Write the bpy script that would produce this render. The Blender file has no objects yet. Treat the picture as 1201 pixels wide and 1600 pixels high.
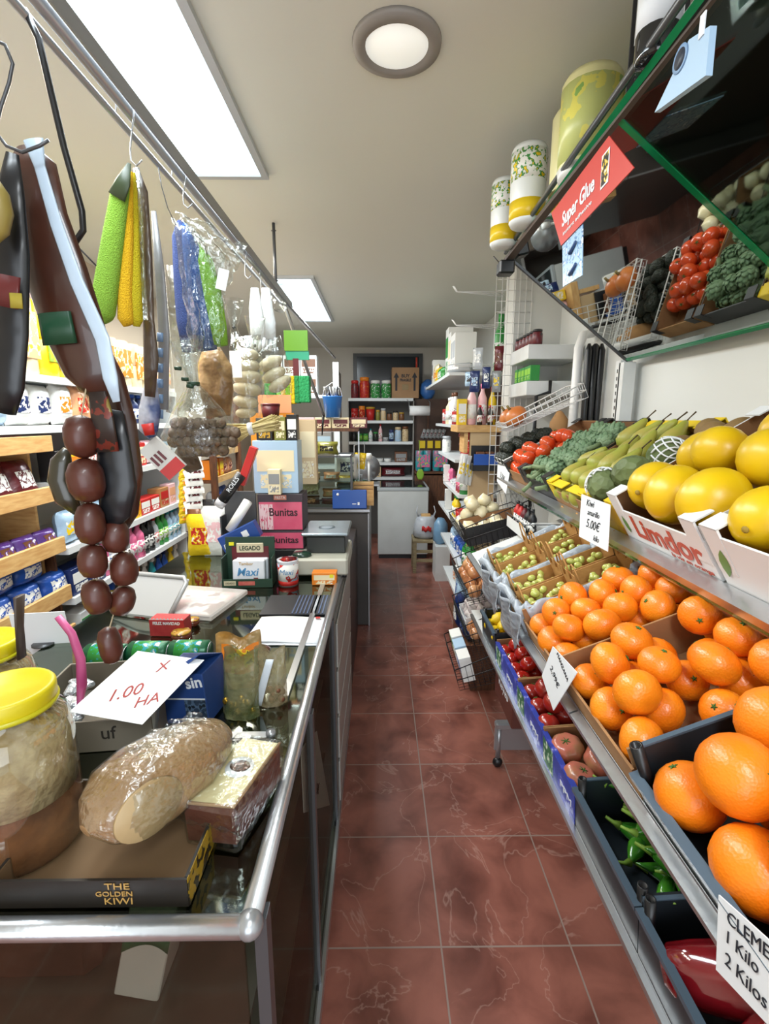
import bpy, bmesh, math, random
from mathutils import Vector, Matrix, noise
R = math.radians
C = bpy.context.scene.collection
# ---------------------------------------------------------------- camera, world, lights, exposure
F_PX = 750.0
PITCH = math.atan(145 / F_PX)
YAW = math.atan(8 / F_PX)
CAM = Vector((0, 0, 1.6))
cam_data = bpy.data.cameras.new('camera')
cam_data.sensor_fit = 'HORIZONTAL'
cam_data.sensor_width = 36
cam_data.lens = 36 * F_PX / 1201
cam_data.clip_start = 0.02
cam = bpy.data.objects.new('camera', cam_data)
C.objects.link(cam)
cam.location = CAM
cam.rotation_euler = (R(90) - PITCH, 0, -YAW)
bpy.context.scene.camera = cam
vs = bpy.context.scene.view_settings
vs.view_transform = 'Standard'
vs.look = 'None'
vs.gamma = 1
vs.exposure = 0.35
w = bpy.data.worlds.new('world')
bpy.context.scene.world = w
w.use_nodes = True
w.node_tree.nodes['Background'].inputs[0].default_value = (0.85, 0.92, 1, 1)
w.node_tree.nodes['Background'].inputs[1].default_value = 0.75


def area(name, loc, rot, sx, sy, power, col):
    l = bpy.data.lights.new(name, 'AREA')
    l.shape = 'RECTANGLE'
    l.size, l.size_y, l.energy, l.color = sx, sy, power, col
    o = bpy.data.objects.new(name, l)
    C.objects.link(o)
    o.location = loc
    o.rotation_euler = rot
    return o


# added fill lamp at the unseen shop front, in place of daylight
area('entrance_fill_light', (0, -2.3, 1.3), (R(90), 0, 0), 2.2, 2.0, 40, (0.86, 0.93, 1))
# the near and far ceiling panels (the lit faces themselves are built further down)
area('panel_light_near', (-0.6, 1.3, 2.52), (0, 0, 0), 0.26, 1.5, 23, (0.86, 0.95, 1))
area('panel_light_far', (-0.59, 4.2, 2.52), (0, 0, 0), 0.24, 1.4, 34, (0.86, 0.95, 1))
area('rear_fill_light', (0.2, -0.8, 2.52), (0, 0, 0), 0.3, 1.2, 28, (0.9, 0.96, 1))  # added fill lamp behind the camera, with no panel built for it
# warm strip lamp over the shelves behind the counter
area('left_shelf_lamp_light', (-1.0, 2.6, 2.5), (0, R(-12), 0), 0.12, 2.6, 42, (1, 0.93, 0.82))

# ---------------------------------------------------------------- helpers


def lin(h):
    c = [int(h[i:i + 2], 16) / 255 for i in (0, 2, 4)]
    return tuple(x / 12.92 if x <= 0.04045 else ((x + 0.055) / 1.055) ** 2.4 for x in c) + (1,)


PAL = {'white': 'e8e8e4', 'red': 'b8231f', 'green': '2f8a3c', 'blue': '2352a8', 'yellow': 'e8c51e', 'orange': 'e07f1c',
       'brown': '6b4126', 'black': '1b1b1d', 'grey': '8d8f90', 'cream': 'e6d9b4', 'pink': 'd96a92', 'purple': '5f3a86',
       'turquoise': '2a9aa4', 'gold': 'b8902f', 'beige': 'cdb48c', 'silver': 'b4b8bc', 'maroon': '5e1a22', 'lime': '8cc63a',
       'navy': '1c2c5c', 'peach': 'e3a57c', 'kraft': 'a8794a', 'pale-blue': 'a8c4dc', 'pale-pink': 'e6b8bc', 'olive': '7d7c33'}
_m = {}


def mat(key, hexc=None, rough=0.5, metal=0.0, bump=None, var=None, busy=None, emis=0, coat=0, film=0, clear=0, tint=None, glass=False, vor=None, spec=0.5, stretch=None):
    """procedural material; bump=(scale,strength) var=(scale,hex2[,lo,hi]) busy=(scale,hex2,hex3)"""
    if key in _m:
        return _m[key]
    m = bpy.data.materials.new(key)
    m.use_nodes = True
    nt = m.node_tree
    N, L = nt.nodes, nt.links
    b = N['Principled BSDF']
    b.inputs['Base Color'].default_value = lin(hexc or PAL.get(key, 'cccccc'))
    b.inputs['Roughness'].default_value = rough
    b.inputs['Metallic'].default_value = metal
    b.inputs['Coat Weight'].default_value = coat
    b.inputs['Specular IOR Level'].default_value = spec
    tc = N.new('ShaderNodeTexCoord').outputs['Object']
    if stretch:
        mp = N.new('ShaderNodeMapping')
        mp.inputs['Scale'].default_value = stretch
        L.new(tc, mp.inputs[0])
        tc = mp.outputs[0]
    if var or busy:
        n = N.new('ShaderNodeTexNoise')
        n.inputs['Scale'].default_value = (var or busy)[0]
        n.inputs['Detail'].default_value = 4
        L.new(tc, n.inputs['Vector'])
        r = N.new('ShaderNodeValToRGB')
        L.new(n.outputs['Fac'], r.inputs[0])
        e = r.color_ramp.elements
        e[0].color = lin(hexc or PAL.get(key, 'cccccc'))
        e[1].color = lin((var or busy)[1])
        if var:
            e[0].position, e[1].position = (var[2], var[3]) if len(var) > 2 else (0.35, 0.65)
        else:
            r.color_ramp.interpolation = 'CONSTANT'
            e[0].position, e[1].position = 0, 0.52
            x = e.new(0.6)
            x.color = lin(busy[2])
        L.new(r.outputs[0], b.inputs['Base Color'])
    if bump or vor:
        bp = N.new('ShaderNodeBump')
        if vor:
            n = N.new('ShaderNodeTexVoronoi')
            n.inputs['Scale'].default_value = vor[0]
            out = n.outputs['Distance']
            bp.inputs['Strength'].default_value = vor[1]
        else:
            n = N.new('ShaderNodeTexNoise')
            n.inputs['Scale'].default_value = bump[0]
            out = n.outputs['Fac']
            bp.inputs['Strength'].default_value = bump[1]
        bp.inputs['Distance'].default_value = 0.01
        L.new(tc, n.inputs['Vector'])
        L.new(out, bp.inputs['Height'])
        L.new(bp.outputs[0], b.inputs['Normal'])
    if emis:
        b.inputs['Emission Color'].default_value = lin(hexc)
        b.inputs['Emission Strength'].default_value = emis
    if glass:
        b.inputs['Transmission Weight'].default_value = 1
        b.inputs['IOR'].default_value = 1.45
    if clear:
        b2 = N.new('ShaderNodeBsdfGlossy')
        b2.inputs['Roughness'].default_value = rough
        b2.inputs['Color'].default_value = lin(hexc)
        if bump:
            L.new(bp.outputs[0], b2.inputs['Normal'])
        t = N.new('ShaderNodeBsdfTransparent')
        t.inputs['Color'].default_value = lin(tint or 'f4f6f4')
        lw = N.new('ShaderNodeLayerWeight')
        lw.inputs['Blend'].default_value = 0.3
        if bump:
            L.new(bp.outputs[0], lw.inputs['Normal'])
        ma = N.new('ShaderNodeMath')
        ma.operation = 'MULTIPLY_ADD'
        ma.use_clamp = True
        ma.inputs[1].default_value = clear
        ma.inputs[2].default_value = clear * 0.15
        L.new(lw.outputs['Facing'], ma.inputs[0])
        mx = N.new('ShaderNodeMixShader')
        L.new(ma.outputs[0], mx.inputs[0])
        L.new(t.outputs[0], mx.inputs[1])
        L.new(b2.outputs[0], mx.inputs[2])
        L.new(mx.outputs[0], N['Material Output'].inputs[0])
    if film:
        t = N.new('ShaderNodeBsdfTransparent')
        mx = N.new('ShaderNodeMixShader')
        mx.inputs[0].default_value = film
        L.new(t.outputs[0], mx.inputs[1])
        L.new(b.outputs[0], mx.inputs[2])
        L.new(mx.outputs[0], N['Material Output'].inputs[0])
    _m[key] = m
    return m


def col(n):
    return mat(n, PAL[n], 0.42)


def busy(n, n2, n3='white', s=26):
    return mat('print_%s_%s_%s' % (n, n2, n3), PAL[n], 0.38, busy=(s, PAL[n2], PAL[n3]))


def T(x=0, y=0, z=0, rx=0, ry=0, rz=0, s=1):
    M = Matrix.Translation((x, y, z)) @ Matrix.Rotation(R(rz), 4, 'Z') @ Matrix.Rotation(R(ry), 4, 'Y') @ Matrix.Rotation(R(rx), 4, 'X')
    if s != 1:
        M = M @ (Matrix.Scale(s, 4) if not isinstance(s, tuple) else Matrix.Diagonal((*s, 1)))
    return M


def at(px, py, Y=None, X=None, Z=None):
    """where the sight line through a point of the photograph meets a plane of the shop"""
    d = cam.rotation_euler.to_matrix() @ Vector(((px - 600.5) / F_PX, (800 - py) / F_PX, -1))
    t = (Y - CAM.y) / d.y if Y is not None else (X - CAM.x) / d.x if X is not None else (Z - CAM.z) / d.z
    return CAM + d * t


class MB:
    def __init__(s):
        s.v, s.f, s.fm, s.sm, s.mats, s.c = [], [], [], [], [], 0

    def use(s, m):
        if m not in s.mats:
            s.mats.append(m)
        s.c = s.mats.index(m)
        return s

    def add(s, vs_, fs, M=None, smooth=False):
        o = len(s.v)
        for p in vs_:
            p = Vector(p)
            s.v.append(M @ p if M else p)
        for f in fs:
            s.f.append([i + o for i in f])
            s.fm.append(s.c)
            s.sm.append(smooth)
        return s

    def bx(s, x0, x1, y0, y1, z0, z1, M=None, b=0):
        if b <= 0:
            v = [(x, y, z) for x in (x0, x1) for y in (y0, y1) for z in (z0, z1)]
            return s.add(v, [(0, 1, 3, 2), (4, 6, 7, 5), (0, 4, 5, 1), (2, 3, 7, 6), (0, 2, 6, 4), (1, 5, 7, 3)], M)
        c = [((x0 + x1) / 2, (x1 - x0) / 2), ((y0 + y1) / 2, (y1 - y0) / 2), ((z0 + z1) / 2, (z1 - z0) / 2)]
        b = min(b, *(h * 0.9 for _, h in c))
        v, ix = [], {}
        sg = [(i, j, k) for i in (-1, 1) for j in (-1, 1) for k in (-1, 1)]
        for q in sg:
            for a in range(3):
                ix[q, a] = len(v)
                v.append(tuple(c[t][0] + q[t] * (c[t][1] - (0 if t == a else b)) for t in range(3)))
        f = []
        for a in range(3):
            u, w_ = (a + 1) % 3, (a + 2) % 3
            for sa in (-1, 1):
                def k(i, j):
                    q = [0, 0, 0]
                    q[a], q[u], q[w_] = sa, i, j
                    return tuple(q)
                f.append([ix[k(-1, -1), a], ix[k(1, -1), a], ix[k(1, 1), a], ix[k(-1, 1), a]])
            for i in (-1, 1):
                for j in (-1, 1):
                    q0, q1 = [0, 0, 0], [0, 0, 0]
                    q0[a], q1[a] = -1, 1
                    q0[u] = q1[u] = i
                    q0[w_] = q1[w_] = j
                    q0, q1 = tuple(q0), tuple(q1)
                    f.append([ix[q0, u], ix[q1, u], ix[q1, w_], ix[q0, w_]])
        for q in sg:
            f.append([ix[q, 0], ix[q, 1], ix[q, 2]])
        return s.add(v, f, M)

    def lathe(s, prof, n=16, M=None, fn=None, sx=1, sy=1):
        v, f = [], []
        for r, z in prof:
            for i in range(n):
                a = 2 * math.pi * i / n
                k, dz = fn(a, r, z) if fn else (1, 0)
                v.append((math.cos(a) * r * k * sx, math.sin(a) * r * k * sy, z + dz))
        m = len(prof)
        for j in range(m - 1):
            for i in range(n):
                f.append((j * n + i, j * n + (i + 1) % n, (j + 1) * n + (i + 1) % n, (j + 1) * n + i))
        if prof[0][0] > 1e-5:
            f.append(list(range(n))[::-1])
        if prof[-1][0] > 1e-5:
            f.append([(m - 1) * n + i for i in range(n)])
        return s.add(v, f, M, True)

    def ball(s, r, n=14, m=9, M=None, sx=1, sy=1, sz=1, fn=None):
        pr = [(max(1e-6, r * math.sin(math.pi * j / m)), -r * sz * math.cos(math.pi * j / m)) for j in range(m + 1)]
        return s.lathe(pr, n, M, fn, sx, sy)

    def tube(s, path, r, n=8, M=None, fl=(1, 1), cap=True, up=None):
        P = [Vector(p) for p in path]
        rr = r if isinstance(r, (list, tuple)) else [r] * len(P)
        t0 = (P[1] - P[0]).normalized()
        u = Vector(up) if up else (Vector((0, 0, 1)) if abs(t0.z) < 0.9 else Vector((1, 0, 0)))
        v, f = [], []
        for i, p in enumerate(P):
            t = (P[min(i + 1, len(P) - 1)] - P[max(i - 1, 0)]).normalized()
            a = t.cross(u).normalized()
            u = a.cross(t).normalized()
            q = rr[i]
            q = q if isinstance(q, tuple) else (q * fl[0], q * fl[1])
            for k in range(n):
                g = 2 * math.pi * k / n
                v.append(p + a * math.cos(g) * q[0] + u * math.sin(g) * q[1])
        for i in range(len(P) - 1):
            for k in range(n):
                f.append((i * n + k, i * n + (k + 1) % n, (i + 1) * n + (k + 1) % n, (i + 1) * n + k))
        if cap:
            f.append(list(range(n))[::-1])
            f.append([(len(P) - 1) * n + k for k in range(n)])
        return s.add(v, f, M, True)

    def sheet(s, fn, nu, nv, t=0.0, M=None, smooth=True):
        g = [[Vector(fn(i / nu, j / nv)) for j in range(nv + 1)] for i in range(nu + 1)]
        v, f = [], []
        W = nv + 1
        for i in range(nu + 1):
            v += g[i]
        for i in range(nu):
            for j in range(nv):
                f.append((i * W + j, (i + 1) * W + j, (i + 1) * W + j + 1, i * W + j + 1))
        if t:
            n0 = len(v)
            for i in range(nu + 1):
                for j in range(nv + 1):
                    a = g[min(i + 1, nu)][j] - g[max(i - 1, 0)][j]
                    b_ = g[i][min(j + 1, nv)] - g[i][max(j - 1, 0)]
                    nn = a.cross(b_)
                    nn = nn.normalized() if nn.length > 1e-9 else Vector((0, 0, 1))
                    v.append(g[i][j] - nn * t)
            f += [tuple(x + n0 for x in reversed(q)) for q in f[:]]
            for i in range(nu):
                f.append((i * W, i * W + n0, (i + 1) * W + n0, (i + 1) * W))
                k = nv
                f.append((i * W + k, (i + 1) * W + k, (i + 1) * W + k + n0, i * W + k + n0))
            for j in range(nv):
                f.append((j, j + 1, j + 1 + n0, j + n0))
                q = nu * W
                f.append((q + j, q + j + n0, q + j + 1 + n0, q + j + 1))
        return s.add(v, f, M, smooth)

    def lump(s, amp, sc, seed=0, z0=None):
        for i, p in enumerate(s.v):
            if z0 is None or p.z > z0:
                s.v[i] = p + noise.noise_vector(p * sc + Vector((seed, seed * 2.3, 0))) * amp
        return s

    def mesh(s, name):
        me = bpy.data.meshes.new(name)
        me.from_pydata([tuple(p) for p in s.v], [], s.f)
        for m in s.mats:
            me.materials.append(m)
        me.polygons.foreach_set('material_index', s.fm)
        me.polygons.foreach_set('use_smooth', s.sm)
        bm = bmesh.new()
        bm.from_mesh(me)
        bmesh.ops.recalc_face_normals(bm, faces=bm.faces)
        bm.to_mesh(me)
        bm.free()
        me.update()
        return me


def obj(name, me, parent=None, M=None):
    if isinstance(me, MB):
        me = me.mesh(name)
    o = bpy.data.objects.new(name, me)
    C.objects.link(o)
    if parent:
        o.parent = parent
    if M:
        if parent:
            o.matrix_local = M
        else:
            o.matrix_world = M
    return o


def tag(o, label=None, cat=None, group=None, kind=None):
    if label:
        n = len(label.split())
        if not 4 <= n <= 16:
            print('LABEL LENGTH', n, label)
        o['label'] = label
    if cat:
        o['category'] = cat
    if group:
        o['group'] = group
    if kind:
        o['kind'] = kind
    return o


def thing(name, label, cat, M=None, group=None):
    o = bpy.data.objects.new(name, None)
    o.empty_display_size = 0.02
    C.objects.link(o)
    if M:
        o.matrix_world = M
    return tag(o, label, cat, group)


def struct(name, mb, M=None):
    return tag(obj(name, mb, None, M), kind='structure')


def proto(name, mb, *parts):
    """parts: (name, MB[, label])"""
    return {'n': name, 'm': mb.mesh(name), 'p': [(p[0], p[1].mesh(p[0]), p[2] if len(p) > 2 else None) for p in parts]}


def place(P, M, label, cat, group=None):
    r = obj(P['n'], P['m'], None, M)
    tag(r, label, cat, group)
    for n, me, lb in P['p']:
        c = obj(n, me, r)
        if lb:
            c['label'] = lb
    return r


def text(name, s, parent, M, size, m, width=None, ext=0.0004, shear=0, bold=0):
    cu = bpy.data.curves.new('lettering', 'FONT')
    cu.body = s
    cu.size = size
    cu.extrude = ext
    cu.align_x = 'CENTER'
    cu.align_y = 'CENTER'
    cu.shear = shear
    cu.offset = bold
    cu.resolution_u = 3
    o = bpy.data.objects.new('lettering', cu)
    me = bpy.data.meshes.new_from_object(o)
    bpy.data.objects.remove(o)
    me.materials.clear()
    me.materials.append(m)
    if width and me.vertices:
        x = [v.co.x for v in me.vertices]
        k = width / max(1e-4, max(x) - min(x))
        for v in me.vertices:
            v.co.x *= k
    return obj(name, me, parent, M)


FRONT = Matrix.Rotation(R(90), 4, 'X')     # lettering on a face that looks along local -y


def on_front(x, y, z):
    return Matrix.Translation((x, y, z)) @ FRONT


ORD = 'first second third fourth fifth sixth seventh eighth ninth tenth eleventh twelfth thirteenth fourteenth fifteenth sixteenth seventeenth eighteenth nineteenth twentieth'.split()
_p = {}
KW = {'carton': 'box', 'bottle': 'bottle', 'jar': 'jar', 'can': 'can', 'pouch': 'bag', 'roll_pack': 'pack', 'tub': 'tub', 'spray': 'bottle'}


def item(kind, w, h, d, c1, c2):
    k = (kind, round(w, 3), round(h, 3), round(d, 3), c1, c2)
    if k in _p:
        return _p[k]
    a, b = col(c1), col(c2)
    r = w / 2
    mb, parts = MB(), []
    if kind == 'carton':
        mb.use(a).bx(-r, r, 0, d, 0, h, b=0.0015)
        p = MB().use(b).bx(-r * 0.84, r * 0.84, -0.001, 0.0005, h * 0.42, h * 0.82)
        q = MB().use(busy(c2, c1, 'white', 60)).bx(-r * 0.7, r * 0.7, -0.0012, 0.0005, h * 0.1, h * 0.36)
        parts = [('label', p), ('picture', q)]
    elif kind == 'bottle':
        mb.use(a).lathe([(r * 0.9, 0), (r, h * 0.02), (r, h * 0.58), (r * 0.93, h * 0.66), (r * 0.5, h * 0.78), (r * 0.38, h * 0.84), (r * 0.38, h * 0.9)], 14, T(0, d / 2))
        parts = [('cap', MB().use(b).lathe([(r * 0.46, h * 0.88), (r * 0.46, h), (r * 0.3, h)], 12, T(0, d / 2))),
                 ('label', MB().use(busy('white', c2, c1, 50)).lathe([(r * 1.02, h * 0.15), (r * 1.02, h * 0.5)], 14, T(0, d / 2)))]
    elif kind == 'spray':
        mb.use(a).lathe([(r * 0.95, 0), (r, h * 0.03), (r * 0.95, h * 0.45), (r * 0.7, h * 0.62), (r * 0.35, h * 0.76), (r * 0.3, h * 0.84)], 14, T(0, d / 2), sy=0.6)
        parts = [('cap', MB().use(b).bx(-r * 0.35, r * 0.35, d / 2 - r * 0.4, d / 2 + r * 0.3, h * 0.82, h, b=0.004)),
                 ('label', MB().use(busy('yellow', c1, 'white', 50)).lathe([(r * 1.01, h * 0.12), (r * 0.98, h * 0.4)], 14, T(0, d / 2), sy=0.6))]
    elif kind == 'jar':
        mb.use(busy(c1, c1, c2, 60)).lathe([(r * 0.9, 0), (r, h * 0.05), (r, h * 0.7), (r * 0.85, h * 0.8), (r * 0.85, h * 0.84)], 14, T(0, d / 2))
        parts = [('lid', MB().use(b).lathe([(r * 0.9, h * 0.82), (r * 0.92, h * 0.98), (r * 0.8, h)], 14, T(0, d / 2)))]
    elif kind == 'can':
        mb.use(a).lathe([(r, 0), (r, h * 0.96), (r * 0.96, h), (r * 0.9, h * 0.985)], 16, T(0, d / 2))
        parts = [('label', MB().use(busy(c2, c1, 'white', 50)).lathe([(r * 1.01, h * 0.2), (r * 1.01, h * 0.75)], 16, T(0, d / 2)))]
    elif kind == 'tub':
        mb.use(a).lathe([(r * 0.82, 0), (r * 0.97, h * 0.85)], 16, T(0, d / 2))
        parts = [('lid', MB().use(b).lathe([(r, h * 0.84), (r, h * 0.97), (r * 0.9, h)], 16, T(0, d / 2)))]
    elif kind == 'pouch':
        def fn(sg):
            def g(u, v):
                e = max(0, 1 - abs(2 * u - 1) ** 3) * max(0, 1 - abs(2 * v - 1) ** 4)
                return ((u - 0.5) * w * (1 + 0.05 * math.sin(v * 9)), d / 2 + sg * (d / 2) * e ** 0.6 + 0.004 * noise.noise(Vector((u * 5, v * 5, w * 90))), v * h)
            return g
        mb.use(mat('foil_' + c1, PAL[c1], 0.28, 0.1, bump=(30, 0.35))).sheet(fn(-1), 8, 10).sheet(fn(1), 8, 10)
        g = fn(-1)
        parts = [('label', MB().use(busy(c2, c1, 'white', 45)).sheet(lambda u, v: Vector(g(0.18 + u * 0.64, 0.3 + v * 0.4)) + Vector((0, -0.0012, 0)), 8, 8))]
    elif kind == 'roll_pack':
        mb.use(mat('wrap_' + c1, PAL[c1], 0.3, var=(9, PAL[c2], 0.45, 0.7)))
        n = max(1, round(w / 0.11))
        for i in range(n):
            for j in range(2):
                q = w / n / 2
                hh = h / 2
                mb.lathe([(q * 0.3, 0), (q * 0.9, 0), (q, 0.006), (q, hh - 0.006), (q * 0.9, hh), (q * 0.3, hh)], 14, T(-r + q * (2 * i + 1), q, j * hh))
        parts = [('label', MB().use(busy(c2, c1, 'yellow', 25)).bx(-r * 0.8, r * 0.8, -0.002, 0.003, h * 0.2, h * 0.8))]
    _p[k] = proto(kind if kind not in ('pouch', 'spray') else {'pouch': 'food_bag', 'spray': 'cleaner_bottle'}[kind], mb, *parts)
    return _p[k]


def words(kind, c1, c2):
    part = {'carton': 'label', 'bottle': 'cap', 'jar': 'lid', 'can': 'label', 'pouch': 'label', 'roll_pack': 'print', 'tub': 'lid', 'spray': 'cap'}[kind]
    return '%s %s with %s %s' % (c1, KW[kind], c2, part)


CAT = {'carton': 'box', 'bottle': 'bottle', 'jar': 'jar', 'can': 'can', 'pouch': 'bag', 'roll_pack': 'paper rolls', 'tub': 'tub', 'spray': 'bottle'}


def row(specs, facing, start, fixed, z, where, group, gap=0.006, lean=0, names=None):
    """specs: (kind, w, h, d, c1, c2[, n]); facing 'y' looks at the camera, 'x' looks right from the left wall, '-x' looks left from the right wall.
    fixed is the shelf's front edge; the row runs in +x ('y') or away from the camera along Y"""
    p = start
    i = 0
    for s in specs:
        kind, w_, h, d, c1, c2 = s[:6]
        for k in range(s[6] if len(s) > 6 else 1):
            pr = item(kind, w_, h, d, c1, c2)
            q = p + w_ / 2
            j = random.uniform(0, 0.008)
            if facing == 'y':
                M = T(q, fixed + j, z, rx=-lean)
                end = 'left'
            elif facing == 'x':
                M = T(fixed - j, q, z, rz=90, rx=-lean)
                end = 'near end'
            else:
                M = T(fixed + j, q, z, rz=-90, rx=-lean)
                end = 'near end'
            lb = '%s, %s from %s %s' % (words(kind, c1, c2), ORD[min(i, 19)], end, where)
            place(pr, M, lb, CAT[kind], group)
            p += w_ + gap
            i += 1
    return p


# shared materials
M_WALL = mat('wall_paint', 'cfcac0', 0.8, bump=(60, 0.05))
M_CEIL = mat('ceiling_paint', 'dcddd2', 0.75, bump=(40, 0.03))
M_ALU = mat('aluminium', 'c2c5c8', 0.28, 0.9, bump=(90, 0.04))
M_STEEL = mat('steel', 'a8abae', 0.3, 0.65)
M_DSTEEL = mat('dark_steel', '55575a', 0.35, 0.5)
M_BLK = mat('black_plastic', '17181a', 0.35)
M_BLKW = mat('black_wire', '202022', 0.4, 0.3)
M_WHTW = mat('white_wire', 'e2e2e0', 0.35)
M_WHT = mat('white_enamel', 'dcdedd', 0.4, var=(5, 'cfd1cf'))
M_KRAFT = mat('kraft_board', 'a67c50', 0.8, var=(8, '8f6840'), bump=(120, 0.06))
M_KIN = mat('board_inside', '8d6541', 0.85, bump=(100, 0.06))
M_PINE = mat('pine_wood', 'd8b074', 0.5, var=(14, 'c4945a'), stretch=(1, 1, 6))
M_DWOOD = mat('brown_wood', '6a4228', 0.5, var=(12, '4d2e1c'), stretch=(6, 6, 1))
M_PAPER = mat('paper', 'e4e8ec', 0.7)
M_INK = mat('ink', '22242c', 0.6)
M_REDINK = mat('red_ink', '9a3430', 0.6)
M_FILM = mat('clear_film', 'f0f4f6', 0.16, clear=0.35, bump=(35, 1.0))
M_FILM2 = mat('crinkled_film', 'eef2f4', 0.2, clear=0.5, bump=(45, 1.0))
M_GLASS = mat('clear_glass', 'dfe8e4', 0.03, clear=0.5, tint='dce4de')
M_GEDGE = mat('green_glass_edge', '0d7a48', 0.1, coat=0.5)
M_WAX = mat('green_leaf_stalk', '3c6a26', 0.5)
# ---------------------------------------------------------------- the room


def room():
    # floor: terracotta tiles in metres
    m = bpy.data.materials.new('terracotta_tiles')
    m.use_nodes = True
    N, L = m.node_tree.nodes, m.node_tree.links
    b = N['Principled BSDF']
    tc = N.new('ShaderNodeTexCoord').outputs['Object']
    mp = N.new('ShaderNodeMapping')
    mp.inputs['Location'].default_value = (-0.188, -1.198, 0)
    L.new(tc, mp.inputs[0])
    br = N.new('ShaderNodeTexBrick')
    br.offset = 0
    br.inputs['Scale'].default_value = 1
    br.inputs['Brick Width'].default_value = 0.4
    br.inputs['Row Height'].default_value = 0.4
    br.inputs['Mortar Size'].default_value = 0.003
    br.inputs['Mortar Smooth'].default_value = 0.3
    br.inputs['Bias'].default_value = 0
    br.inputs['Color1'].default_value = lin('744034')
    br.inputs['Color2'].default_value = lin('82483a')
    br.inputs['Mortar'].default_value = lin('8e7a70')
    L.new(mp.outputs[0], br.inputs[0])
    n = N.new('ShaderNodeTexNoise')
    n.inputs['Scale'].default_value = 5.5
    n.inputs['Detail'].default_value = 7
    n.inputs['Distortion'].default_value = 0.5
    L.new(tc, n.inputs['Vector'])
    r = N.new('ShaderNodeValToRGB')
    e = r.color_ramp.elements
    e[0].position, e[0].color = 0.3, lin('50302a')
    e[1].position, e[1].color = 0.62, lin('a4695a')
    L.new(n.outputs['Fac'], r.inputs[0])
    mx = N.new('ShaderNodeMixRGB')
    mx.inputs[0].default_value = 0.55
    L.new(br.outputs['Color'], mx.inputs[1])
    L.new(r.outputs[0], mx.inputs[2])
    # pale veins
    wv = N.new('ShaderNodeTexNoise')
    wv.inputs['Scale'].default_value = 3.4
    wv.inputs['Detail'].default_value = 5
    wv.inputs['Distortion'].default_value = 0.7
    L.new(tc, wv.inputs['Vector'])
    vr = N.new('ShaderNodeValToRGB')
    q = vr.color_ramp.elements
    q[0].position, q[0].color = 0.492, (0, 0, 0, 1)
    q[1].position, q[1].color = 0.5, (1, 1, 1, 1)
    q2 = q.new(0.508)
    q2.color = (0, 0, 0, 1)
    L.new(wv.outputs['Fac'], vr.inputs[0])
    ml = N.new('ShaderNodeMath')
    ml.operation = 'MULTIPLY'
    ml.inputs[1].default_value = 0.3
    L.new(vr.outputs[0], ml.inputs[0])
    m2 = N.new('ShaderNodeMixRGB')
    m2.inputs[2].default_value = lin('c4a294')
    L.new(ml.outputs[0], m2.inputs[0])
    L.new(mx.outputs[0], m2.inputs[1])
    m3 = N.new('ShaderNodeMixRGB')
    m3.inputs[2].default_value = lin('8e7a70')
    L.new(br.outputs['Fac'], m3.inputs[0])
    L.new(m2.outputs[0], m3.inputs[1])
    L.new(m3.outputs[0], b.inputs['Base Color'])
    rr = N.new('ShaderNodeMapRange')
    rr.inputs[3].default_value = 0.22
    rr.inputs[4].default_value = 0.42
    L.new(n.outputs['Fac'], rr.inputs[0])
    L.new(rr.outputs[0], b.inputs['Roughness'])
    bp = N.new('ShaderNodeBump')
    bp.inputs['Strength'].default_value = 0.25
    bp.inputs['Distance'].default_value = 0.004
    iv = N.new('ShaderNodeMath')
    iv.operation = 'MULTIPLY_ADD'
    iv.inputs[1].default_value = -1
    L.new(br.outputs['Fac'], iv.inputs[0])
    L.new(n.outputs['Fac'], iv.inputs[2])
    L.new(iv.outputs[0], bp.inputs['Height'])
    L.new(bp.outputs[0], b.inputs['Normal'])
    struct('floor', MB().use(m).bx(-1.9, 1.5, -2.5, 6.9, -0.05, 0))
    # ceiling with two panel openings and a downlight
    struct('ceiling', MB().use(M_CEIL).bx(-1.9, 1.5, -2.5, 6.9, 2.55, 2.6))
    struct('wall_back', MB().use(M_WALL).bx(-1.9, 1.5, 6.8, 6.9, 0, 2.55))
    struct('wall_left', MB().use(mat('warm_wall', 'd2c4b0', 0.8)).bx(-1.9, -1.8, -2.5, 6.8, 0, 2.55))
    # right wall: white glazed tile behind the fruit
    m = mat('white_wall_tile', 'd9dbd8', 0.18, bump=(3, 0.03))
    struct('wall_right', MB().use(m).bx(1.08, 1.2, -2.5, 6.8, 0, 2.55))
    struct('wall_rear', MB().use(M_WALL).bx(-1.9, -1.3, -2.5, -2.4, 0, 2.55).bx(1.0, 1.5, -2.5, -2.4, 0, 2.55).bx(-1.3, 1.0, -2.5, -2.4, 2.35, 2.55))
    # pillar between the fruit display and the grocery shelves
    struct('trim_1', MB().use(mat('pillar_paint', 'cfcfca', 0.6)).bx(0.80, 1.08, 3.0, 3.22, 0, 2.55))


room()


def panel(x0, x1, y0, y1, label):
    t = thing('ceiling_light_panel', label, 'ceiling light', T((x0 + x1) / 2, (y0 + y1) / 2, 2.55), 'rectangular ceiling light panels')
    hx, hy = (x1 - x0) / 2, (y1 - y0) / 2
    f = MB().use(mat('panel_frame', 'b9bdbf', 0.4, 0.3))
    e = 0.025
    for a in ((-hx - e, -hx, -hy - e, hy + e), (hx, hx + e, -hy - e, hy + e), (-hx, hx, -hy - e, -hy), (-hx, hx, hy, hy + e)):
        f.bx(a[0], a[1], a[2], a[3], -0.018, 0)
    obj('frame', f, t)
    obj('diffuser', MB().use(mat('lit_diffuser', 'dff4ff', 0.5, emis=1.6)).bx(-hx, hx, -hy, hy, -0.010, 0), t)


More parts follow.
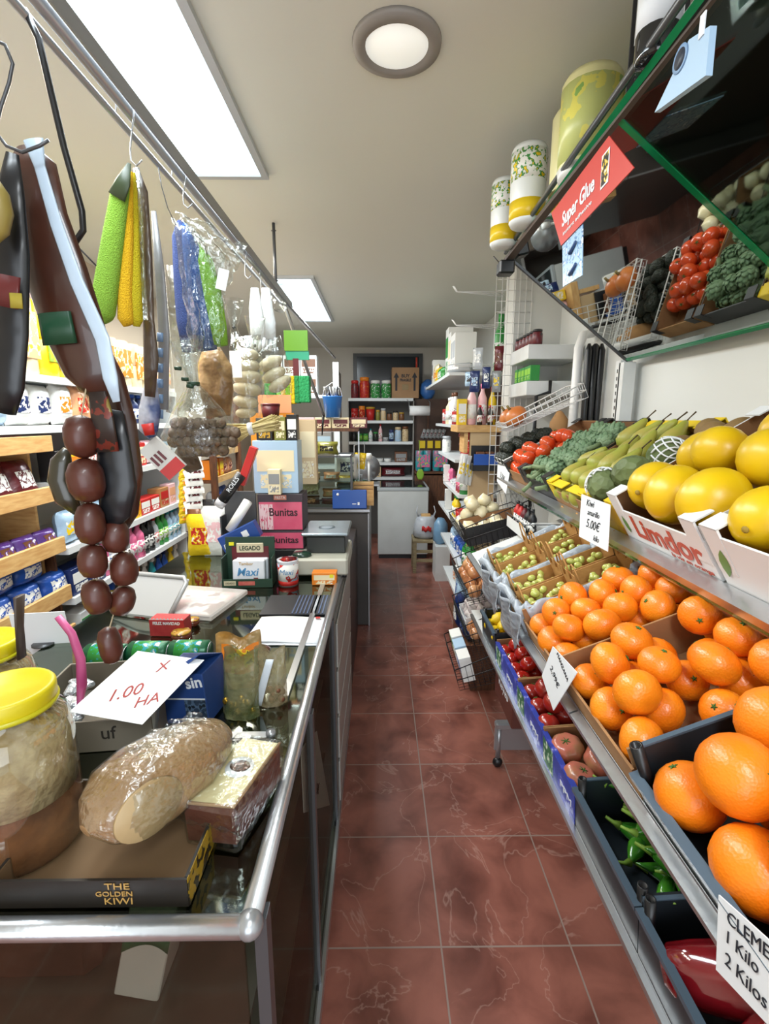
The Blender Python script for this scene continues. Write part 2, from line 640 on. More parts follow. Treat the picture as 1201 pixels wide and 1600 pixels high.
panel(-0.735, -0.46, 0.55, 2.1, 'long lit ceiling panel nearest above the hanging rail')
panel(-0.735, -0.465, 3.5, 4.94, 'farther lit ceiling panel beyond the rail post')
t = thing('round_ceiling_lamp', 'round recessed ceiling lamp with grey ring above the aisle', 'ceiling light', T(0.047, 1.44, 2.55))
obj('ring', MB().use(mat('lamp_ring', '8f8a84', 0.5)).lathe([(0.115, 0), (0.113, -0.012), (0.085, -0.016), (0.08, -0.006)], 40), t)
obj('diffuser', MB().use(mat('lamp_diffuser', 'e6e6de', 0.5, emis=0.55)).lathe([(0.081, -0.004), (0.081, -0.009), (0.0001, -0.011)], 40), t)

# ---------------------------------------------------------------- produce shapes


def stalk(n=5, r=0.006, z=0):
    mb = MB().use(M_WAX)
    for i in range(n):
        a = 2 * math.pi * i / n
        mb.tube([(0, 0, z), (math.cos(a) * r * 0.6, math.sin(a) * r * 0.6, z + 0.0008), (math.cos(a) * r, math.sin(a) * r, z)], [0.0016, 0.0012, 0.0004], 5)
    return mb.ball(0.002, 6, 4, T(0, 0, z + 0.0008))


def navel(fr, amp):
    def fn(a, r, z):
        return 1, 0
    return fn


M_ORG = mat('mandarin_peel', 'e8740c', 0.36, vor=(260, 0.10), var=(14, 'f08c18'), coat=0.15)
M_ORG2 = mat('orange_peel', 'ee8212', 0.38, vor=(300, 0.10), var=(6, 'e87408'), coat=0.1)


def citrus(name, r, m, flat=0.86):
    def fn(a, rr, z):
        t_ = z / (r * flat)
        k = 1 + 0.02 * math.cos(a * 9) * (1 if t_ > 0.5 else 0)
        dz = -0.08 * r * max(0, 1 - rr / (0.35 * r)) * (1 if z > 0 else -1)
        return k, dz
    return proto(name, MB().use(m).ball(r, 18, 12, None, 1, 1, flat, fn), ('stalk_end', stalk(5, r * 0.16, r * flat * 0.93)))


P_MAND = citrus('mandarin', 0.037, M_ORG)
P_ORANGE = citrus('orange', 0.046, M_ORG2, 0.96)
P_MELON = proto('yellow_melon', MB().use(mat('melon_skin', 'dfb912', 0.34, var=(5, 'd4a80e'), bump=(50, 0.04))).ball(0.054, 20, 14, None, 1, 1, 1.12),
                ('stalk_end', MB().use(mat('melon_scar', '9a7f2c', 0.7)).ball(0.006, 8, 4, T(0, 0, 0.064), 1, 1, 0.3)))
M_TOM = mat('tomato_skin', '9c1710', 0.16, var=(6, 'b02a18'), coat=0.5)
M_TOMO = mat('orange_tomato_skin', 'd2441c', 0.2, var=(6, 'dd5a2a'), coat=0.4)
P_TOM = proto('tomato', MB().use(M_TOM).ball(0.03, 16, 10, None, 1, 1, 0.85, lambda a, r, z: (1 + 0.012 * math.cos(a * 5), -0.003 if (r < 0.008 and z > 0) else 0)), ('calyx', stalk(5, 0.010, 0.0235)))
P_TOMR = proto('round_tomato', MB().use(mat('dull_tomato_skin', 'a4281c', 0.2, var=(5, '8a1f1a'), coat=0.4)).ball(0.034, 16, 10, None, 1, 1, 0.9), ('calyx', stalk(5, 0.008, 0.031)))
P_TOMO = proto('orange_tomato', MB().use(M_TOMO).ball(0.034, 16, 10, None, 1, 1, 0.85), ('calyx', stalk(5, 0.010, 0.029)))
M_PT = mat('pink_tomato_skin', 'bc6a58', 0.25, var=(16, '8f8450', 0.45, 0.75), coat=0.3)
P_TOMP = proto('ribbed_tomato', MB().use(M_PT).ball(0.042, 32, 12, None, 1, 0.95, 0.72, lambda a, r, z: (1 + 0.15 * abs(math.cos(a * 4 + 0.4)) ** 0.5 - 0.08, -0.006 if (r < 0.014 and z > 0) else 0)), ('calyx', stalk(6, 0.012, 0.024)))
M_LEM = mat('lemon_peel', 'e6c21a', 0.4, vor=(300, 0.15))
P_LEM = proto('lemon', MB().use(M_LEM).lathe([(0.0001, -0.042), (0.006, -0.040), (0.010, -0.033), (0.022, -0.022), (0.027, 0), (0.022, 0.022), (0.010, 0.033), (0.006, 0.038), (0.0001, 0.040)], 14))


def pepper_mesh(L, r, m, bend, seed):
    rnd = random.Random(seed)
    path, rr = [], []
    n = 14
    for i in range(n + 1):
        t_ = i / n
        path.append((L * (t_ - 0.5), bend * math.sin(t_ * math.pi) + 0.004 * math.sin(t_ * 9 + seed), 0.004 * math.sin(t_ * 7)))
        k = (math.sin(min(1, t_ * 4 + 0.1) * math.pi / 2)) * (1 - t_ ** 2.6) ** 0.7
        rr.append(max(0.0012, r * k * (1 + 0.12 * math.sin(t_ * 17 + seed))))
    mb = MB().use(m).tube(path, rr, 12, fl=(1, 0.8))
    st = MB().use(mat('pepper_stalk', '7da03a', 0.5)).tube([Vector(path[0]) + Vector((0.003, 0, 0)), Vector(path[0]) + Vector((-0.012, 0, 0.004)), Vector(path[0]) + Vector((-0.03, 0.004, 0.010))], [r * 0.5, r * 0.22, r * 0.16], 8)
    return mb, st


M_GPEP = mat('green_pepper_skin', '2c6a1c', 0.16, var=(14, '4f9426', 0.45, 0.7), coat=0.6)
P_GPEP = []
for i, (L_, r_, b_) in enumerate(((0.17, 0.02, 0.012), (0.15, 0.023, -0.02), (0.19, 0.018, 0.03))):
    a_, s_ = pepper_mesh(L_, r_, M_GPEP, b_, i * 2.1)
    P_GPEP.append(proto('green_pepper', a_, ('stalk', s_)))
M_RPEP = mat('red_pepper_skin', '5c0f16', 0.1, var=(8, '7c141c'), coat=0.8)
P_RPEP = proto('red_pepper', MB().use(M_RPEP).lathe([(0.0001, -0.065), (0.016, -0.072), (0.030, -0.06), (0.036, -0.03), (0.042, 0.02), (0.043, 0.045), (0.034, 0.064), (0.016, 0.066), (0.0001, 0.058)], 32, None, lambda a, r, z: (1 + 0.13 * abs(math.cos(a * 2)) ** 0.7 - 0.07, 0)),
               ('stalk', MB().use(M_WAX).tube([(0, 0, 0.055), (0, 0.002, 0.07), (0.006, 0.004, 0.09)], [0.011, 0.006, 0.005], 8)))
M_PEAR = mat('pear_skin', '9aa13c', 0.42, var=(18, 'b09a4c', 0.4, 0.75), bump=(90, 0.05))
P_PEAR = proto('pear', MB().use(M_PEAR).lathe([(0.0001, -0.042), (0.014, -0.041), (0.027, -0.030), (0.031, -0.012), (0.027, 0.012), (0.018, 0.036), (0.012, 0.058), (0.006, 0.070), (0.0001, 0.072)], 16, None, lambda a, r, z: (1 + 0.03 * math.sin(a * 2 + z * 30), 0)),
               ('stalk', MB().use(mat('pear_stalk', '4a3a22', 0.7)).tube([(0, 0, 0.068), (0.003, 0, 0.085), (0.010, 0, 0.104)], [0.0026, 0.0018, 0.0024], 6)))
M_ART = mat('artichoke_green', '62805c', 0.6, var=(10, '8aa07c'), bump=(60, 0.1))


def artichoke():
    mb = MB().use(M_ART).ball(0.027, 12, 8, None, 1, 1, 1.15)
    k = 0
    for ring, (z, rr, n, tilt) in enumerate(((-0.018, 0.020, 7, 38), (-0.006, 0.027, 8, 20), (0.006, 0.028, 8, 4), (0.018, 0.022, 7, -18), (0.028, 0.012, 5, -38))):
        for i in range(n):
            a = 360 / n * (i + 0.5 * (ring % 2))

            def f(u, v):
                w_ = 0.012 * math.sin(math.pi * min(1, v * 0.82 + 0.14)) ** 0.7
                return ((u - 0.5) * 2 * w_, -0.003 + 0.004 * (1 - (2 * u - 1) ** 2), v * 0.030 - 0.010)
            mb.sheet(f, 4, 5, 0.0014, T(0, 0, z, 0, 0, a) @ T(0, rr, 0, -tilt, 0, 0))
    st = MB().use(mat('artichoke_stalk', '7f9168', 0.6, var=(20, '6a7d56'))).tube([(0, 0, -0.024), (0.002, 0, -0.05), (0.006, 0.003, -0.085)], [0.010, 0.008, 0.009], 9)
    return proto('artichoke', mb, ('stalk', st))


P_ART = artichoke()
M_CHER = mat('custard_apple_skin', '6b7a4a', 0.6, vor=(45, 0.9), var=(12, '556038'))
M_NET = mat('foam_net', 'e6e8ea', 0.5)


def cherimoya(net):
    mb = MB().use(M_CHER).ball(0.044, 18, 12, None, 1, 1, 1.2)
    ps = []
    if net:
        nt = MB().use(M_NET)
        for k in range(10):
            for d in (-1, 1):
                path = []
                for j in range(9):
                    t_ = j / 8
                    z = -0.052 + t_ * 0.055
                    rad = 0.046 * math.sqrt(max(0.05, 1 - (z / 0.056) ** 2)) + 0.002
                    a = 2 * math.pi * k / 10 + d * t_ * 1.2
                    path.append((math.cos(a) * rad, math.sin(a) * rad, z))
                nt.tube(path, 0.0022, 5)
        ps = [('foam_net', nt, 'white foam net')]
    return proto('custard_apple', mb, *ps)


P_CHN, P_CH = cherimoya(1), cherimoya(0)
P_KIWI = proto('kiwi', MB().use(mat('kiwi_skin', '7d6238', 0.75, bump=(160, 0.2), var=(8, '917344'))).ball(0.030, 14, 10, None, 1, 1, 1.35))
P_ONION = proto('onion', MB().use(mat('onion_skin', 'b06c40', 0.25, var=(5, 'd09a6c'), stretch=(3, 3, 0.6), coat=0.2)).lathe([(0.0001, -0.030), (0.012, -0.029), (0.028, -0.015), (0.033, 0), (0.028, 0.016), (0.014, 0.027), (0.005, 0.034), (0.003, 0.046), (0.0001, 0.047)], 14),
                ('roots', MB().use(mat('onion_root', 'b8a27c', 0.9)).lathe([(0.006, -0.028), (0.004, -0.033), (0.0001, -0.034)], 8)))
P_WONION = proto('white_onion', MB().use(mat('white_onion_skin', 'd8ccA4'.lower(), 0.3, var=(6, 'e6dcc0'), coat=0.2)).lathe([(0.0001, -0.032), (0.014, -0.031), (0.032, -0.015), (0.037, 0), (0.031, 0.017), (0.015, 0.028), (0.005, 0.036), (0.0001, 0.040)], 14))
P_GARLIC = proto('garlic_bulb', MB().use(mat('garlic_skin', 'd6d2cc', 0.5, var=(9, 'c4b4b8'))).lathe([(0.0001, -0.02), (0.012, -0.02), (0.024, -0.008), (0.022, 0.006), (0.010, 0.018), (0.004, 0.028), (0.003, 0.04), (0.0001, 0.041)], 24, None, lambda a, r, z: (1 + 0.07 * math.cos(a * 7), 0)))
P_GRAPE = proto('grape', MB().use(mat('white_grape', 'a9b352', 0.15, coat=0.4, var=(8, 'c2c070'))).ball(0.0095, 10, 7, None, 1, 1, 1.25))
P_AVO = proto('avocado', MB().use(mat('avocado_skin', '23291f', 0.5, vor=(130, 0.5))).lathe([(0.0001, -0.038), (0.020, -0.034), (0.031, -0.012), (0.027, 0.014), (0.016, 0.036), (0.008, 0.046), (0.0001, 0.049)], 14))
P_PUMP = proto('squash', MB().use(mat('squash_skin', 'cf7234', 0.35, var=(4, 'd98a4c'))).ball(0.055, 32, 12, None, 1, 1, 0.8, lambda a, r, z: (1 + 0.04 * abs(math.cos(a * 5)) ** 0.5, 0)),
               ('stalk', MB().use(mat('squash_stalk', '8a7a4a', 0.8)).tube([(0, 0, 0.042), (0.002, 0, 0.056), (0.008, 0, 0.066)], [0.008, 0.006, 0.007], 7)))


def crate(name, w, d, h, outer, inner, label, cat, M, hf=None, rim=None, posts=True, group=None, thick=0.004, feet=None):
    """open crate: front wall at local y=0 looking along -y"""
    hf = hf or h * 0.7
    t = thing(name, label, cat, M, group)
    b = MB().use(inner).bx(-w / 2 + thick, w / 2 - thick, thick, d - thick, 0.001, thick)
    b.use(outer)
    b.bx(-w / 2, w / 2, 0, thick, 0, hf)
    b.bx(-w / 2, w / 2, d - thick, d, 0, h)
    b.bx(-w / 2, -w / 2 + thick, thick, d - thick, 0, h)
    b.bx(w / 2 - thick, w / 2, thick, d - thick, 0, h)
    b.use(inner)
    e = 0.0006
    b.bx(-w / 2 + thick, w / 2 - thick, thick, thick + e, thick, hf - 0.001)
    b.bx(-w / 2 + thick, w / 2 - thick, d - thick - e, d - thick, thick, h - 0.001)
    b.bx(-w / 2 + thick, -w / 2 + thick + e, thick + e, d - thick - e, thick, h - 0.001)
    b.bx(w / 2 - thick - e, w / 2 - thick, thick + e, d - thick - e, thick, h - 0.001)
    obj('walls', b, t)
    if posts:
        for sx in (-1, 1):
            for yy in (0, 1):
                p = MB().use(rim or outer)
                x0, x1 = sorted((sx * (w / 2 - 0.001), sx * (w / 2 - 0.045)))
                if yy:
                    p.bx(x0, x1, d - 0.003, d + 0.001, h * 0.6, h + 0.012)
                    p.bx(x0, x1, d - 0.04, d, h + 0.010, h + 0.013)
                else:
                    p.bx(x0, x1, -0.001, 0.003, h * 0.3, h + 0.012)
                    p.bx(x0, x1, -0.001, 0.04, h + 0.010, h + 0.013)
                obj('corner_flap', p, t)
    return t


def hexfill(P, M, w, d, z, r, label, cat, group, rnd, rows=None, cols=None, rot=None, sq=0.9, layer2=True, skip=0.0, lay3=False, zs=1.0):
    """individual fruit in rows on the crate floor with a second layer in the hollows"""
    P = P if isinstance(P, list) else [P]
    cols = cols or max(1, int(w / (2 * r)))
    dx = w / cols
    dy = 2 * r * sq
    rows = rows or max(1, int((d - 2 * r) / dy) + 1)
    n = 0
    layers = [(0, rows, 0)] + ([(1, rows - 1, 1)] if layer2 else []) + ([(2, rows - 2, 0)] if lay3 else [])
    for ly, nr, off in layers:
        for j in range(nr):
            odd = (j + off) % 2
            for i in range(cols - (1 if odd else 0)):
                if ly and rnd.random() < skip:
                    continue
                x = -w / 2 + dx * (i + 0.5 + 0.5 * odd) + rnd.uniform(-0.1, 0.1) * r
                y = r + dy * (j + 0.5 * ly) + rnd.uniform(-0.1, 0.1) * r
                zz = z + r * zs * (1 + 1.35 * ly) + rnd.uniform(-0.05, 0.05) * r
                if rot:
                    q = rot(rnd)
                else:
                    q = (rnd.uniform(-80, 80), rnd.uniform(-60, 60), rnd.uniform(0, 360))
                s = rnd.uniform(0.92, 1.06)
                place(rnd.choice(P), M @ T(x, y, zz, *q, s=s), '%s, %s layer, %s row, %s across' % (label, ('lower', 'upper', 'top')[ly], ORD[j], ORD[i]), cat, group)
                n += 1
    return n
# ---------------------------------------------------------------- right side: stepped fruit display


def TT(Y):
    return T(0.595 + 0.02 * Y, Y, 1.315, rz=-91.1) @ T(0, 0, 0, rx=31)


def MM(Y):
    return T(0.392, Y, 1.04, rz=-90) @ T(0, 0, 0, rx=22)


def BB(Y):
    return T(0.455, Y, 0.67, rz=-90) @ T(0, 0, 0, rx=4)


def stand():
    t = thing('produce_stand', 'stepped metal produce stand with aluminium front rails along the right wall', 'display stand', T(0.7, 1.3, 0))
    I = t.matrix_world.inverted()
    for nm, fn, ya, yb, dd in (('top_shelf', TT, 0.1, 2.5, 0.44), ('middle_shelf', MM, 0.25, 1.98, 0.40), ('lower_shelf', BB, 0.4, 2.25, 0.34)):
        mb = MB().use(M_WHT)
        n = 1
        p0, p1 = I @ fn(ya), I @ fn(yb)
        vs_ = []
        for p in (p0, p1):
            for yy, zz in ((0, -0.004), (dd, -0.004), (dd, -0.016), (0, -0.016)):
                vs_.append(p @ Vector((0, yy, zz)))
        mb.add(vs_, [(0, 1, 2, 3), (7, 6, 5, 4), (0, 4, 5, 1), (1, 5, 6, 2), (2, 6, 7, 3), (3, 7, 4, 0)])
        obj(nm, mb, t)

    def rail(nm, fn, ya, yb, y0, y1, z0, z1, m, label=None):
        p0, p1 = I @ fn(ya), I @ fn(yb)
        vs_ = [p @ Vector((0, yy, zz)) for p in (p0, p1) for yy, zz in ((y0, z0), (y1, z0), (y1, z1), (y0, z1))]
        o = obj(nm, MB().use(m).add(vs_, [(0, 1, 2, 3), (7, 6, 5, 4), (0, 4, 5, 1), (1, 5, 6, 2), (2, 6, 7, 3), (3, 7, 4, 0)]), t)
        if label:
            o['label'] = label
    rail('front_rail', TT, 0.1, 2.5, -0.034, -0.002, -0.018, 0.004, M_ALU, 'aluminium upper front rail')
    rail('glass_strip', TT, 0.1, 2.5, -0.030, -0.006, -0.034, -0.0185, M_GEDGE, 'dark green glass strip')
    rail('lower_lip', TT, 0.1, 2.5, -0.026, -0.004, -0.046, -0.0345, M_ALU)
    rail('front_rail', MM, 0.25, 0.84, -0.022, -0.004, -0.014, 0.004, M_ALU, 'aluminium middle rail, near length')
    rail('front_rail', MM, 0.845, 1.98, -0.022, -0.004, -0.014, 0.004, M_ALU, 'aluminium middle rail, far length')
    rail('front_rail', BB, 0.4, 2.2, -0.014, -0.002, -0.014, 0.0, M_ALU, 'grey lower rail')
    for y in (0.42, 2.05):
        obj('upright', MB().use(M_WHT).bx(0.30, 0.35, y - 1.3 - 0.02, y - 1.3 + 0.02, 0, 1.83), t)
    # foot frame with castor seen under the lowest crates
    f = MB().use(M_STEEL)
    f.bx(-0.17, 0.28, 0.66, 0.70, 0.20, 0.235, b=0.008)
    f.bx(-0.17, 0.30, 0.675, 0.685, 0.09, 0.20)
    f.tube([(-0.15, 0.68, 0.21), (-0.15, 0.68, 0.05)], 0.012, 8)
    obj('foot_frame', f, t)
    c = obj('castor', MB().use(M_BLK).ball(0.024, 12, 8, T(-0.15, 0.68, 0.024), 1, 0.7, 1), t)


stand()
rnd = random.Random(5)
# --- top shelf
M_BOXBLK = mat('black_board', '1d1b1c', 0.5)
M_YBOARD = mat('yellow_board', 'e6c414', 0.55)
M_WBOARD = mat('white_board', 'dfe1e2', 0.5)
kt = crate('produce_crate', 0.30, 0.40, 0.085, M_KRAFT, M_KIN, 'kraft crate of orange tomatoes, farthest on the top fruit shelf', 'crate', TT(2.14), rim=M_BOXBLK)
hexfill(P_TOMO, TT(2.14), 0.285, 0.37, 0.02, 0.034, 'orange tomato in the farthest top-shelf crate', 'tomato', 'orange tomatoes in the farthest top crate', rnd, layer2=True, skip=0.2)
crate('produce_crate', 0.315, 0.40, 0.085, M_BOXBLK, M_KIN, 'black board crate of artichokes on the top fruit shelf', 'crate', TT(1.82), rim=M_BOXBLK)
hexfill(P_ART, TT(1.82), 0.305, 0.38, 0.012, 0.034, 'grey-green artichoke in the black board crate', 'artichoke', 'artichokes in the black crate', rnd, sq=0.9, skip=0.1,
        rot=lambda q: (q.uniform(70, 110), 0, q.uniform(120, 250)))
t = crate('produce_crate', 0.33, 0.40, 0.075, M_KRAFT, M_KIN, 'yellow-rimmed kraft crate of long green pears', 'crate', TT(1.495), rim=M_YBOARD)
for a_ in ((-0.16, -0.02, -0.003, 0.03, 0.079, 0.082), (0.02, 0.16, -0.003, 0.03, 0.079, 0.082), (-0.16, 0.16, 0.37, 0.402, 0.084, 0.087)):
    obj('yellow_flap', MB().use(M_YBOARD).bx(*a_), t)
hexfill(P_PEAR, TT(1.495), 0.32, 0.38, 0.010, 0.033, 'long green pear in the yellow-rimmed crate', 'pear', 'pears in the yellow-rimmed crate', rnd, sq=1.15, skip=0.05,
        rot=lambda q: (q.uniform(-88, -62), 0, q.uniform(-40, 30)))
t = crate('produce_crate', 0.18, 0.40, 0.085, mat('yellow_print_board', 'e6c414', 0.5, busy=(18, 'd9b21a', 'c88a1e')), M_KIN, 'yellow printed crate of custard apples and kiwis', 'crate', TT(1.24), rim=M_YBOARD)
obj('green_tray', MB().use(mat('green_plastic_tray', '0c6b4a', 0.2, bump=(20, 0.6))).sheet(lambda u, v: (-0.086 + u * 0.172, 0.10 + v * 0.29, 0.045 + 0.010 * math.sin(u * 25) * math.sin(v * 25)), 30, 34, 0.002), t, None)['label'] = 'moulded green plastic tray'
for i, (x, y, z, P_, q, lb) in enumerate(((0.055, 0.055, 0.075, P_CHN, (70, 0, 60), 'custard apple in white foam net at the front left of its crate'),)):
    pass
place(P_CHN, TT(1.27) @ T(-0.01, 0.045, 0.10, 100, 0, 70), 'custard apple half in white foam net, nearest the pears', 'custard apple')
place(P_CH, TT(1.24) @ T(0.02, 0.10, 0.115, 80, 20, 120), 'bare scaly custard apple between two white foam nets', 'custard apple')
place(P_CHN, TT(1.24) @ T(0.01, 0.20, 0.105, 90, 0, -70), 'custard apple wrapped in white net, behind the bare one', 'custard apple')
for x, y, z, q in ((-0.06, 0.27, 0.08, (80, 0, 20)), (0.0, 0.33, 0.09, (85, 10, 80)), (-0.05, 0.35, 0.085, (90, 0, 50)), (0.06, 0.35, 0.085, (90, 30, 0))):
    place(P_KIWI, TT(1.24) @ T(x, y, z, *q, s=1.15), 'large brown kiwi lying on the green plastic tray', 'kiwi', 'kiwis on the green tray')

t = crate('melon_crate', 0.34, 0.40, 0.115, M_WBOARD, M_KIN, 'white printed board crate holding round yellow melons', 'crate', TT(0.98), hf=0.085)
M_ORT = mat('red_orange_ink', 'b8452a', 0.5)
text('lettering', 'Limdor', t, on_front(0.02, -0.001, 0.046), 0.078, M_ORT, 0.25, bold=0.002)
text('lettering', 'la vie en orange', t, on_front(0.09, -0.001, 0.012), 0.014, M_ORT, 0.13)
M_LEAF = mat('printed_leaf', '5c8a3a', 0.5)


def leafprint(p, x, z, s, a=0):
    mb = MB().use(M_LEAF)
    pts = [(0, -1), (0.32, -0.5), (0.42, 0), (0.3, 0.5), (0, 1), (-0.3, 0.5), (-0.42, 0), (-0.32, -0.5)]
    mb.add([(px * s, -0.0006, pz * s) for px, pz in pts] + [(px * s, 0.0002, pz * s) for px, pz in pts], [list(range(8)), list(range(15, 7, -1))])
    obj('leaf_emblem', mb, p, T(x, -0.001, z, 0, a, 0))


leafprint(t, -0.14, 0.045, 0.024, -8)
for nm_, x, y, z in (('the front right of', 0.11, 0.075, 0.135), ('the front centre of', -0.005, 0.07, 0.13), ('the front left of', -0.11, 0.085, 0.125), ('the second row right of', 0.11, 0.20, 0.15),
                     ('the second row centre of', -0.03, 0.20, 0.155), ('the second row left of', -0.11, 0.215, 0.13), ('the back right of', 0.12, 0.32, 0.13), ('the back centre of', 0.0, 0.325, 0.13)):
    place(P_MELON, TT(0.98) @ T(x, y, z - 0.02, rnd.uniform(60, 110), rnd.uniform(-30, 30), rnd.uniform(0, 360), rnd.uniform(0.98, 1.1)), 'yellow melon at %s the white crate' % nm_, 'melon')
t = crate('melon_crate', 0.35, 0.40, 0.115, M_WBOARD, M_KIN, 'second white board crate, nearest the camera on the top shelf', 'crate', TT(0.62), hf=0.11)
leafprint(t, -0.15, 0.055, 0.03, 10)
for nm_, x, y, z in (('front left', -0.11, 0.07, 0.12), ('front middle', 0.01, 0.07, 0.12), ('front right', 0.125, 0.07, 0.12), ('middle left', -0.11, 0.19, 0.12), ('centre', 0.01, 0.19, 0.12), ('back left', -0.11, 0.31, 0.12), ('back', 0.01, 0.31, 0.12)):
    place(P_MELON, TT(0.62) @ T(x, y, z - 0.01, rnd.uniform(60, 110), rnd.uniform(-30, 30), rnd.uniform(0, 360)), 'yellow melon at the %s of the nearest white crate' % nm_, 'melon')

# --- middle shelf
M_BAGP = mat('plastic_liner', 'b9c2cc', 0.18, bump=(28, 0.9), film=0.8)


def liner(Mt, w, d, h, label):
    def f(u, v):
        a = 2 * math.pi * u
        k = 1 + 0.03 * math.sin(a * 9) + 0.02 * math.sin(a * 17 + 2)
        sx = math.copysign(abs(math.cos(a)) ** 0.35, math.cos(a)) * w / 2
        sy = math.copysign(abs(math.sin(a)) ** 0.35, math.sin(a)) * d / 2
        o = [(0.96, -0.02), (1.03, 0.4 * h), (1.05, h), (0.97, h * 1.12), (0.90, h * 0.8)]
        q = v * 4
        i = min(3, int(q))
        e = q - i
        r_ = o[i][0] * (1 - e) + o[i + 1][0] * e
        z = o[i][1] * (1 - e) + o[i + 1][1] * e
        return (sx * r_ * k, d / 2 + sy * r_ * k, z + 0.006 * math.sin(a * 13))
    o = obj('plastic_liner', MB().use(M_BAGP).sheet(f, 96, 10, 0.0012), None, Mt)
    tag(o, label, 'plastic bag')
    # loose skirt hanging over the front
    obj('loose_skirt', MB().use(M_BAGP).sheet(lambda u, v: ((u - 0.5) * w * (1 + 0.1 * v), -0.012 - 0.018 * v + 0.008 * math.sin(u * 14 + v * 4), h * 0.9 - v * (0.12 + 0.05 * math.sin(u * 5))), 30, 12, 0.0008), o)


def grapebag(M, w, d, label):
    t = thing('grape_basket', label, 'paper basket', M)
    K = mat('paper_basket', 'b8894e', 0.75, bump=(60, 0.2))
    b = MB().use(K).bx(-w / 2, w / 2, 0, d, 0, 0.003)
    for x0, x1, y0, y1, h in ((-w / 2, w / 2, 0, 0.002, 0.035), (-w / 2, w / 2, d - 0.002, d, 0.085), (-w / 2, -w / 2 + 0.002, 0, d, 0.055), (w / 2 - 0.002, w / 2, 0, d, 0.055)):
        b.bx(x0, x1, y0, y1, 0, h)
    obj('basket', b, t)
    for yy in (0.004, d - 0.004):
        z0 = 0.035 if yy < 0.01 else 0.08
        obj('handle', MB().use(K).tube([(-w * 0.22, yy, z0 - 0.01), (-w * 0.22, yy, z0 + 0.03), (-w * 0.12, yy, z0 + 0.055), (0, yy, z0 + 0.062), (w * 0.12, yy, z0 + 0.055), (w * 0.22, yy, z0 + 0.03), (w * 0.22, yy, z0 - 0.01)], 0.0022, 6), t)
    return t


for Y, nm_, cw in ((1.515, 'farther', 0.25), (1.265, 'nearer', 0.215)):
    crate('produce_crate', cw, 0.34, 0.075, M_KRAFT, M_KIN, 'kraft crate lined with film holding grape baskets, the %s one' % nm_, 'crate', MM(Y), posts=False)
    liner(MM(Y), cw + 0.02, 0.35, 0.085, 'crinkled plastic liner folded over the %s grape crate' % nm_)
    for k, (x, y, pos) in enumerate(((-cw / 4 + 0.002, 0.02, 'front left'), (cw / 4 - 0.002, 0.02, 'front right'), (-cw / 4 + 0.002, 0.17, 'back left'), (cw / 4 - 0.002, 0.17, 'back right'))):
        gM = MM(Y) @ T(x, y, 0.03)
        grapebag(gM, cw / 2 - 0.014, 0.14, 'brown paper basket of grapes, %s in the %s grape crate' % (pos, nm_))
        for q in range(24 if y > 0.1 else 30):
            place(P_GRAPE, gM @ T(rnd.uniform(-cw / 4 + 0.018, cw / 4 - 0.018), rnd.uniform(0.014, 0.125), 0.012 + 0.014 * (q % 3) + rnd.uniform(0, 0.006), rnd.uniform(0, 180), rnd.uniform(0, 180), 0),
                  'pale green grape in the %s basket of the %s grape crate' % (pos, nm_), 'grape', 'grapes in the %s basket of the %s crate' % (pos, nm_))

crate('produce_crate', 0.255, 0.40, 0.085, M_KRAFT, M_KIN, 'kraft crate of mandarins, farther of two on the middle shelf', 'crate', MM(1.03), rim=M_KRAFT, hf=0.05, posts=False)
hexfill(P_MAND, MM(1.03), 0.245, 0.38, 0.012, 0.0335, 'mandarin in the farther kraft mandarin crate', 'mandarin', 'mandarins in the farther crate', rnd, skip=0.12)
crate('produce_crate', 0.28, 0.42, 0.09, M_KRAFT, M_KIN, 'kraft crate of mandarins, nearer of two on the middle shelf', 'crate', MM(0.76), rim=M_KRAFT, hf=0.055, posts=False)
hexfill(P_MAND, MM(0.76), 0.27, 0.41, 0.012, 0.0375, 'mandarin in the nearer kraft mandarin crate', 'mandarin', 'mandarins in the nearer crate', rnd, skip=0.1)
M_CRB = mat('crate_plastic', '20262b', 0.35)


def plastic_crate(w, d, h, label, M, hf=None):
    t = crate('plastic_crate', w, d, h, M_CRB, M_CRB, label, 'crate', M, hf=hf or h, posts=False, thick=0.006)
    obj('rim', MB().use(mat('crate_rim', '4a5a68', 0.3)).bx(-w / 2, w / 2, -0.008, 0.006, (hf or h) - 0.008, (hf or h) + 0.002).bx(-w / 2 - 0.002, -w / 2 + 0.006, 0.006, d, h - 0.008, h + 0.002), t)
    for sx in (-1, 1):
        obj('corner_tube', MB().use(M_BLK).lathe([(0.009, 0), (0.009, h + 0.012), (0.006, h + 0.012), (0.006, h * 0.6), (0.0001, h * 0.6)], 14, T(sx * (w / 2 - 0.011), 0.012, 0)), t)
    return t


plastic_crate(0.33, 0.42, 0.10, 'black plastic crate of large oranges on the middle shelf', MM(0.445), hf=0.06)
hexfill(P_ORANGE, MM(0.445), 0.31, 0.40, 0.010, 0.047, 'large orange in the black plastic crate', 'orange', 'large oranges in the black crate', rnd, skip=0.1)

# --- lowest shelf
M_BLUEP = mat('blue_printed_board', '3242a0', 0.4, busy=(22, '4a52b8', '9aa4d8'))


def printed(t, w, hf, word):
    obj('printed_front', MB().use(M_BLUEP).bx(-w / 2, w / 2, -0.002, -0.0002, 0, hf).bx(-w / 2, w / 2, -0.002, 0.012, hf, hf + 0.0015), t)
    obj('picture', MB().use(mat('printed_vegetables', '3a6a4a', 0.5, busy=(60, '8ab08a', 'e0e0d8'))).bx(-w / 2 + 0.012, -w / 2 + 0.085, -0.0028, -0.0022, 0.008, hf - 0.006), t)
    text('lettering', word, t, on_front(0.06, -0.0024, hf * 0.45), 0.026, M_PAPER, 0.07)


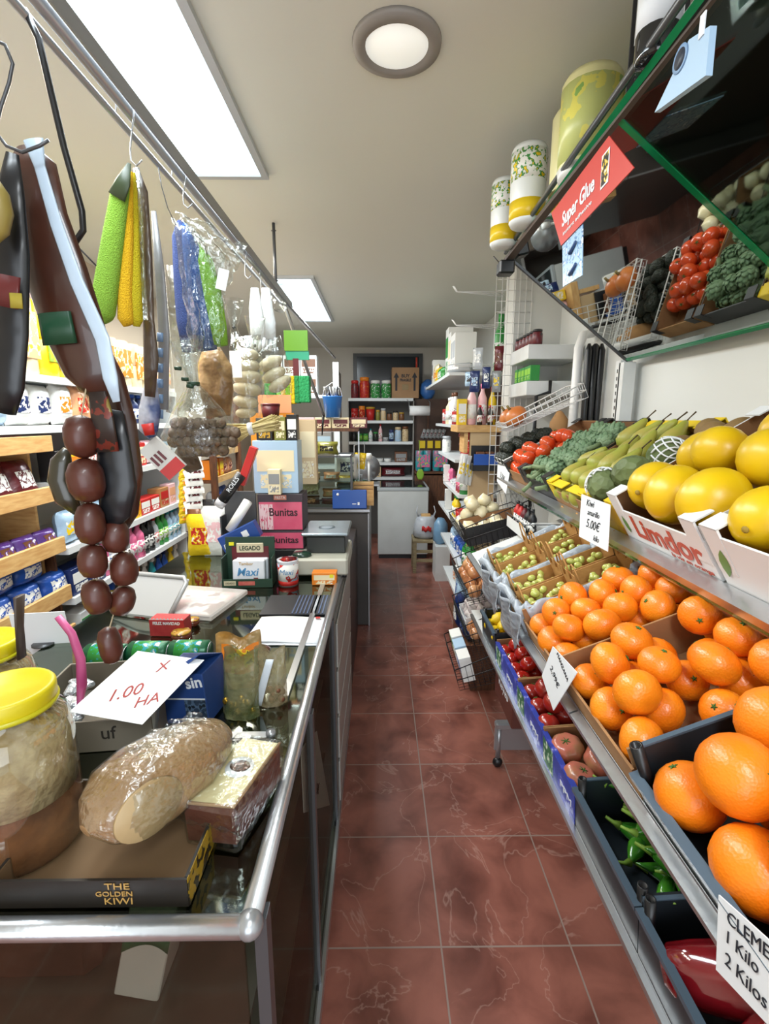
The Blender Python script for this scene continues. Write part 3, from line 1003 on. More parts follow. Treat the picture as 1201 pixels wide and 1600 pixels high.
for Y, w_, P_, r_, what, lb in ((1.58, 0.285, P_TOM, 0.032, 'dark red tomatoes, farthest on the lowest shelf', 'dark red tomato in the farthest blue crate'),
                                (1.31, 0.25, P_TOMR, 0.034, 'round tomatoes, middle of three blue printed crates', 'round tomato in the middle blue printed crate'),
                                (1.07, 0.225, P_TOMP, 0.040, 'pink ribbed tomatoes, nearest blue printed crate', 'pink ribbed tomato in the nearest blue printed crate')):
    t = crate('produce_crate', w_, 0.32, 0.095, M_KRAFT, M_KIN, 'blue printed crate of ' + what, 'crate', BB(Y), hf=0.085, rim=M_KRAFT, posts=False)
    printed(t, w_, 0.085, 'PPM')
    hexfill(P_, BB(Y), w_ - 0.015, 0.30, 0.036, r_, lb, 'tomato', what.split(',')[0] + ' in one crate', rnd, skip=0.04, zs=0.9,
            rot=(lambda q: (q.uniform(-35, 35), q.uniform(-35, 35), q.uniform(0, 360))))
plastic_crate(0.275, 0.33, 0.12, 'black plastic crate of long green peppers', BB(0.82), hf=0.10)
for k in range(21):
    c_, l_ = k % 7, k // 7
    place(P_GPEP[k % 3], BB(0.82) @ T(-0.095 + c_ * 0.031, 0.145 + 0.05 * (l_ % 2) + rnd.uniform(-0.012, 0.012), 0.028 + 0.034 * l_, rnd.uniform(-20, 20), rnd.uniform(-10, 10), rnd.uniform(55, 125) + (180 if k % 3 == 0 else 0), s=0.92),
          'long green pepper in the black crate, %s from the left in the %s layer' % (ORD[c_], ('bottom', 'middle', 'top')[l_]), 'pepper', 'green peppers in the crate')
plastic_crate(0.30, 0.33, 0.12, 'black plastic crate of dark red peppers, nearest on the lowest shelf', BB(0.53), hf=0.10)
for k, (x, y, z, q, s, pos) in enumerate(((0.05, 0.07, 0.075, (-70, 0, 10), 1.1, 'front right'), (-0.05, 0.075, 0.085, (-75, 10, -20), 1.15, 'front left'), (-0.09, 0.20, 0.10, (-60, 0, -60), 1.15, 'back left'),
                                     (0.02, 0.20, 0.09, (-70, 0, 70), 1.1, 'back middle'), (0.10, 0.20, 0.08, (-70, 0, 20), 1, 'back right'))):
    place(P_RPEP, BB(0.53) @ T(x, y, z, *q, s=s), 'dark red bell pepper at the %s of the black crate' % pos, 'pepper', 'red peppers in the crate')
plastic_crate(0.24, 0.30, 0.11, 'black plastic crate of lemons beyond the tomato crates', BB(1.86))
hexfill(P_LEM, BB(1.86), 0.22, 0.28, 0.03, 0.030, 'lemon in the crate beyond the tomatoes', 'lemon', 'lemons in the crate', rnd, skip=0.4)
# brown board box pushed under the tomato crates
o = obj('fruit_box', MB().use(mat('brown_printed_box', '5e3026', 0.6)).bx(-0.15, 0.15, 0, 0.34, 0, 0.2, b=0.003), None, T(0.56, 1.98, 0.30, rz=-90))
tag(o, 'brown printed board box tucked behind the tomato crates', 'box')
text('lettering', 'Reyes', o, on_front(0, -0.001, 0.1), 0.06, M_PAPER, 0.16)
obj_shelf = None


FR = {}


def card(label, cs, X, lines, ink, name='price_card', m=None, th=0.0015, cat='price sign'):
    """a written card whose corners are seen at these image points, in the vertical plane X of its rail"""
    if isinstance(X, (list, tuple)):
        P = [at(*c, Y=y) for c, y in zip(cs, X)]
        P[1] = P[0] + P[2] - P[3]
    else:
        P = [at(*c, X=X) for c in cs]
    o_ = P[3]
    ex = (P[2] - P[3])
    ey = (P[0] - P[3])
    nrm = ex.cross(ey).normalized()
    Mt = Matrix.Translation(o_)
    vs_ = [p - o_ for p in P] + [p - o_ - nrm * th for p in P]
    o = obj(name, MB().use(m or M_PAPER).add(vs_, [(0, 1, 2, 3), (7, 6, 5, 4), (0, 4, 5, 1), (1, 5, 6, 2), (2, 6, 7, 3), (3, 7, 4, 0)]), None, Mt)
    tag(o, label, cat)
    xa = ex.normalized()
    Z = nrm
    Yv = Z.cross(xa)
    o_fr = Matrix.Translation((ex + ey) / 2 + nrm * 0.0006) @ Matrix((xa, Yv, Z)).transposed().to_4x4()
    FR[o.name] = o_fr, ex.length, ey.length
    for s, u, v, size, a in lines:
        c = (ex * u + ey * v + (P[1] - P[0] - ex) * u * v)
        Mr = Matrix((xa, Yv, Z)).transposed().to_4x4()
        text('handwriting', s, o, Matrix.Translation(c + nrm * 0.0006) @ Mr @ Matrix.Rotation(R(a), 4, 'Z'), size, ink, shear=0.25, bold=-0.0001)
    return o


card('white handwritten card reading Kiwi amarillo 5.00', [(908, 772), (953, 789), (949, 862), (904, 838)], 0.565, [('Kiwi', 0.35, 0.86, 0.026, 0), ('amarillo', 0.48, 0.66, 0.022, 0), ('5.00€', 0.48, 0.40, 0.034, 0), ('kilo', 0.62, 0.14, 0.022, 0)], M_INK)
card('white curled price card at the far end of the top rail', [(777, 726), (797, 731), (790, 772), (776, 752)], 0.618, [('3,50€', 0.5, 0.5, 0.04, 0)], M_INK)
card('pale card reading MANZANA 2,99 on the middle rail', [(863, 1010), (901, 1051), (864, 1110), (846, 1056)], 0.362, [('MANZANA', 0.56, 0.84, 0.0135, 0), ('2,99€', 0.48, 0.48, 0.022, 0)], M_INK)
card('white card reading Clementina, nearest on the middle rail', [(1122, 1398), (1235, 1500), (1235, 1640), (1118, 1515)], 0.362,
     [('CLEMEN', 0.52, 0.84, 0.019, 0), ('1 Kilo', 0.36, 0.56, 0.019, -4), ('2 Kilos', 0.42, 0.26, 0.020, -4)], M_INK)

# ---------------------------------------------------------------- mirrored canopy above the top shelf


def canopy():
    t = thing('mirror_canopy', 'sloping mirror canopy with green glass edges above the fruit', 'mirror', T(0.50, 1.0, 2.21))
    I = t.matrix_world.inverted()
    mirror = mat('mirror_glass', 'c8cbc6', 0.02, 1.0)

    def P(Y, s, off=0.0):  # s 0 front edge, 1 wall edge
        a = Vector((0.475 + 0.02 * Y, Y, 2.23))
        b = Vector((0.99 + 0.015 * Y, Y, 1.84))
        n = Vector((0.55, 0, 0.835))
        return I @ (a + (b - a) * s + n * off)

    def slab(nm, m, y0, y1, s0, s1, o0, o1, lab=None):
        v = [P(y, s, o) for y in (y0, y1) for s, o in ((s0, o0), (s1, o0), (s1, o1), (s0, o1))]
        o = obj(nm, MB().use(m).add(v, [(0, 1, 2, 3), (7, 6, 5, 4), (0, 4, 5, 1), (1, 5, 6, 2), (2, 6, 7, 3), (3, 7, 4, 0)]), t)
        if lab:
            o['label'] = lab
    slab('mirror_pane', mirror, 1.158, 2.05, 0, 1, 0, 0.006)
    slab('glass_pane', mat('near_pane_glass', 'c8d4cc', 0.03, clear=0.5, tint='b8c8be'), 0.0, 1.14, 0, 1, 0, 0.006, 'clear near glass pane')
    slab('pane_joint', M_GEDGE, 1.14, 1.158, 0, 1, -0.002, 0.008, 'bright green glass joint')
    slab('front_edge', M_GEDGE, 0.0, 2.05, -0.012, 0.008, -0.003, 0.010, 'green front glass edge')
    slab('rear_edge', M_GEDGE, 0.0, 2.05, 0.99, 1.01, -0.003, 0.010, 'green rear glass edge')
    slab('end_strip', M_DSTEEL, 2.05, 2.065, 0, 1.01, -0.004, 0.012, 'dark end strip')
    # rail tube along the front edge
    obj('front_tube', MB().use(M_DSTEEL).tube([P(0.0, -0.035, 0.01), P(2.07, -0.035, 0.01)], 0.008, 10), t)
    b = MB().use(mat('canopy_board', '4a3c34', 0.6)).bx(0.0, 0.57, -1.0, 1.07, 0.008, 0.022)
    b.bx(0.545, 0.57, -1.0, 1.07, -0.34, 0.008)
    obj('top_board', b, t)
    obj('end_bracket', MB().use(M_BLK).bx(-0.03, 0.03, 1.01, 1.07, -0.05, 0.0, b=0.006).tube([(-0.05, 1.04, 0.02), (0.0, 1.04, -0.03)], 0.002), t)


canopy()
# cartons resting above the near glass pane
for x, y, z, w_, h_, c1, c2, lb in ((0.80, 0.70, 2.04, 0.20, 0.15, 'grey', 'white', 'grey carton above the near glass pane'), (0.86, 0.94, 2.00, 0.18, 0.15, 'brown', 'black', 'brown carton above the glass beside the joint')):
    place(item('carton', w_, h_, 0.14, c1, c2), T(x, y, z, rz=-90, rx=0), lb, 'box')
# pale card with a round emblem under the rail
o = card('pale blue card with a dark round emblem under the glass rail', [(1076, 62), (1109, 40), (1102, 118), (1022, 176)], 0.475, [], M_INK, 'display_card', mat('pale_blue_card', 'a9c6e0', 0.5), 0.01, 'card')
fr, wd, hd = FR[o.name]
obj('emblem', MB().use(mat('dark_emblem', '28303e', 0.5)).lathe([(0.0001, 0.0), (0.014, 0.0), (0.014, 0.001)], 20).use(mat('emblem_ring', '7c9cc0', 0.5)).lathe([(0.014, 0), (0.019, 0), (0.019, 0.0006), (0.014, 0.0006)], 20), o, Matrix.Translation(at(1062, 92, X=0.474) - o.location) @ Matrix.Rotation(R(-90), 4, 'Y'))
obj('hanging_tape', MB().use(M_PAPER).bx(-0.001, 0.001, -0.006, 0.006, 0, 0.03), o, Matrix.Translation(at(1095, 58, X=0.474) - o.location))
# super glue advertising card
o = card('red Super Glue card hanging from the canopy rail', [(951, 212), (990, 262), (876, 384), (861, 333)], 0.485, [], M_PAPER, 'hanging_card', mat('red_card', 'c2352c', 0.45), 0.002, 'card')
P4 = [at(951, 212, X=0.485), at(990, 262, X=0.485), at(876, 384, X=0.485), at(861, 333, X=0.485)]
ex = (P4[0] - P4[3]).normalized()
nn = Vector((-1, 0, 0))
ey = nn.cross(ex)
Mr = Matrix((ex, ey, nn)).transposed().to_4x4()
mid = (P4[0] + P4[1] + P4[2] + P4[3]) / 4 - o.matrix_world.translation
wd = (P4[0] - P4[3]).length
text('lettering', 'Super Glue', o, Matrix.Translation(mid - ex * wd * 0.10 + nn * 0.001) @ Mr, 0.05, M_PAPER, wd * 0.56, bold=0.001)
text('lettering', 'instant adhesive', o, Matrix.Translation(mid - ex * wd * 0.10 + nn * 0.001 - ey * 0.036) @ Mr, 0.014, M_PAPER, wd * 0.5)
pm = MB().use(M_PAPER).bx(-0.018, 0.018, -0.034, 0.034, 0, 0.001)
pm.use(busy('black', 'yellow', 'white', 90)).bx(-0.015, 0.015, -0.030, 0.030, 0.001, 0.0014)
obj('picture_panel', pm, o, Matrix.Translation(mid + ex * wd * 0.33 + nn * 0.0006) @ Mr)
o = card('blue blister strip of glue tubes hanging under the red card', [(878, 380), (910, 350), (909, 430), (879, 448)], 0.488, [], M_INK, 'blister_strip', mat('blue_blister', '9ec0dc', 0.3, busy=(60, '5a86b8', 'e4ecf4')), 0.002, 'blister pack')
for k in range(2):
    c = at(894, 388 + 34 * k, X=0.484) - o.matrix_world.translation
    obj('glue_tube', MB().use(mat('glue_tube', '35507c', 0.3)).tube([c + Vector((0, 0.018, -0.006)), c + Vector((0, -0.018, 0.010))], [0.005, 0.003], 8), o)

# packs on top of the canopy
for i, (px, Y, h_, r_, lb) in enumerate(((789, 1.96, 0.225, 0.052, 'white kitchen roll with yellow band, farthest on the canopy'), (823, 1.76, 0.235, 0.058, 'white kitchen roll with yellow band beside the large pack'))):
    mb = MB().use(mat('roll_wrap', 'dfe3e2', 0.3)).lathe([(r_ * 0.3, 0), (r_ * 0.9, 0.002), (r_, 0.012), (r_, h_ - 0.012), (r_ * 0.9, h_), (r_ * 0.3, h_ - 0.004)], 22)
    p = MB().use(mat('yellow_band_print', 'dcbc1c', 0.3)).lathe([(r_ * 1.008, 0.015), (r_ * 1.008, h_ * 0.30)], 22)
    q = MB().use(busy('white', 'green', 'yellow', 70)).lathe([(r_ * 1.006, h_ * 0.55), (r_ * 1.006, h_ * 0.92)], 22)
    P_ = proto('kitchen_roll', mb, ('band', p, 'yellow printed band'), ('print', q))
    place(P_, T(at(px, 330, Y=Y).x, Y, 2.234), lb, 'kitchen roll')
mb = MB().use(mat('yellow_wrap', 'd8d088', 0.3, var=(3, 'e6e4b8'), bump=(25, 0.2)))
for i in range(2):
    mb.lathe([(0.02, 0), (0.066, 0.003), (0.076, 0.02), (0.076, 0.222), (0.066, 0.238), (0.02, 0.236)], 22, T(0.0, 0.076 + 0.14 * i, 0))
    mb.lathe([(0.02, 0), (0.066, 0.003), (0.076, 0.02), (0.076, 0.222), (0.066, 0.238), (0.02, 0.236)], 22, T(0.145, 0.076 + 0.14 * i, 0))
r_ = proto('toilet_roll_pack', mb, ('print', MB().use(mat('lemon_print', 'c6cc7c', 0.3, busy=(12, 'e4dc6a', '8fb860'))).lathe([(0.0768, 0.03), (0.0768, 0.21)], 22, T(0, 0.076, 0)), 'green and yellow fruit print'),
           ('base_film', MB().use(mat('white_wrap_end', 'e2e4e0', 0.3)).lathe([(0.072, 0.0), (0.0775, 0.022)], 22, T(0, 0.076, 0))))
place(r_, T(0.545, 1.36, 2.234, rz=-10), 'large yellow wrapped pack of paper rolls on the canopy', 'paper rolls')
# bottle box
t = place(item('carton', 0.10, 0.24, 0.10, 'black', 'white'), T(0.55, 1.10, 2.234, rz=-25), 'dark bottle box beside the large yellow roll pack', 'box')
P_ = proto('wine_bottle', MB().use(mat('dark_bottle', '15181a', 0.08, coat=0.5)).lathe([(0.034, 0), (0.037, 0.01), (0.037, 0.15), (0.014, 0.19), (0.013, 0.235)], 18),
           ('label', MB().use(M_PAPER).lathe([(0.0375, 0.05), (0.0375, 0.12)], 18), 'white curved label'))
o = place(P_, T(0.505, 1.01, 2.234), 'dark bottle with a white label standing on the canopy', 'bottle')
text('lettering', 'esta', o, Matrix.Rotation(R(-40), 4, 'Z') @ on_front(0, -0.0385, 0.10), 0.03, M_INK)
# ---------------------------------------------------------------- beyond the fruit: wire baskets, racks, pillar


def wire_box(mb, w, d, h, hf, r=0.0018, step=0.025, M=None):
    """open wire basket, front at y=0, front wall height hf"""
    for z0, hh in ((0.002, None),):
        n = int(w / step)
        for i in range(n + 1):
            x = -w / 2 + w * i / n
            mb.tube([(x, 0, hf), (x, 0, 0), (x, d, 0), (x, d, h)], r * 0.7, 5, M)
        n = int(d / step)
        for i in range(1, n):
            y = d * i / n
            hh = hf + (h - hf) * i / n
            mb.tube([(-w / 2, y, hh), (-w / 2, y, 0), (w / 2, y, 0), (w / 2, y, hh)], r * 0.7, 5, M)
    for k in (1, 0.5):
        mb.tube([(-w / 2, 0, hf * k), (w / 2, 0, hf * k), (w / 2, d, h * k), (-w / 2, d, h * k), (-w / 2, 0, hf * k)], r * 1.5, 6, M)
    return mb


t = thing('basket_stand', 'black wire basket stand with four tilted baskets beyond the fruit display', 'basket stand', T(0.40, 2.33, 0))
BK = []
for k, (z, x, lab) in enumerate(((1.00, 0.0, 'top'), (0.74, 0.02, 'second'), (0.53, 0.03, 'third'), (0.30, -0.01, 'lowest'))):
    Mb = T(x, 0, z, rz=-90) @ T(0, 0, 0, rx=14)
    obj('wire_basket', wire_box(MB().use(M_BLKW), 0.40, 0.34, 0.17, 0.11, M=Mb), t)
    BK.append(T(0.40, 2.33, 0) @ Mb)
for sx in (-0.2, 0.2):
    for y in (0.36,):
        obj('post', MB().use(M_BLKW).tube([(y, sx, 0), (y, sx, 1.1)], 0.006, 6), t)
cM = BK[0] @ T(-0.06, 0.04, 0.03, rx=6)
t = crate('produce_crate', 0.20, 0.27, 0.09, M_BOXBLK, M_KIN, 'black printed board crate tilted in the top wire basket', 'crate', BK[0] @ T(0.075, 0.02, 0.012), posts=False, hf=0.085)
text('lettering', 'Frutas', t, on_front(-0.03, -0.001, 0.045), 0.035, mat('grey_print', '8a8a8c', 0.5), 0.07)
hexfill(P_WONION, BK[0] @ T(-0.09, 0.01, 0.02), 0.16, 0.28, 0.0, 0.036, 'round white onion in the top wire basket', 'onion', 'white onions in the top basket', rnd, lay3=True, rot=lambda q: (q.uniform(-50, 50), 0, q.uniform(0, 360)))
hexfill(P_WONION, BK[0] @ T(0.075, 0.02, 0.03), 0.18, 0.24, 0.0, 0.036, 'round white onion in the black crate', 'onion', 'white onions in the black crate', rnd, layer2=False, rot=lambda q: (q.uniform(-50, 50), 0, q.uniform(0, 360)))
hexfill(P_ONION, BK[1] @ T(0, 0.01, 0.01), 0.38, 0.30, 0.0, 0.034, 'brown onion in the second wire basket', 'onion', 'brown onions in the second basket', rnd, rot=lambda q: (q.uniform(-60, 60), 0, q.uniform(0, 360)), skip=0.1)
# shallow white tray of garlic
crate('garlic_tray', 0.20, 0.22, 0.05, M_WBOARD, M_WBOARD, 'shallow white tray of garlic in the third wire basket', 'tray', BK[2] @ T(-0.06, 0.02, 0.02), posts=False)
hexfill(P_GARLIC, BK[2] @ T(-0.06, 0.03, 0.035), 0.19, 0.20, 0.0, 0.023, 'white garlic bulb in the shallow tray', 'garlic', 'garlic bulbs in the tray', rnd, rot=lambda q: (q.uniform(-40, 40), q.uniform(-40, 40), 0), skip=0.1)
hexfill(P_ONION, BK[2] @ T(0.12, 0.02, 0.01), 0.13, 0.20, 0.0, 0.026, 'small dark red shallot beside the garlic tray', 'shallot', 'shallots in the third basket', rnd, layer2=True)
for i, (c1, c2) in enumerate((('white', 'green'), ('pale-blue', 'white'), ('white', 'blue'))):
    place(item('carton', 0.10, 0.13, 0.06, c1, c2), BK[3] @ T(-0.13 + 0.12 * i, 0.03, 0.01), '%s carton with %s label, %s from the far side in the lowest basket' % (c1, c2, ORD[i]), 'box')
# bottles in a white tray under the top rail
t = thing('bottle_tray', 'white lidded tray of small dark bottles under the top rail', 'tray', T(0.56, 1.93, 1.14, rz=-90))
obj('tray', MB().use(M_WHT).bx(-0.13, 0.13, 0, 0.2, 0, 0.012).bx(-0.13, 0.13, 0, 0.004, 0.012, 0.045), t)
obj('guard_wire', MB().use(M_DSTEEL).tube([(-0.13, 0, 0.05), (-0.13, -0.002, 0.06), (0.13, -0.002, 0.06), (0.13, 0.2, 0.06)], 0.002), t)
for i in range(5):
    c = ('red', 'red', 'maroon', 'black', 'black')[i]
    place(item('bottle', 0.035, 0.10, 0.035, c, 'black'), T(0.58, 2.03 - 0.05 * i, 1.155, rz=-90), 'small %s bottle, %s from the far end of the white tray' % (c, ORD[i]), 'bottle')

# white wire grid on the pillar face and its hanging goods
t = thing('wire_grid', 'tall white wire grid fixed to the pillar', 'wire grid', T(0.79, 2.99, 1.2))
mb = MB().use(M_WHTW)
for i in range(7):
    x = -0.105 + 0.035 * i
    mb.tube([(x, 0, -0.3), (x, 0, 1.28)], 0.0025, 5)
for i in range(27):
    mb.tube([(-0.105, 0.004, -0.3 + i * 0.06), (0.105, 0.004, -0.3 + i * 0.06)], 0.002, 5)
obj('wires', mb, t)
for k, z in enumerate((2.30, 2.12, 1.90)):
    t = thing('hook_rack', 'white wire display arms on the pillar, %s from the top' % ORD[k], 'display arm', T(0.70, 2.97, z))
    mb = MB().use(M_WHTW)
    for i in range(3):
        mb.tube([(0.02, -0.02 * i, 0.008 * i), (-0.26, -0.10 + 0.03 * i, 0.008 * i), (-0.28, -0.10 + 0.03 * i, 0.03 + 0.008 * i)], 0.0022, 5)
    obj('arms', mb, t)
for k, (px, py, Y, w_, h_, c1, c2, lb) in enumerate(((746, 560, 2.9, 0.055, 0.12, 'silver', 'white', 'silver blister card hanging from the upper wire arm'), (733, 592, 2.88, 0.05, 0.08, 'pale-blue', 'black', 'pale blister card hanging from the wire arm near the boxes'),
                                                    (741, 596, 2.86, 0.055, 0.12, 'navy', 'pale-blue', 'blue razor card hanging on the lowest wire arm'), (759, 590, 2.86, 0.045, 0.12, 'navy', 'white', 'dark blue card hanging beside the razor card'),
                                                    (775, 596, 2.86, 0.05, 0.12, 'grey', 'yellow', 'grey and yellow card hanging against the pillar'), (779, 560, 2.9, 0.05, 0.14, 'maroon', 'brown', 'dark maroon sachet strip hanging against the pillar grid'))):
    p = at(px, py, Y=Y)
    place(item('pouch', w_, h_, 0.015, c1, c2), T(p.x, p.y, p.z - h_ / 2, rz=-20), lb, 'blister card')

# wooden end shelf with bottles
t = thing('wooden_shelf', 'pale wooden end shelf with beige panel beside the pillar', 'shelf', T(0.66, 3.18, 0))
obj('board', MB().use(M_PINE).bx(-0.15, 0.16, 0.0, 0.30, 1.515, 1.56, b=0.003), t)
obj('panel', MB().use(mat('beige_panel', 'c9ad84', 0.5, var=(3, 'bfa27a'))).bx(-0.06, 0.11, 0.02, 0.05, 0.55, 1.515), t)
obj('bracket', MB().use(M_PINE).bx(-0.10, -0.075, 0.02, 0.2, 1.38, 1.515), t)
for x, k, w_, h_, c1, c2, lb in ((0.555, 'carton', 0.06, 0.17, 'yellow', 'white', 'bright yellow carton on the wooden end shelf'), (0.622, 'bottle', 0.062, 0.27, 'pale-pink', 'white', 'tall pale pink bottle beside the yellow carton'),
                                 (0.692, 'bottle', 0.062, 0.27, 'pale-pink', 'pink', 'tall pink bottle in the middle of the wooden shelf'), (0.76, 'bottle', 0.055, 0.25, 'yellow', 'red', 'yellow bottle nearest the pillar on the wooden shelf')):
    place(item(k, w_, h_, 0.06, c1, c2), T(x, 3.27, 1.562), lb, CAT[k])
for x, lb in ((0.665, 'small black bottle in front of the pink bottles'), (0.735, 'small black bottle beside the other, nearer the pillar')):
    place(item('bottle', 0.036, 0.13, 0.036, 'black', 'red'), T(x, 3.215, 1.562), lb, 'bottle')
t = thing('wire_tray', 'black and blue tray hung on the beige panel', 'tray', T(0.685, 3.14, 1.27))
obj('tray', MB().use(M_BLK).bx(-0.085, 0.085, -0.05, 0.04, 0, 0.05, b=0.004).bx(-0.08, 0.08, 0.03, 0.04, 0.05, 0.16), t)
obj('blue_bar', MB().use(col('blue')).bx(-0.078, 0.078, -0.056, -0.05, 0.04, 0.11).bx(0.05, 0.08, -0.05, 0.03, 0.05, 0.11), t)
for i in range(2):
    place(item('carton', 0.05, 0.07, 0.04, 'brown', 'silver'), T(0.655 + 0.06 * i, 3.105, 1.322), 'small brown box on the %s of the black and blue tray' % ('left', 'right')[i], 'box')
for i in range(3):
    place(item('pouch', 0.05, 0.19, 0.015, 'white', 'yellow'), T(0.53 + 0.028 * i, 3.14 + 0.02 * i, 1.19 - 0.012 * i, ry=8), 'yellow and white hanging packet, %s from left beside the beige panel' % ORD[i], 'packet')

# grocery shelves along the right wall beyond the pillar
M_SHELF = mat('white_shelf_metal', 'd7dbdc', 0.35)
t = thing('grocery_shelving', 'white metal wall shelving on the right beyond the wooden panel', 'shelving', T(0.8, 4.0, 0))
for z, x0, y0, y1 in ((1.93, 0.50, 3.55, 5.3), (1.56, 0.55, 3.55, 4.75), (1.31, 0.55, 3.5, 4.5), (1.08, 0.55, 3.3, 4.1), (0.85, 0.55, 3.1, 4.42), (0.60, 0.55, 3.0, 4.2), (0.35, 0.55, 2.9, 4.0)):
    obj('shelf', MB().use(M_SHELF).bx(x0 - 0.8, 0.27, y0 - 4.0, y1 - 4.0, z - 0.022, z), t)
obj('back_panel', MB().use(M_DWOOD).bx(0.262, 0.278, -0.78, 1.3, 0.2, 1.9), t)
RW = 'on the %s right wall shelf'
# top shelf goods
row([('pouch', 0.10, 0.13, 0.08, 'green', 'white', 2), ('pouch', 0.10, 0.15, 0.08, 'yellow', 'orange', 2), ('pouch', 0.10, 0.20, 0.08, 'cream', 'orange', 2), ('carton', 0.12, 0.26, 0.16, 'white', 'grey', 1)], '-x', 4.42, 0.54, 1.93, 'of the topmost right wall shelf', 'goods on the topmost right shelf')
row([('carton', 0.10, 0.30, 0.16, 'white', 'silver', 2), ('carton', 0.14, 0.34, 0.2, 'white', 'cream', 1), ('carton', 0.16, 0.40, 0.2, 'white', 'green', 1)], '-x', 3.72, 0.56, 1.93, 'of the topmost shelf nearest the pillar', 'cartons on the topmost right shelf')
place(item('pouch', 0.2, 0.07, 0.18, 'silver', 'white'), T(0.52, 3.60, 1.93, rz=-60), 'silver wrapped tray nearest on the topmost right shelf', 'package')
place(item('bottle', 0.09, 0.38, 0.09, 'green', 'green'), T(0.80, 3.50, 1.93, rz=-90), 'tall green bottle behind the white boxes near the pillar', 'bottle')
row([('can', 0.07, 0.13, 0.07, 'red', 'white', 2), ('can', 0.07, 0.11, 0.07, 'red', 'silver', 1), ('bottle', 0.07, 0.22, 0.07, 'cream', 'white', 3), ('bottle', 0.07, 0.25, 0.07, 'white', 'brown', 2), ('can', 0.07, 0.1, 0.07, 'red', 'white', 2)][::-1], '-x', 3.75, 0.57, 1.56, RW % 'upper', 'goods on the upper right shelf')
row([('jar', 0.07, 0.14, 0.07, 'white', 'silver', 2)], '-x', 4.3, 0.57, 1.31, 'of the shelf with red bags', 'white jars')
for i in range(6):
    place(item('pouch', 0.17, 0.045, 0.12, 'red', 'maroon'), T(0.64 + 0.04 * (i % 2), 3.80 + 0.03 * (i % 3), 1.312 + 0.035 * i, rz=-90 + 9 * i - 20), 'red mesh bag, %s from the bottom of the red heap' % ORD[i], 'bag', 'red bags heaped on the shelf')
row([('pouch', 0.12, 0.05, 0.12, 'silver', 'white', 3), ('pouch', 0.1, 0.12, 0.06, 'pink', 'white', 1)], '-x', 3.55, 0.57, 1.08, 'of the fourth right wall shelf', 'goods on the fourth right shelf')
row([('can', 0.075, 0.15, 0.075, 'green', 'white', 1), ('can', 0.075, 0.11, 0.075, 'red', 'pink', 2)], '-x', 3.32, 0.56, 1.08, 'of the fourth shelf, nearest cans', 'cans on the fourth right shelf')
place(item('carton', 0.05, 0.14, 0.05, 'white', 'grey'), T(0.545, 4.06, 1.082, rz=-90), 'white carton standing at the far end of the fourth shelf', 'box')
row([('pouch', 0.12, 0.05, 0.12, 'white', 'pale-blue', 2), ('tub', 0.08, 0.08, 0.08, 'red', 'red', 1), ('bottle', 0.06, 0.16, 0.06, 'yellow', 'green', 2)], '-x', 3.3, 0.57, 0.85, 'of the fifth right wall shelf', 'goods on the fifth right shelf')
place(item('carton', 0.05, 0.17, 0.05, 'white', 'silver'), T(0.555, 4.0, 0.852, rz=-90), 'narrow white carton on the fifth right shelf beside the bottles', 'box')
row([('bottle', 0.08, 0.19, 0.08, 'green', 'green', 2), ('pouch', 0.12, 0.12, 0.09, 'blue', 'white', 3), ('bottle', 0.08, 0.2, 0.08, 'pale-blue', 'blue', 2)], '-x', 3.1, 0.57, 0.60, 'of the sixth right wall shelf', 'goods on the sixth right shelf')
row([('pouch', 0.12, 0.14, 0.09, 'cream', 'pink', 2), ('pouch', 0.12, 0.14, 0.09, 'white', 'orange', 3)], '-x', 3.0, 0.57, 0.35, 'of the lowest right wall shelf', 'bags on the lowest right shelf')
# things standing on the floor by the baskets
for i, (x, y, c1, c2, h_) in enumerate(((0.50, 2.98, 'pale-blue', 'white', 0.27), (0.47, 2.86, 'navy', 'white', 0.22), (0.49, 2.72, 'navy', 'blue', 0.2), (0.52, 3.12, 'pale-blue', 'blue', 0.3))):
    place(item('pouch', 0.13, h_, 0.09, c1, c2), T(x, y, 0.30, rz=-90), '%s wrapped bag, %s from the near end beside the wire baskets' % (c1, ORD[(2, 1, 0, 3)[i]]), 'bag')
o = obj('low_ledge', MB().use(M_DWOOD).bx(0.50, 0.7, 2.62, 3.3, 0.27, 0.29).bx(0.54, 0.7, 2.62, 3.3, 0, 0.27))
tag(o, 'low dark ledge beside the wire baskets on the floor', 'ledge')

# recess behind: floating white shelves, jars, dark bars
for z, x0, lb, nm_ in ((1.985, 0.78, 'upper white floating shelf with dark jars beside the pillar', 0), (1.80, 0.78, 'lower white floating shelf with green boxes beside the pillar', 1)):
    tag(obj('floating_shelf', MB().use(M_WHT).bx(x0, 1.07, 2.62, 2.97, z - 0.075, z, b=0.003)), lb, 'shelf')
row([('jar', 0.055, 0.075, 0.055, 'maroon', 'black', 6)], '-x', 2.62, 0.80, 1.987, 'of the upper floating shelf', 'dark jars on the floating shelf')
row([('carton', 0.055, 0.08, 0.05, 'green', 'lime', 5)], '-x', 2.63, 0.80, 1.802, 'of the lower floating shelf', 'green boxes on the floating shelf')
o = obj('stand_post', MB().use(M_BLKW).tube([(0.83, 2.60, 1.0), (0.83, 2.60, 1.72), (0.9, 2.60, 1.74), (0.9, 2.60, 1.80)], 0.010, 8))
tag(o, 'black bent metal post below the floating shelves', 'post')
o = obj('pipe', MB().use(M_WHTW).tube([(1.06, 2.50, 2.02), (0.99, 2.44, 2.0), (0.965, 2.42, 1.94), (0.96, 2.42, 1.4), (0.96, 2.42, 1.2)], 0.022, 10))
tag(o, 'thick white bent pipe on the wall right of the floating shelves', 'pipe')
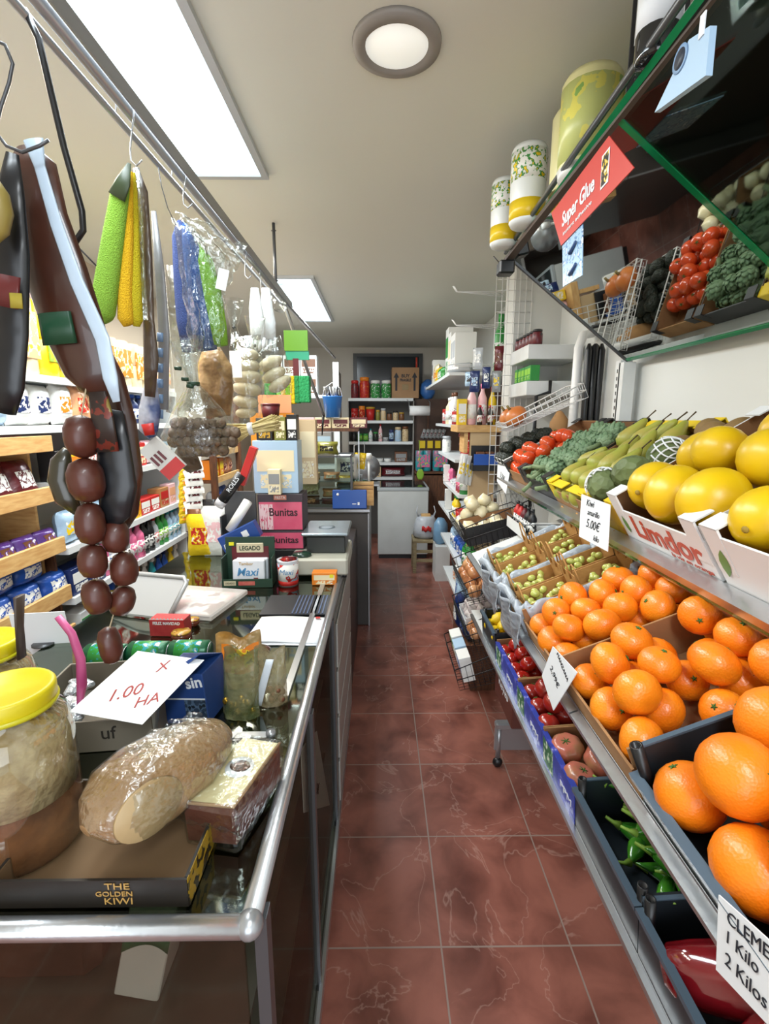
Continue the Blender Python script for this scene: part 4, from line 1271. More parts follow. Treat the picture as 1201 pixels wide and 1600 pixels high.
for i in range(3):
    o = obj('umbrella', MB().use(M_BLK).tube([(0.99 + 0.03 * i, 2.36, 1.46), (0.99 + 0.03 * i, 2.36, 1.6), (0.99 + 0.03 * i, 2.36, 1.92 + 0.02 * (i % 2)), (0.99 + 0.03 * i, 2.36, 1.95)], [0.008, 0.015, 0.017, 0.006], 10))
    tag(o, 'folded black umbrella, %s from the pipe against the wall' % ORD[i], 'umbrella', 'folded black umbrellas')
# white sloping wire racks: squash above, avocados below
for k, (z, P_, r_, what) in enumerate(((1.54, P_PUMP, 0.05, 'squash'), (1.36, P_AVO, 0.032, 'avocado'))):
    Mr_ = T(0.63, 2.46, z, rz=-93) @ T(0, 0, 0, rx=24)
    t = thing('wire_rack', 'white wire rack sloping to the wall, %s one' % ('upper', 'lower')[k], 'wire rack', Mr_)
    obj('wires', wire_box(MB().use(M_WHTW), 0.24, 0.40, 0.07, 0.045, 0.0022, 0.03), t)
    if k == 0:
        for i, (x, y) in enumerate(((-0.06, 0.065), (0.055, 0.07))):
            place(P_, Mr_ @ T(x, y, 0.05, rnd.uniform(-20, 20)), 'orange squash at the %s of the upper wire rack' % ('far front', 'near front')[i], 'squash')
    else:
        hexfill(P_, Mr_, 0.23, 0.34, 0.004, r_, 'black avocado in the lower wire rack', 'avocado', 'avocados in the wire rack', rnd, rot=lambda q: (90, 0, q.uniform(0, 360)))
hexfill(P_ONION, T(0.66, 2.24, 1.52, rz=-93) @ T(0, 0, 0, rx=31), 0.12, 0.3, 0.0, 0.03, 'red-brown onion in the narrow rack by the tomatoes', 'onion', 'onions in the narrow rack', rnd, layer2=False) if False else None
for i, (y, z) in enumerate(((2.34, 1.43), (2.29, 1.46))):
    pass
t = thing('shelf_post', 'white slotted wall post under the mirror', 'post', T(1.0, 2.08, 1.2))
obj('post', MB().use(M_WHT).bx(0, 0.05, -0.02, 0.02, 0, 0.64), t)
mb = MB().use(M_BLK)
for i in range(14):
    mb.bx(-0.0008, 0.001, -0.004, 0.004, 0.2 + i * 0.03, 0.215 + i * 0.03)
obj('slots', mb, t)
o = obj('sack', MB().use(mat('kraft_sack', 'b98a58', 0.7)).lathe([(0.04, 0), (0.055, 0.02), (0.05, 0.16), (0.02, 0.2), (0.012, 0.21)], 14).lump(0.01, 14), None, T(0.93, 2.52, 1.43))
tag(o, 'kraft paper bag standing behind the upper wire rack', 'bag')
# ---------------------------------------------------------------- left: glass display counter
CTR_X0, CTR_X1, CTR_Y0, CTR_Y1 = -1.0, -0.175, 0.525, 2.40


def px_w(px, Y, z):
    """metres spanned by this many image points at this distance"""
    return px * (Y * math.cos(PITCH) - (z - 1.6) * math.sin(PITCH)) / F_PX


def counter():
    t = thing('display_counter', 'glass-topped metal display counter with tubular rail on the left of the aisle', 'counter', T(-0.6, 1.4, 0))
    dx, dy = 0.6, -1.4

    def B(nm, m, x0, x1, y0, y1, z0, z1, b=0, lab=None):
        o = obj(nm, MB().use(m).bx(x0 + dx, x1 + dx, y0 + dy, y1 + dy, z0, z1, b=b), t)
        if lab:
            o['label'] = lab
    B('glass_top', mat('counter_glass', 'c8d0c4', 0.05, clear=0.7, tint='8f9a88'), CTR_X0, -0.19, 0.535, 2.38, 0.922, 0.934)
    MCG = mat('case_glass', 'cfd4ce', 0.05, clear=0.22, tint='dcdad4')
    B('front_glass', MCG, -0.172, -0.166, 0.56, 1.55, 0.12, 0.90)
    B('end_glass', MCG, CTR_X0, -0.19, 0.545, 0.551, 0.12, 0.90)
    B('base', mat('grey_base', '77756e', 0.5), CTR_X0, -0.16, 0.56, 2.38, 0.0, 0.10)
    B('base_trim', M_ALU, -0.162, -0.152, 0.56, 2.38, 0.08, 0.125)
    B('drawer_panel', mat('panel_grey', '8c8b86', 0.4, var=(6, '7b7a75')), -0.175, -0.158, 1.57, 2.36, 0.12, 0.90)
    B('inner_shelf', mat('dull_shelf', '4f4b42', 0.5, var=(4, '5d5a50')), -0.98, -0.20, 0.57, 1.55, 0.40, 0.415)
    B('inner_shelf', mat('dull_shelf'), -0.98, -0.20, 0.57, 1.55, 0.69, 0.70)
    B('back_panel', mat('shaded_inside', '3a2c26', 0.6), CTR_X0, -0.985, 0.56, 2.36, 0.1, 0.92)  # dark colour carries the shade inside the counter
    B('inside_base', mat('shaded_inside'), -0.98, -0.18, 0.57, 2.36, 0.10, 0.12)
    for y in (0.56, 1.03, 1.56):
        B('front_post', M_DSTEEL, -0.176, -0.158, y - 0.012, y + 0.012, 0.1, 0.92)
    for i in range(4):
        B('drawer_front', mat('drawer_grey', 'a09f9a', 0.35), -0.157, -0.150, 1.60, 2.34, 0.16 + i * 0.185, 0.33 + i * 0.185, 0.004)
    B('glass_edge_frame', M_ALU, -0.24, -0.222, 1.06, 2.38, 0.934, 0.942)
    B('glass_edge_frame', M_ALU, -0.60, -0.24, 0.905, 0.925, 0.934, 0.942)
    obj('frame_screw', MB().use(M_STEEL).lathe([(0.011, 0.94), (0.010, 0.95), (0.0001, 0.952)], 14, T(-0.232 + dx, 0.915 + dy, 0)), t)
    obj('front_rail', MB().use(M_ALU).tube([(-0.176 + dx, 0.54 + dy, 0.932), (-0.176 + dx, 1.4 + dy, 0.932), (-0.17 + dx, 2.4 + dy, 0.932)], 0.0145, 14), t)
    obj('near_rail', MB().use(M_ALU).tube([(CTR_X0 + dx, 0.53 + dy, 0.930), (-0.185 + dx, 0.53 + dy, 0.930)], 0.0145, 14), t)
    obj('rail_corner', MB().use(M_STEEL).ball(0.0185, 14, 10, T(-0.176 + dx, 0.532 + dy, 0.931)), t)
    return t


counter()
# inside the counter
o = obj('wrapped_parcel', MB().use(mat('counter_wrap', '3e2c24', 0.5, bump=(20, 0.4), var=(5, '5c3a2c'))).bx(-0.16, 0.16, 0, 0.24, 0, 0.12, b=0.02).lump(0.012, 9), None, T(-0.62, 0.62, 0.70))
tag(o, 'dark brown wrapped parcel behind the near end glass', 'parcel')
o = obj('carton', MB().use(M_WBOARD).bx(-0.035, 0.035, 0, 0.08, 0, 0.20, b=0.002), None, T(-0.385, 0.60, 0.705, ry=14))
tag(o, 'white carton with a green swoosh behind the near end glass', 'box')
obj('green_swoosh', MB().use(mat('swoosh_green', '1f7a56', 0.4)).sheet(lambda u, v: ((u - 0.5) * 0.07, -0.001, 0.085 + 0.025 * math.sin(u * 2.6) + v * 0.035), 8, 1, 0.0006), o)
card('white paper with black handwriting behind the front glass', [(470, 1170), (495, 1142), (515, 1258), (475, 1270)], -0.181, [('2,50€', 0.5, 0.3, 0.04, 0), ('Jamón', 0.5, 0.7, 0.03, 0)], M_INK, 'shelf_ticket')
for i, (x, y, c1, c2) in enumerate(((-0.26, 1.20, 'red', 'cream'), (-0.26, 1.36, 'cream', 'orange'), (-0.27, 0.98, 'brown', 'red'), (-0.40, 1.28, 'peach', 'white'), (-0.28, 1.48, 'white', 'peach'))):
    place(item('pouch', 0.12, 0.10, 0.07, c1, c2), T(x, y, 0.702 if i < 3 else 0.418, rz=70 + 15 * i), '%s wrapped food inside the glass counter, %s from the near end' % (c1, ORD[(1, 3, 0, 2, 4)[i]]), 'food package')

# --- goods on the counter
CZ = 0.936


def big_jar(x, y, s, label, h=0.27):
    t = thing('storage_jar', label, 'jar', T(x, y, CZ, s=s))
    R_ = 0.080
    obj('glass', MB().use(mat('jar_glass', 'f0f0ea', 0.04, clear=0.5)).lathe([(R_ * 0.92, 0), (R_, 0.012), (R_ * 1.0, h * 0.72), (R_ * 0.9, h * 0.82), (R_ * 0.72, h * 0.88), (R_ * 0.72, h * 0.93)], 36), t)
    obj('spice_filling', MB().use(mat('spice', '4a2c18', 0.9, var=(14, '7a4c26'), bump=(60, 0.3))).lathe([(R_ * 0.9, 0.003), (R_ * 0.97, 0.015), (R_ * 0.97, h * 0.36), (0.0001, h * 0.40)], 28), t)
    obj('powder_coating', MB().use(mat('powder', 'b8a67c', 0.9, var=(24, '8a744c'), bump=(80, 0.4))).lathe([(R_ * 0.96, h * 0.37), (R_ * 0.965, h * 0.71), (R_ * 0.87, h * 0.81), (R_ * 0.70, h * 0.87), (0.0001, h * 0.80)], 28), t)
    lid = MB().use(mat('yellow_lid', 'c8b80e', 0.4, var=(6, 'b8a60a')))
    lid.lathe([(R_ * 0.78, h * 0.90), (R_ * 0.80, h * 0.92), (R_ * 0.80, h * 0.985), (R_ * 0.76, h), (R_ * 0.70, h * 1.0), (R_ * 0.66, h * 0.985), (0.0001, h * 0.985)], 36)
    o = obj('lid', lid, t)
    obj('lid_seal', MB().use(mat('yellow_seal', 'c8c020', 0.3, film=0.8)).lathe([(R_ * 0.82, h * 0.885), (R_ * 0.83, h * 0.905), (R_ * 0.76, h * 0.915)], 30), o)
    obj('label', MB().use(mat('jar_label', '8a8676', 0.5)).sheet(lambda u, v: (R_ * 1.01 * math.cos(R(-118 + u * 40)), R_ * 1.01 * math.sin(R(-118 + u * 40)), h * 0.25 + v * h * 0.20), 8, 1, 0.0006), t)
    return t


big_jar(-0.56, 0.66, 1.0, 'big glass jar with yellow lid and brown spice at the counter corner')
big_jar(-0.735, 0.83, 0.98, 'second yellow-lidded jar behind the big one on the counter')
o = obj('scoop', MB().use(mat('scoop_brown', '3a2c22', 0.5)).tube([(0, 0, 0), (0.004, 0, 0.06), (0.012, 0, 0.12)], [(0.012, 0.004), (0.011, 0.004), (0.014, 0.005)], 8), None, Matrix.Translation(at(30, 1000, Y=0.83)) @ T(0, 0, -0.035))
tag(o, 'dark scoop handle sticking up from the second yellow lid', 'scoop')
# kiwi tray
t = crate('kiwi_carton', 0.27, 0.19, 0.045, mat('black_gold_board', '1c1712', 0.4), mat('carton_inside', '6a5236', 0.8), 'black THE GOLDEN KIWI tray along the near rail of the counter', 'box', T(-0.40, 0.552, CZ + 0.001), hf=0.044, posts=False)
obj('gold_side', MB().use(mat('gold_side_print', '9a7a14', 0.4, busy=(60, '1c1712', '3c3010'))).bx(0.1352, 0.1362, 0.002, 0.188, 0, 0.045), t)
MG = mat('gold_ink', 'b08a4c', 0.4)
text('lettering', 'THE', t, on_front(0.04, -0.001, 0.035), 0.014, MG, 0.034)
text('lettering', 'GOLDEN', t, on_front(0.035, -0.001, 0.023), 0.011, MG, 0.050)
text('lettering', 'KIWI', t, on_front(0.04, -0.001, 0.011), 0.015, MG, 0.038)
# cheeses in film
M_CHEESE = mat('pale_cheese', 'cdb98a', 0.45, bump=(14, 0.2), var=(7, 'dccb9c'))
M_CRUST = mat('cheese_crust', '96714a', 0.5, bump=(90, 0.4), var=(8, 'ad8a60'), coat=0.4)


def half_cheese():
    t = thing('wrapped_cheese', 'large pale cut cheese in clear film resting on the kiwi tray', 'cheese', T(-0.35, 0.66, CZ + 0.052))
    pth = [(-0.060, -0.085, 0.05), (-0.052, -0.070, 0.052), (-0.035, -0.045, 0.055), (-0.01, 0.0, 0.055), (0.015, 0.055, 0.052), (0.040, 0.11, 0.05), (0.052, 0.135, 0.05), (0.056, 0.145, 0.05)]
    rad = [0.012, 0.048, 0.074, 0.084, 0.076, 0.056, 0.034, 0.012]
    cut = Vector((0.80, -0.58, 0.12)).normalized()

    def body(k, m_, d):
        mb = MB().use(m_).tube(pth, [(r_ * k, r_ * 0.66 * k) for r_ in rad], 28)
        for i, p in enumerate(mb.v):
            e = p - Vector(pth[2])
            h_ = e.dot(cut) - d
            if h_ > 0:
                mb.v[i] = p - cut * h_ * 0.92
        return mb
    obj('crust', body(1, M_CRUST, 0.048), t)
    obj('film', body(1.035, M_FILM2, 0.052).lump(0.003, 24), t)
    c = Vector(pth[2]) + cut * 0.050
    fr = MB().use(mat('cut_cheese', '9c835c', 0.45, var=(9, 'b39a70'))).lathe([(0.052, 0), (0.050, 0.003), (0.0001, 0.004)], 24, Matrix.Translation(c + Vector((0.012, 0.018, -0.002))) @ cut.to_track_quat('Z', 'Y').to_matrix().to_4x4(), None, 1, 0.78)
    obj('cut_face', fr, t)
    obj('film_fold', MB().use(M_FILM2).sheet(lambda u, v: (-0.03 + 0.08 * u, 0.03 + 0.10 * u, 0.085 + 0.02 * math.sin(v * 3.1) + 0.006 * math.sin(u * 20)) if False else (0.0 + 0.05 * u - 0.04 * v, -0.02 + 0.14 * u + 0.02 * v, 0.112 - 0.030 * u * u + 0.006 * math.sin(u * 22 + v * 7)), 22, 8), t)


half_cheese()


def wedge():
    t = thing('cheese_wedge', 'cut cheese wedge in film with round white label beside the rail', 'cheese', T(-0.243, 0.715, CZ + 0.012, rz=-14, rx=2))
    w, l, h = 0.088, 0.155, 0.072
    mb = MB()
    top = [(-w / 2, -l / 2), (w * 0.42, -l * 0.44), (w / 2, l / 2), (-w * 0.32, l / 2)]
    v = [(x, y, h) for x, y in top] + [(x * 0.98, y * 0.98, 0) for x, y in top]
    mb.use(mat('cheese_face', 'd9cda0', 0.35, bump=(12, 0.3))).add(v, [(0, 1, 2, 3)])
    mb.use(mat('cheese_rind', '5a2f24', 0.4, coat=0.3)).add(v, [(4, 7, 6, 5), (0, 4, 5, 1), (1, 5, 6, 2), (2, 6, 7, 3), (3, 7, 4, 0)])
    obj('cheese', mb, t)
    obj('rind_edge', MB().use(mat('rind_rim', '9a7a58', 0.5)).tube([(top[0][0], top[0][1], h), (top[1][0], top[1][1], h), (top[2][0], top[2][1], h)], 0.003, 6), t)
    r = MB().use(M_PAPER).lathe([(0.024, h + 0.0008), (0.024, h + 0.0014), (0.0001, h + 0.0014)], 26, T(0.004, 0.008, 0))
    lb = obj('round_label', r, t)
    obj('label_picture', MB().use(mat('label_print', '4a342e', 0.5, busy=(90, '8a5a48', 'e4ddd2'))).lathe([(0.018, h + 0.0016), (0.0001, h + 0.002)], 20, T(0.004, 0.010, 0), sx=1, sy=0.75), lb)
    obj('film', MB().use(M_FILM).bx(-w * 0.54, w * 0.56, -l * 0.54, l * 0.56, -0.004, h + 0.006, b=0.008).lump(0.003, 30), t)
    obj('film_skirt', MB().use(M_FILM2).sheet(lambda u, v: (-w * 0.62 + u * w * 1.2, -l * 0.60 + 0.02 * v, h * 0.8 - v * 0.03 + 0.004 * math.sin(u * 25)), 24, 4), t)


wedge()
# crate of sweets
sM = T(-0.60, 0.87, CZ, rz=6)
t = crate('sweet_crate', 0.27, 0.24, 0.075, mat('grey_board', '7a7468', 0.7), mat('grey_board_inside', '6e675a', 0.8), 'grey board crate of wrapped sweets behind the jars', 'box', sM, posts=False, hf=0.068)
text('lettering', 'uf', t, on_front(0.05, -0.001, 0.04), 0.04, mat('dark_print', '2a2622', 0.6))
sw = proto('wrapped_sweet', MB().use(mat('silver_foil', 'c4ccd2', 0.2, 0.6, bump=(60, 0.6))).bx(-0.017, 0.017, -0.011, 0.011, 0, 0.014, b=0.005).lump(0.002, 60))
for i in range(26):
    place(sw, sM @ T(rnd.uniform(-0.11, 0.09), rnd.uniform(0.03, 0.21), 0.03 + 0.016 * (i % 3), rnd.uniform(-25, 25), rnd.uniform(-25, 25), rnd.uniform(0, 360)), 'silver wrapped sweet in the grey board crate', 'sweet', 'sweets in the crate')
p0 = [at(108, 1098, Z=1.02), at(150, 1090, Z=1.02)]
path = [at(*p, Y=y) for p, y in (((160, 1085), 0.93), ((125, 1100), 0.93), ((128, 1070), 0.94), ((126, 1030), 0.95), ((112, 990), 0.96), ((90, 963), 0.96))]
o = obj('pink_hose', MB().use(mat('pink_rubber', 'b8467c', 0.4, var=(12, 'c86490'))).tube([p - path[0] for p in path], [0.010, 0.009, 0.010, 0.009, 0.008, 0.007], 10), None, Matrix.Translation(path[0]))
tag(o, 'curved pink rubber handle rising from the crate of sweets', 'handle')
card('white handwritten card reading 1,00 lying over the crate of sweets', [(215, 1017), (247, 1092), (222, 1132), (108, 1112)], [1.00, 0.90, 0.82, 0.86], [('1.00', 0.42, 0.35, 0.04, 28), ('X', 0.55, 0.8, 0.035, 30), ('HA', 0.78, 0.3, 0.035, 28)], M_REDINK, th=0.001)
# blue carton with bunches printed
o = obj('blue_carton', MB().use(mat('blue_carton', '20407c', 0.45)).bx(-0.05, 0.05, 0, 0.10, 0, 0.12, b=0.002), None, T(-0.425, 0.96, CZ, rz=-8, ry=-4))
tag(o, 'blue folded carton with sin lettering and printed dark berries', 'box')
obj('printed_berries', MB().use(mat('berries_print', '2c3c50', 0.4, vor=(60, 0.3), busy=(60, '4a6078', '16202c'))).bx(0.0, 0.049, -0.0012, 0.0, 0.004, 0.06), o)
obj('white_band', MB().use(M_PAPER).bx(-0.049, 0.049, -0.001, 0.0002, 0.060, 0.063), o)
obj('flap', MB().use(mat('blue_carton')).add([(-0.05, 0, 0.12), (0.0, -0.012, 0.128), (0.05, 0, 0.165), (0.05, 0.004, 0.165), (0.0, -0.008, 0.128), (-0.05, 0.004, 0.12), (-0.05, 0.1, 0.12), (0.05, 0.1, 0.12)], [(0, 1, 5), (1, 4, 5), (0, 1, 2), (1, 4, 3, 2), (5, 4, 3), (5, 3, 7, 6), (0, 5, 6), (2, 3, 7)]), o)
text('lettering', 'sin', o, on_front(0.028, -0.001, 0.10) @ Matrix.Rotation(R(8), 4, 'Z'), 0.036, M_PAPER, bold=0.0008)
tb = MB().use(mat('white_tub', 'c9ccc6', 0.3, film=0.85)).lathe([(0.022, 0), (0.030, 0.085), (0.032, 0.088)], 4, T(0, 0, 0, rz=45))
o = obj('clear_tub', tb, None, T(-0.485, 0.905, CZ, rz=10))
tag(o, 'translucent square tub with a barcode before the blue carton', 'tub')
bc = MB().use(M_INK)
for i in range(12):
    bc.bx(-0.014 + i * 0.0024, -0.014 + i * 0.0024 + (0.0008 if i % 3 else 0.0014), -0.019, -0.0182, 0.016, 0.030)
obj('barcode', bc, o, T(0, 0, 0, rx=-5))
# cellophane bags of gold sweets
for i, (x, y, w_, h_, hue, lb) in enumerate(((-0.325, 0.97, 0.09, 0.15, '4a5a30', 'cellophane bag of gold wrapped sweets beside the blue carton'), (-0.262, 1.02, 0.08, 0.13, '8a7a5a', 'crinkled cellophane bag of sweets closest to the rail'),
                                             (-0.35, 1.10, 0.12, 0.13, 'b07820', 'orange and gold crisp bag behind the cellophane bags'))):
    t = thing('sweet_bag', lb, 'bag', T(x, y, CZ, rz=-12 + 10 * i, rx=-8))
    m = mat('cello_%d' % i, hue, 0.15, film=0.6 if i < 2 else 0.97, bump=(30, 1), var=(10, 'a09a78'))

    def side(sg):
        def f(u, v):
            e = (max(0, 1 - abs(2 * u - 1) ** 2.5)) * max(0.06, 1 - v) ** 0.5
            return ((u - 0.5) * w_ * (1 + 0.15 * v * math.sin(u * 17)), 0.03 + sg * 0.028 * e + 0.006 * noise.noise(Vector((u * 6, v * 6, i))), v * h_ + 0.01 * math.sin(u * 9) * v)
        return f
    obj('film', MB().use(m).sheet(side(-1), 16, 14).sheet(side(1), 16, 14), t)
    sp = MB().use(mat('gold_foil', 'a8842c', 0.25, 0.8, bump=(80, 0.5)))
    if i < 2:
        for k in range(12):
            c_ = MB().use(mat('gold_foil') if i == 0 else mat('brown_foil', '7a4e38', 0.3, 0.5)).ball(0.009, 8, 5, T(rnd.uniform(-w_ * 0.35, w_ * 0.35), rnd.uniform(0.016, 0.044), 0.012 + 0.012 * (k % 3)))
            obj('gold_sweet' if i == 0 else 'bronze_sweet', c_, t)
    else:
        obj('label', MB().use(busy('orange', 'yellow', 'brown', 40)).sheet(lambda u, v: Vector(side(-1)(0.15 + 0.7 * u, 0.3 + 0.5 * v)) + Vector((0, -0.002, 0)), 8, 8), t)
    if i == 1:
        obj('white_strip', MB().use(mat('white_strip', 'c4ccd4', 0.3)).sheet(lambda u, v: (-0.03 + 0.018 * u + 0.03 * v, -0.012 - 0.004 * math.sin(v * 3), 0.01 + v * 0.11), 4, 8, 0.001), t)
# tins and jars beside
o = obj('oval_tin', MB().use(mat('tin_brown', '4a2418', 0.25, coat=0.4)).lathe([(0.055, 0), (0.06, 0.012), (0.06, 0.020), (0.054, 0.024)], 28, None, None, 1.2, 0.7).use(mat('tin_gold', 'a8802c', 0.3, busy=(50, '6a2a1a', 'd8b860'))).lathe([(0.050, 0.0245), (0.0001, 0.0255)], 28, None, None, 1.2, 0.7), None, T(-0.375, 1.235, CZ + 0.02, rx=-8))
tag(o, 'oval brown and gold tin lying above the crisp bag', 'tin')
for i, (px, py, r_, lb) in enumerate(((283, 990, 0.03, 'small brown glazed pot with gold lid near the green cans'), (300, 968, 0.024, 'smaller amber pot behind the glazed pot'))):
    p = at(px, py, Z=CZ + 0.02)
    P_ = proto('glazed_pot', MB().use(mat('brown_glaze', '5e2a1a', 0.15, coat=0.6)).lathe([(r_ * 0.8, 0), (r_, r_ * 0.4), (r_ * 0.95, r_ * 0.8)], 18), ('lid', MB().use(mat('tin_gold')).lathe([(r_ * 0.98, r_ * 0.8), (r_ * 0.9, r_ * 0.95), (0.0001, r_)], 18)))
    place(P_, T(p.x, p.y, CZ), lb, 'pot')
# green cans lying on their sides
gc = proto('drink_can', MB().use(mat('green_can', '1c5a3c', 0.3, 0.3)).lathe([(0.026, 0), (0.031, 0.006), (0.031, 0.104), (0.026, 0.11)], 20),
           ('label', MB().use(busy('green', 'turquoise', 'white', 40)).lathe([(0.0313, 0.02), (0.0313, 0.09)], 20)), ('price_sticker', MB().use(mat('yellow_sticker', 'e0d820', 0.5)).bx(-0.010, 0.010, -0.0325, -0.0312, 0.05, 0.07), 'yellow price sticker'),
           ('can_end', MB().use(M_STEEL).lathe([(0.0262, 0.1095), (0.025, 0.112), (0.023, 0.1085), (0.0001, 0.1085)], 16)))
for i, (x, y) in enumerate(((-0.80, 1.22), (-0.69, 1.235), (-0.58, 1.24))):
    place(gc, T(x, y, CZ + 0.032, ry=90, rx=0) @ T(0, 0, 0, rz=90), 'green can lying on its side, %s of three behind the sweets' % ('left', 'middle', 'right')[i], 'can')
# red carton
p = at(262, 990, Z=CZ)
o = obj('red_carton', MB().use(mat('xmas_red', 'a3242c', 0.4, var=(30, 'b83a3a'))).bx(-0.055, 0.055, 0, 0.05, 0, 0.055, b=0.001), None, T(-0.66, 1.40, CZ, rz=-3))
tag(o, 'small red FELIZ NAVIDAD carton near the green cans', 'box')
text('lettering', 'FELIZ NAVIDAD', o, on_front(0, -0.001, 0.043), 0.013, M_PAPER, 0.085, bold=0.0003)
zz = MB().use(M_PAPER)
for k in range(10):
    zz.add([(-0.055 + k * 0.011, 0, 0.055), (-0.0495 + k * 0.011, 0, 0.061), (-0.044 + k * 0.011, 0, 0.055)], [(0, 1, 2)])
obj('zigzag_edge', zz, o)
# trays left of the mat
t = thing('foil_tray', 'large grey ribbed tray leaning behind the red carton', 'tray', T(-0.82, 1.55, CZ, rz=-15, rx=-50))
obj('tray', MB().use(mat('grey_tray', 'a8aaaa', 0.35, 0.2)).bx(-0.12, 0.12, -0.01, 0.0, 0, 0.16, b=0.005), t)
obj('rim', MB().use(mat('grey_tray')).tube([(-0.12, -0.012, 0.02), (-0.12, -0.012, 0.14), (-0.10, -0.012, 0.16), (0.10, -0.012, 0.16), (0.12, -0.012, 0.14), (0.12, -0.012, 0.02)], 0.008, 8), t)
t = thing('clear_box_lid', 'flat clear plastic lid with pink edges on the counter', 'tray', T(-0.66, 1.66, CZ + 0.002, rz=-12))
obj('lid', MB().use(mat('clear_plastic', 'd8d4d0', 0.15, film=0.5)).bx(-0.13, 0.13, -0.13, 0.13, 0, 0.02, b=0.004), t)
obj('wrapped_food', MB().use(busy('pale-pink', 'white', 'maroon', 14)).bx(-0.10, 0.10, -0.10, 0.10, 0.002, 0.016, b=0.005).lump(0.003, 30), t)
# dark ribbed mat and papers
o = obj('ribbed_mat', MB().use(mat('mat_black', '23252a', 0.5)).bx(-0.415, -0.185, 1.56, 1.745, CZ, CZ + 0.004), None)
tag(o, 'dark ribbed rubber mat on the glass top', 'mat')
rb = MB().use(mat('mat_blue', '4a5a78', 0.5))
for k in range(9):
    rb.bx(-0.305 + k * 0.013, -0.300 + k * 0.013, 1.565, 1.74, CZ + 0.004, CZ + 0.006)
obj('ribs', rb, o)
o = obj('paper_sheet', MB().use(mat('printed_sheet', 'd6dade', 0.6)).sheet(lambda u, v: (-0.41 + u * 0.225 + 0.01 * v, 1.345 + v * 0.19, CZ + 0.006 + 0.003 * math.sin(u * 5)), 12, 8, 0.0012), None)
tag(o, 'white printed paper sheet before the ribbed mat', 'paper')
obj('red_stamp', MB().use(col('red')).bx(-0.215, -0.20, 1.515, 1.525, CZ + 0.0075, CZ + 0.0098), o)
o = obj('paper_sheet', MB().use(M_PAPER).sheet(lambda u, v: (-0.40 + u * 0.22, 1.335 + v * 0.17, CZ + 0.0015 + 0.001 * math.sin(u * 5)), 8, 6, 0.001), None)
tag(o, 'plain paper sheet under the printed one', 'paper')

# LEGADO display
t = thing('snack_display', 'dark green LEGADO display tray standing on the counter', 'display box', T(-0.53, 1.84, CZ, rz=2))
MGN = mat('legado_green', '223e30', 0.4)
obj('tray', MB().use(MGN).bx(-0.10, 0.10, 0, 0.004, 0, 0.035).bx(-0.10, 0.10, 0.004, 0.08, 0, 0.004).bx(-0.10, -0.096, 0.004, 0.08, 0, 0.12).bx(0.096, 0.10, 0.004, 0.08, 0, 0.12), t)
obj('back_board', MB().use(MGN).bx(-0.10, 0.10, 0.08, 0.084, 0, 0.19).use(mat('maroon')).bx(-0.075, 0.075, 0.078, 0.08, 0.02, 0.15), t)
obj('name_plate', MB().use(mat('cream_plate', 'c9bfa0', 0.5)).bx(-0.055, 0.055, 0.074, 0.079, 0.125, 0.165, b=0.003), t)
text('lettering', 'LEGADO', t, on_front(0, 0.0735, 0.143), 0.026, mat('green_ink', '1c3226', 0.5), 0.085, bold=0.0006)
obj('price_sticker', MB().use(mat('yellow_sticker')).bx(-0.085, -0.065, 0.076, 0.08, 0.155, 0.168), t)
obj('front_plate', MB().use(mat('cream_plate')).bx(-0.092, -0.045, -0.001, 0.0, 0.010, 0.028), t)
text('lettering', 'LEGADO', t, on_front(-0.068, -0.0015, 0.019), 0.010, mat('green_ink'), 0.036)
obj('printed_slices', MB().use(mat('meat_print', 'b8504a', 0.5, var=(30, 'cc7468'))).bx(-0.035, 0.03, -0.001, 0.0, 0.010, 0.026), t)
mx = MB().use(mat('maxi_white', 'dde2ea', 0.35)).bx(-0.065, 0.065, 0, 0.03, 0, 0.10, b=0.004)
for i in range(2):
    o = obj('biscuit_packet', mx, None, T(-0.53 + 0.006 * i, 1.862 + 0.032 * i, CZ + 0.0055, rx=-6))
    tag(o, 'white Maxi packet in the green display, %s one' % ('front', 'rear')[i], 'packet', 'Maxi packets')
    if i == 0:
        text('lettering', 'Maxi', o, on_front(-0.005, -0.001, 0.05), 0.045, mat('maxi_blue', '4a88b8', 0.5), shear=0.2, bold=0.0006)
        text('lettering', 'Tambor', o, on_front(-0.01, -0.001, 0.085), 0.018, mat('gold'))
        obj('chocolate_print', MB().use(mat('choc_print', '7a2c2c', 0.5)).bx(0.02, 0.038, -0.0012, 0, 0.008, 0.028), o)
p = proto('biscuit_tub', MB().use(mat('maxi_white')).lathe([(0.040, 0), (0.043, 0.10), (0.044, 0.104)], 22), ('print', MB().use(busy('white', 'red', 'pale-blue', 22)).lathe([(0.0415, 0.02), (0.0435, 0.09)], 22)), ('contents', MB().use(busy('maroon', 'red', 'brown', 60)).lathe([(0.041, 0.103), (0.0001, 0.112)], 18).lump(0.004, 60)),
          ('red_base', MB().use(col('red')).lathe([(0.0405, 0.001), (0.0415, 0.02)], 22)))
o = place(p, T(-0.375, 1.89, CZ), 'white and red Maxi tub beside the green display', 'tub')
text('lettering', 'Maxi', o, on_front(0, -0.045, 0.06), 0.03, mat('maxi_blue'), shear=0.2)

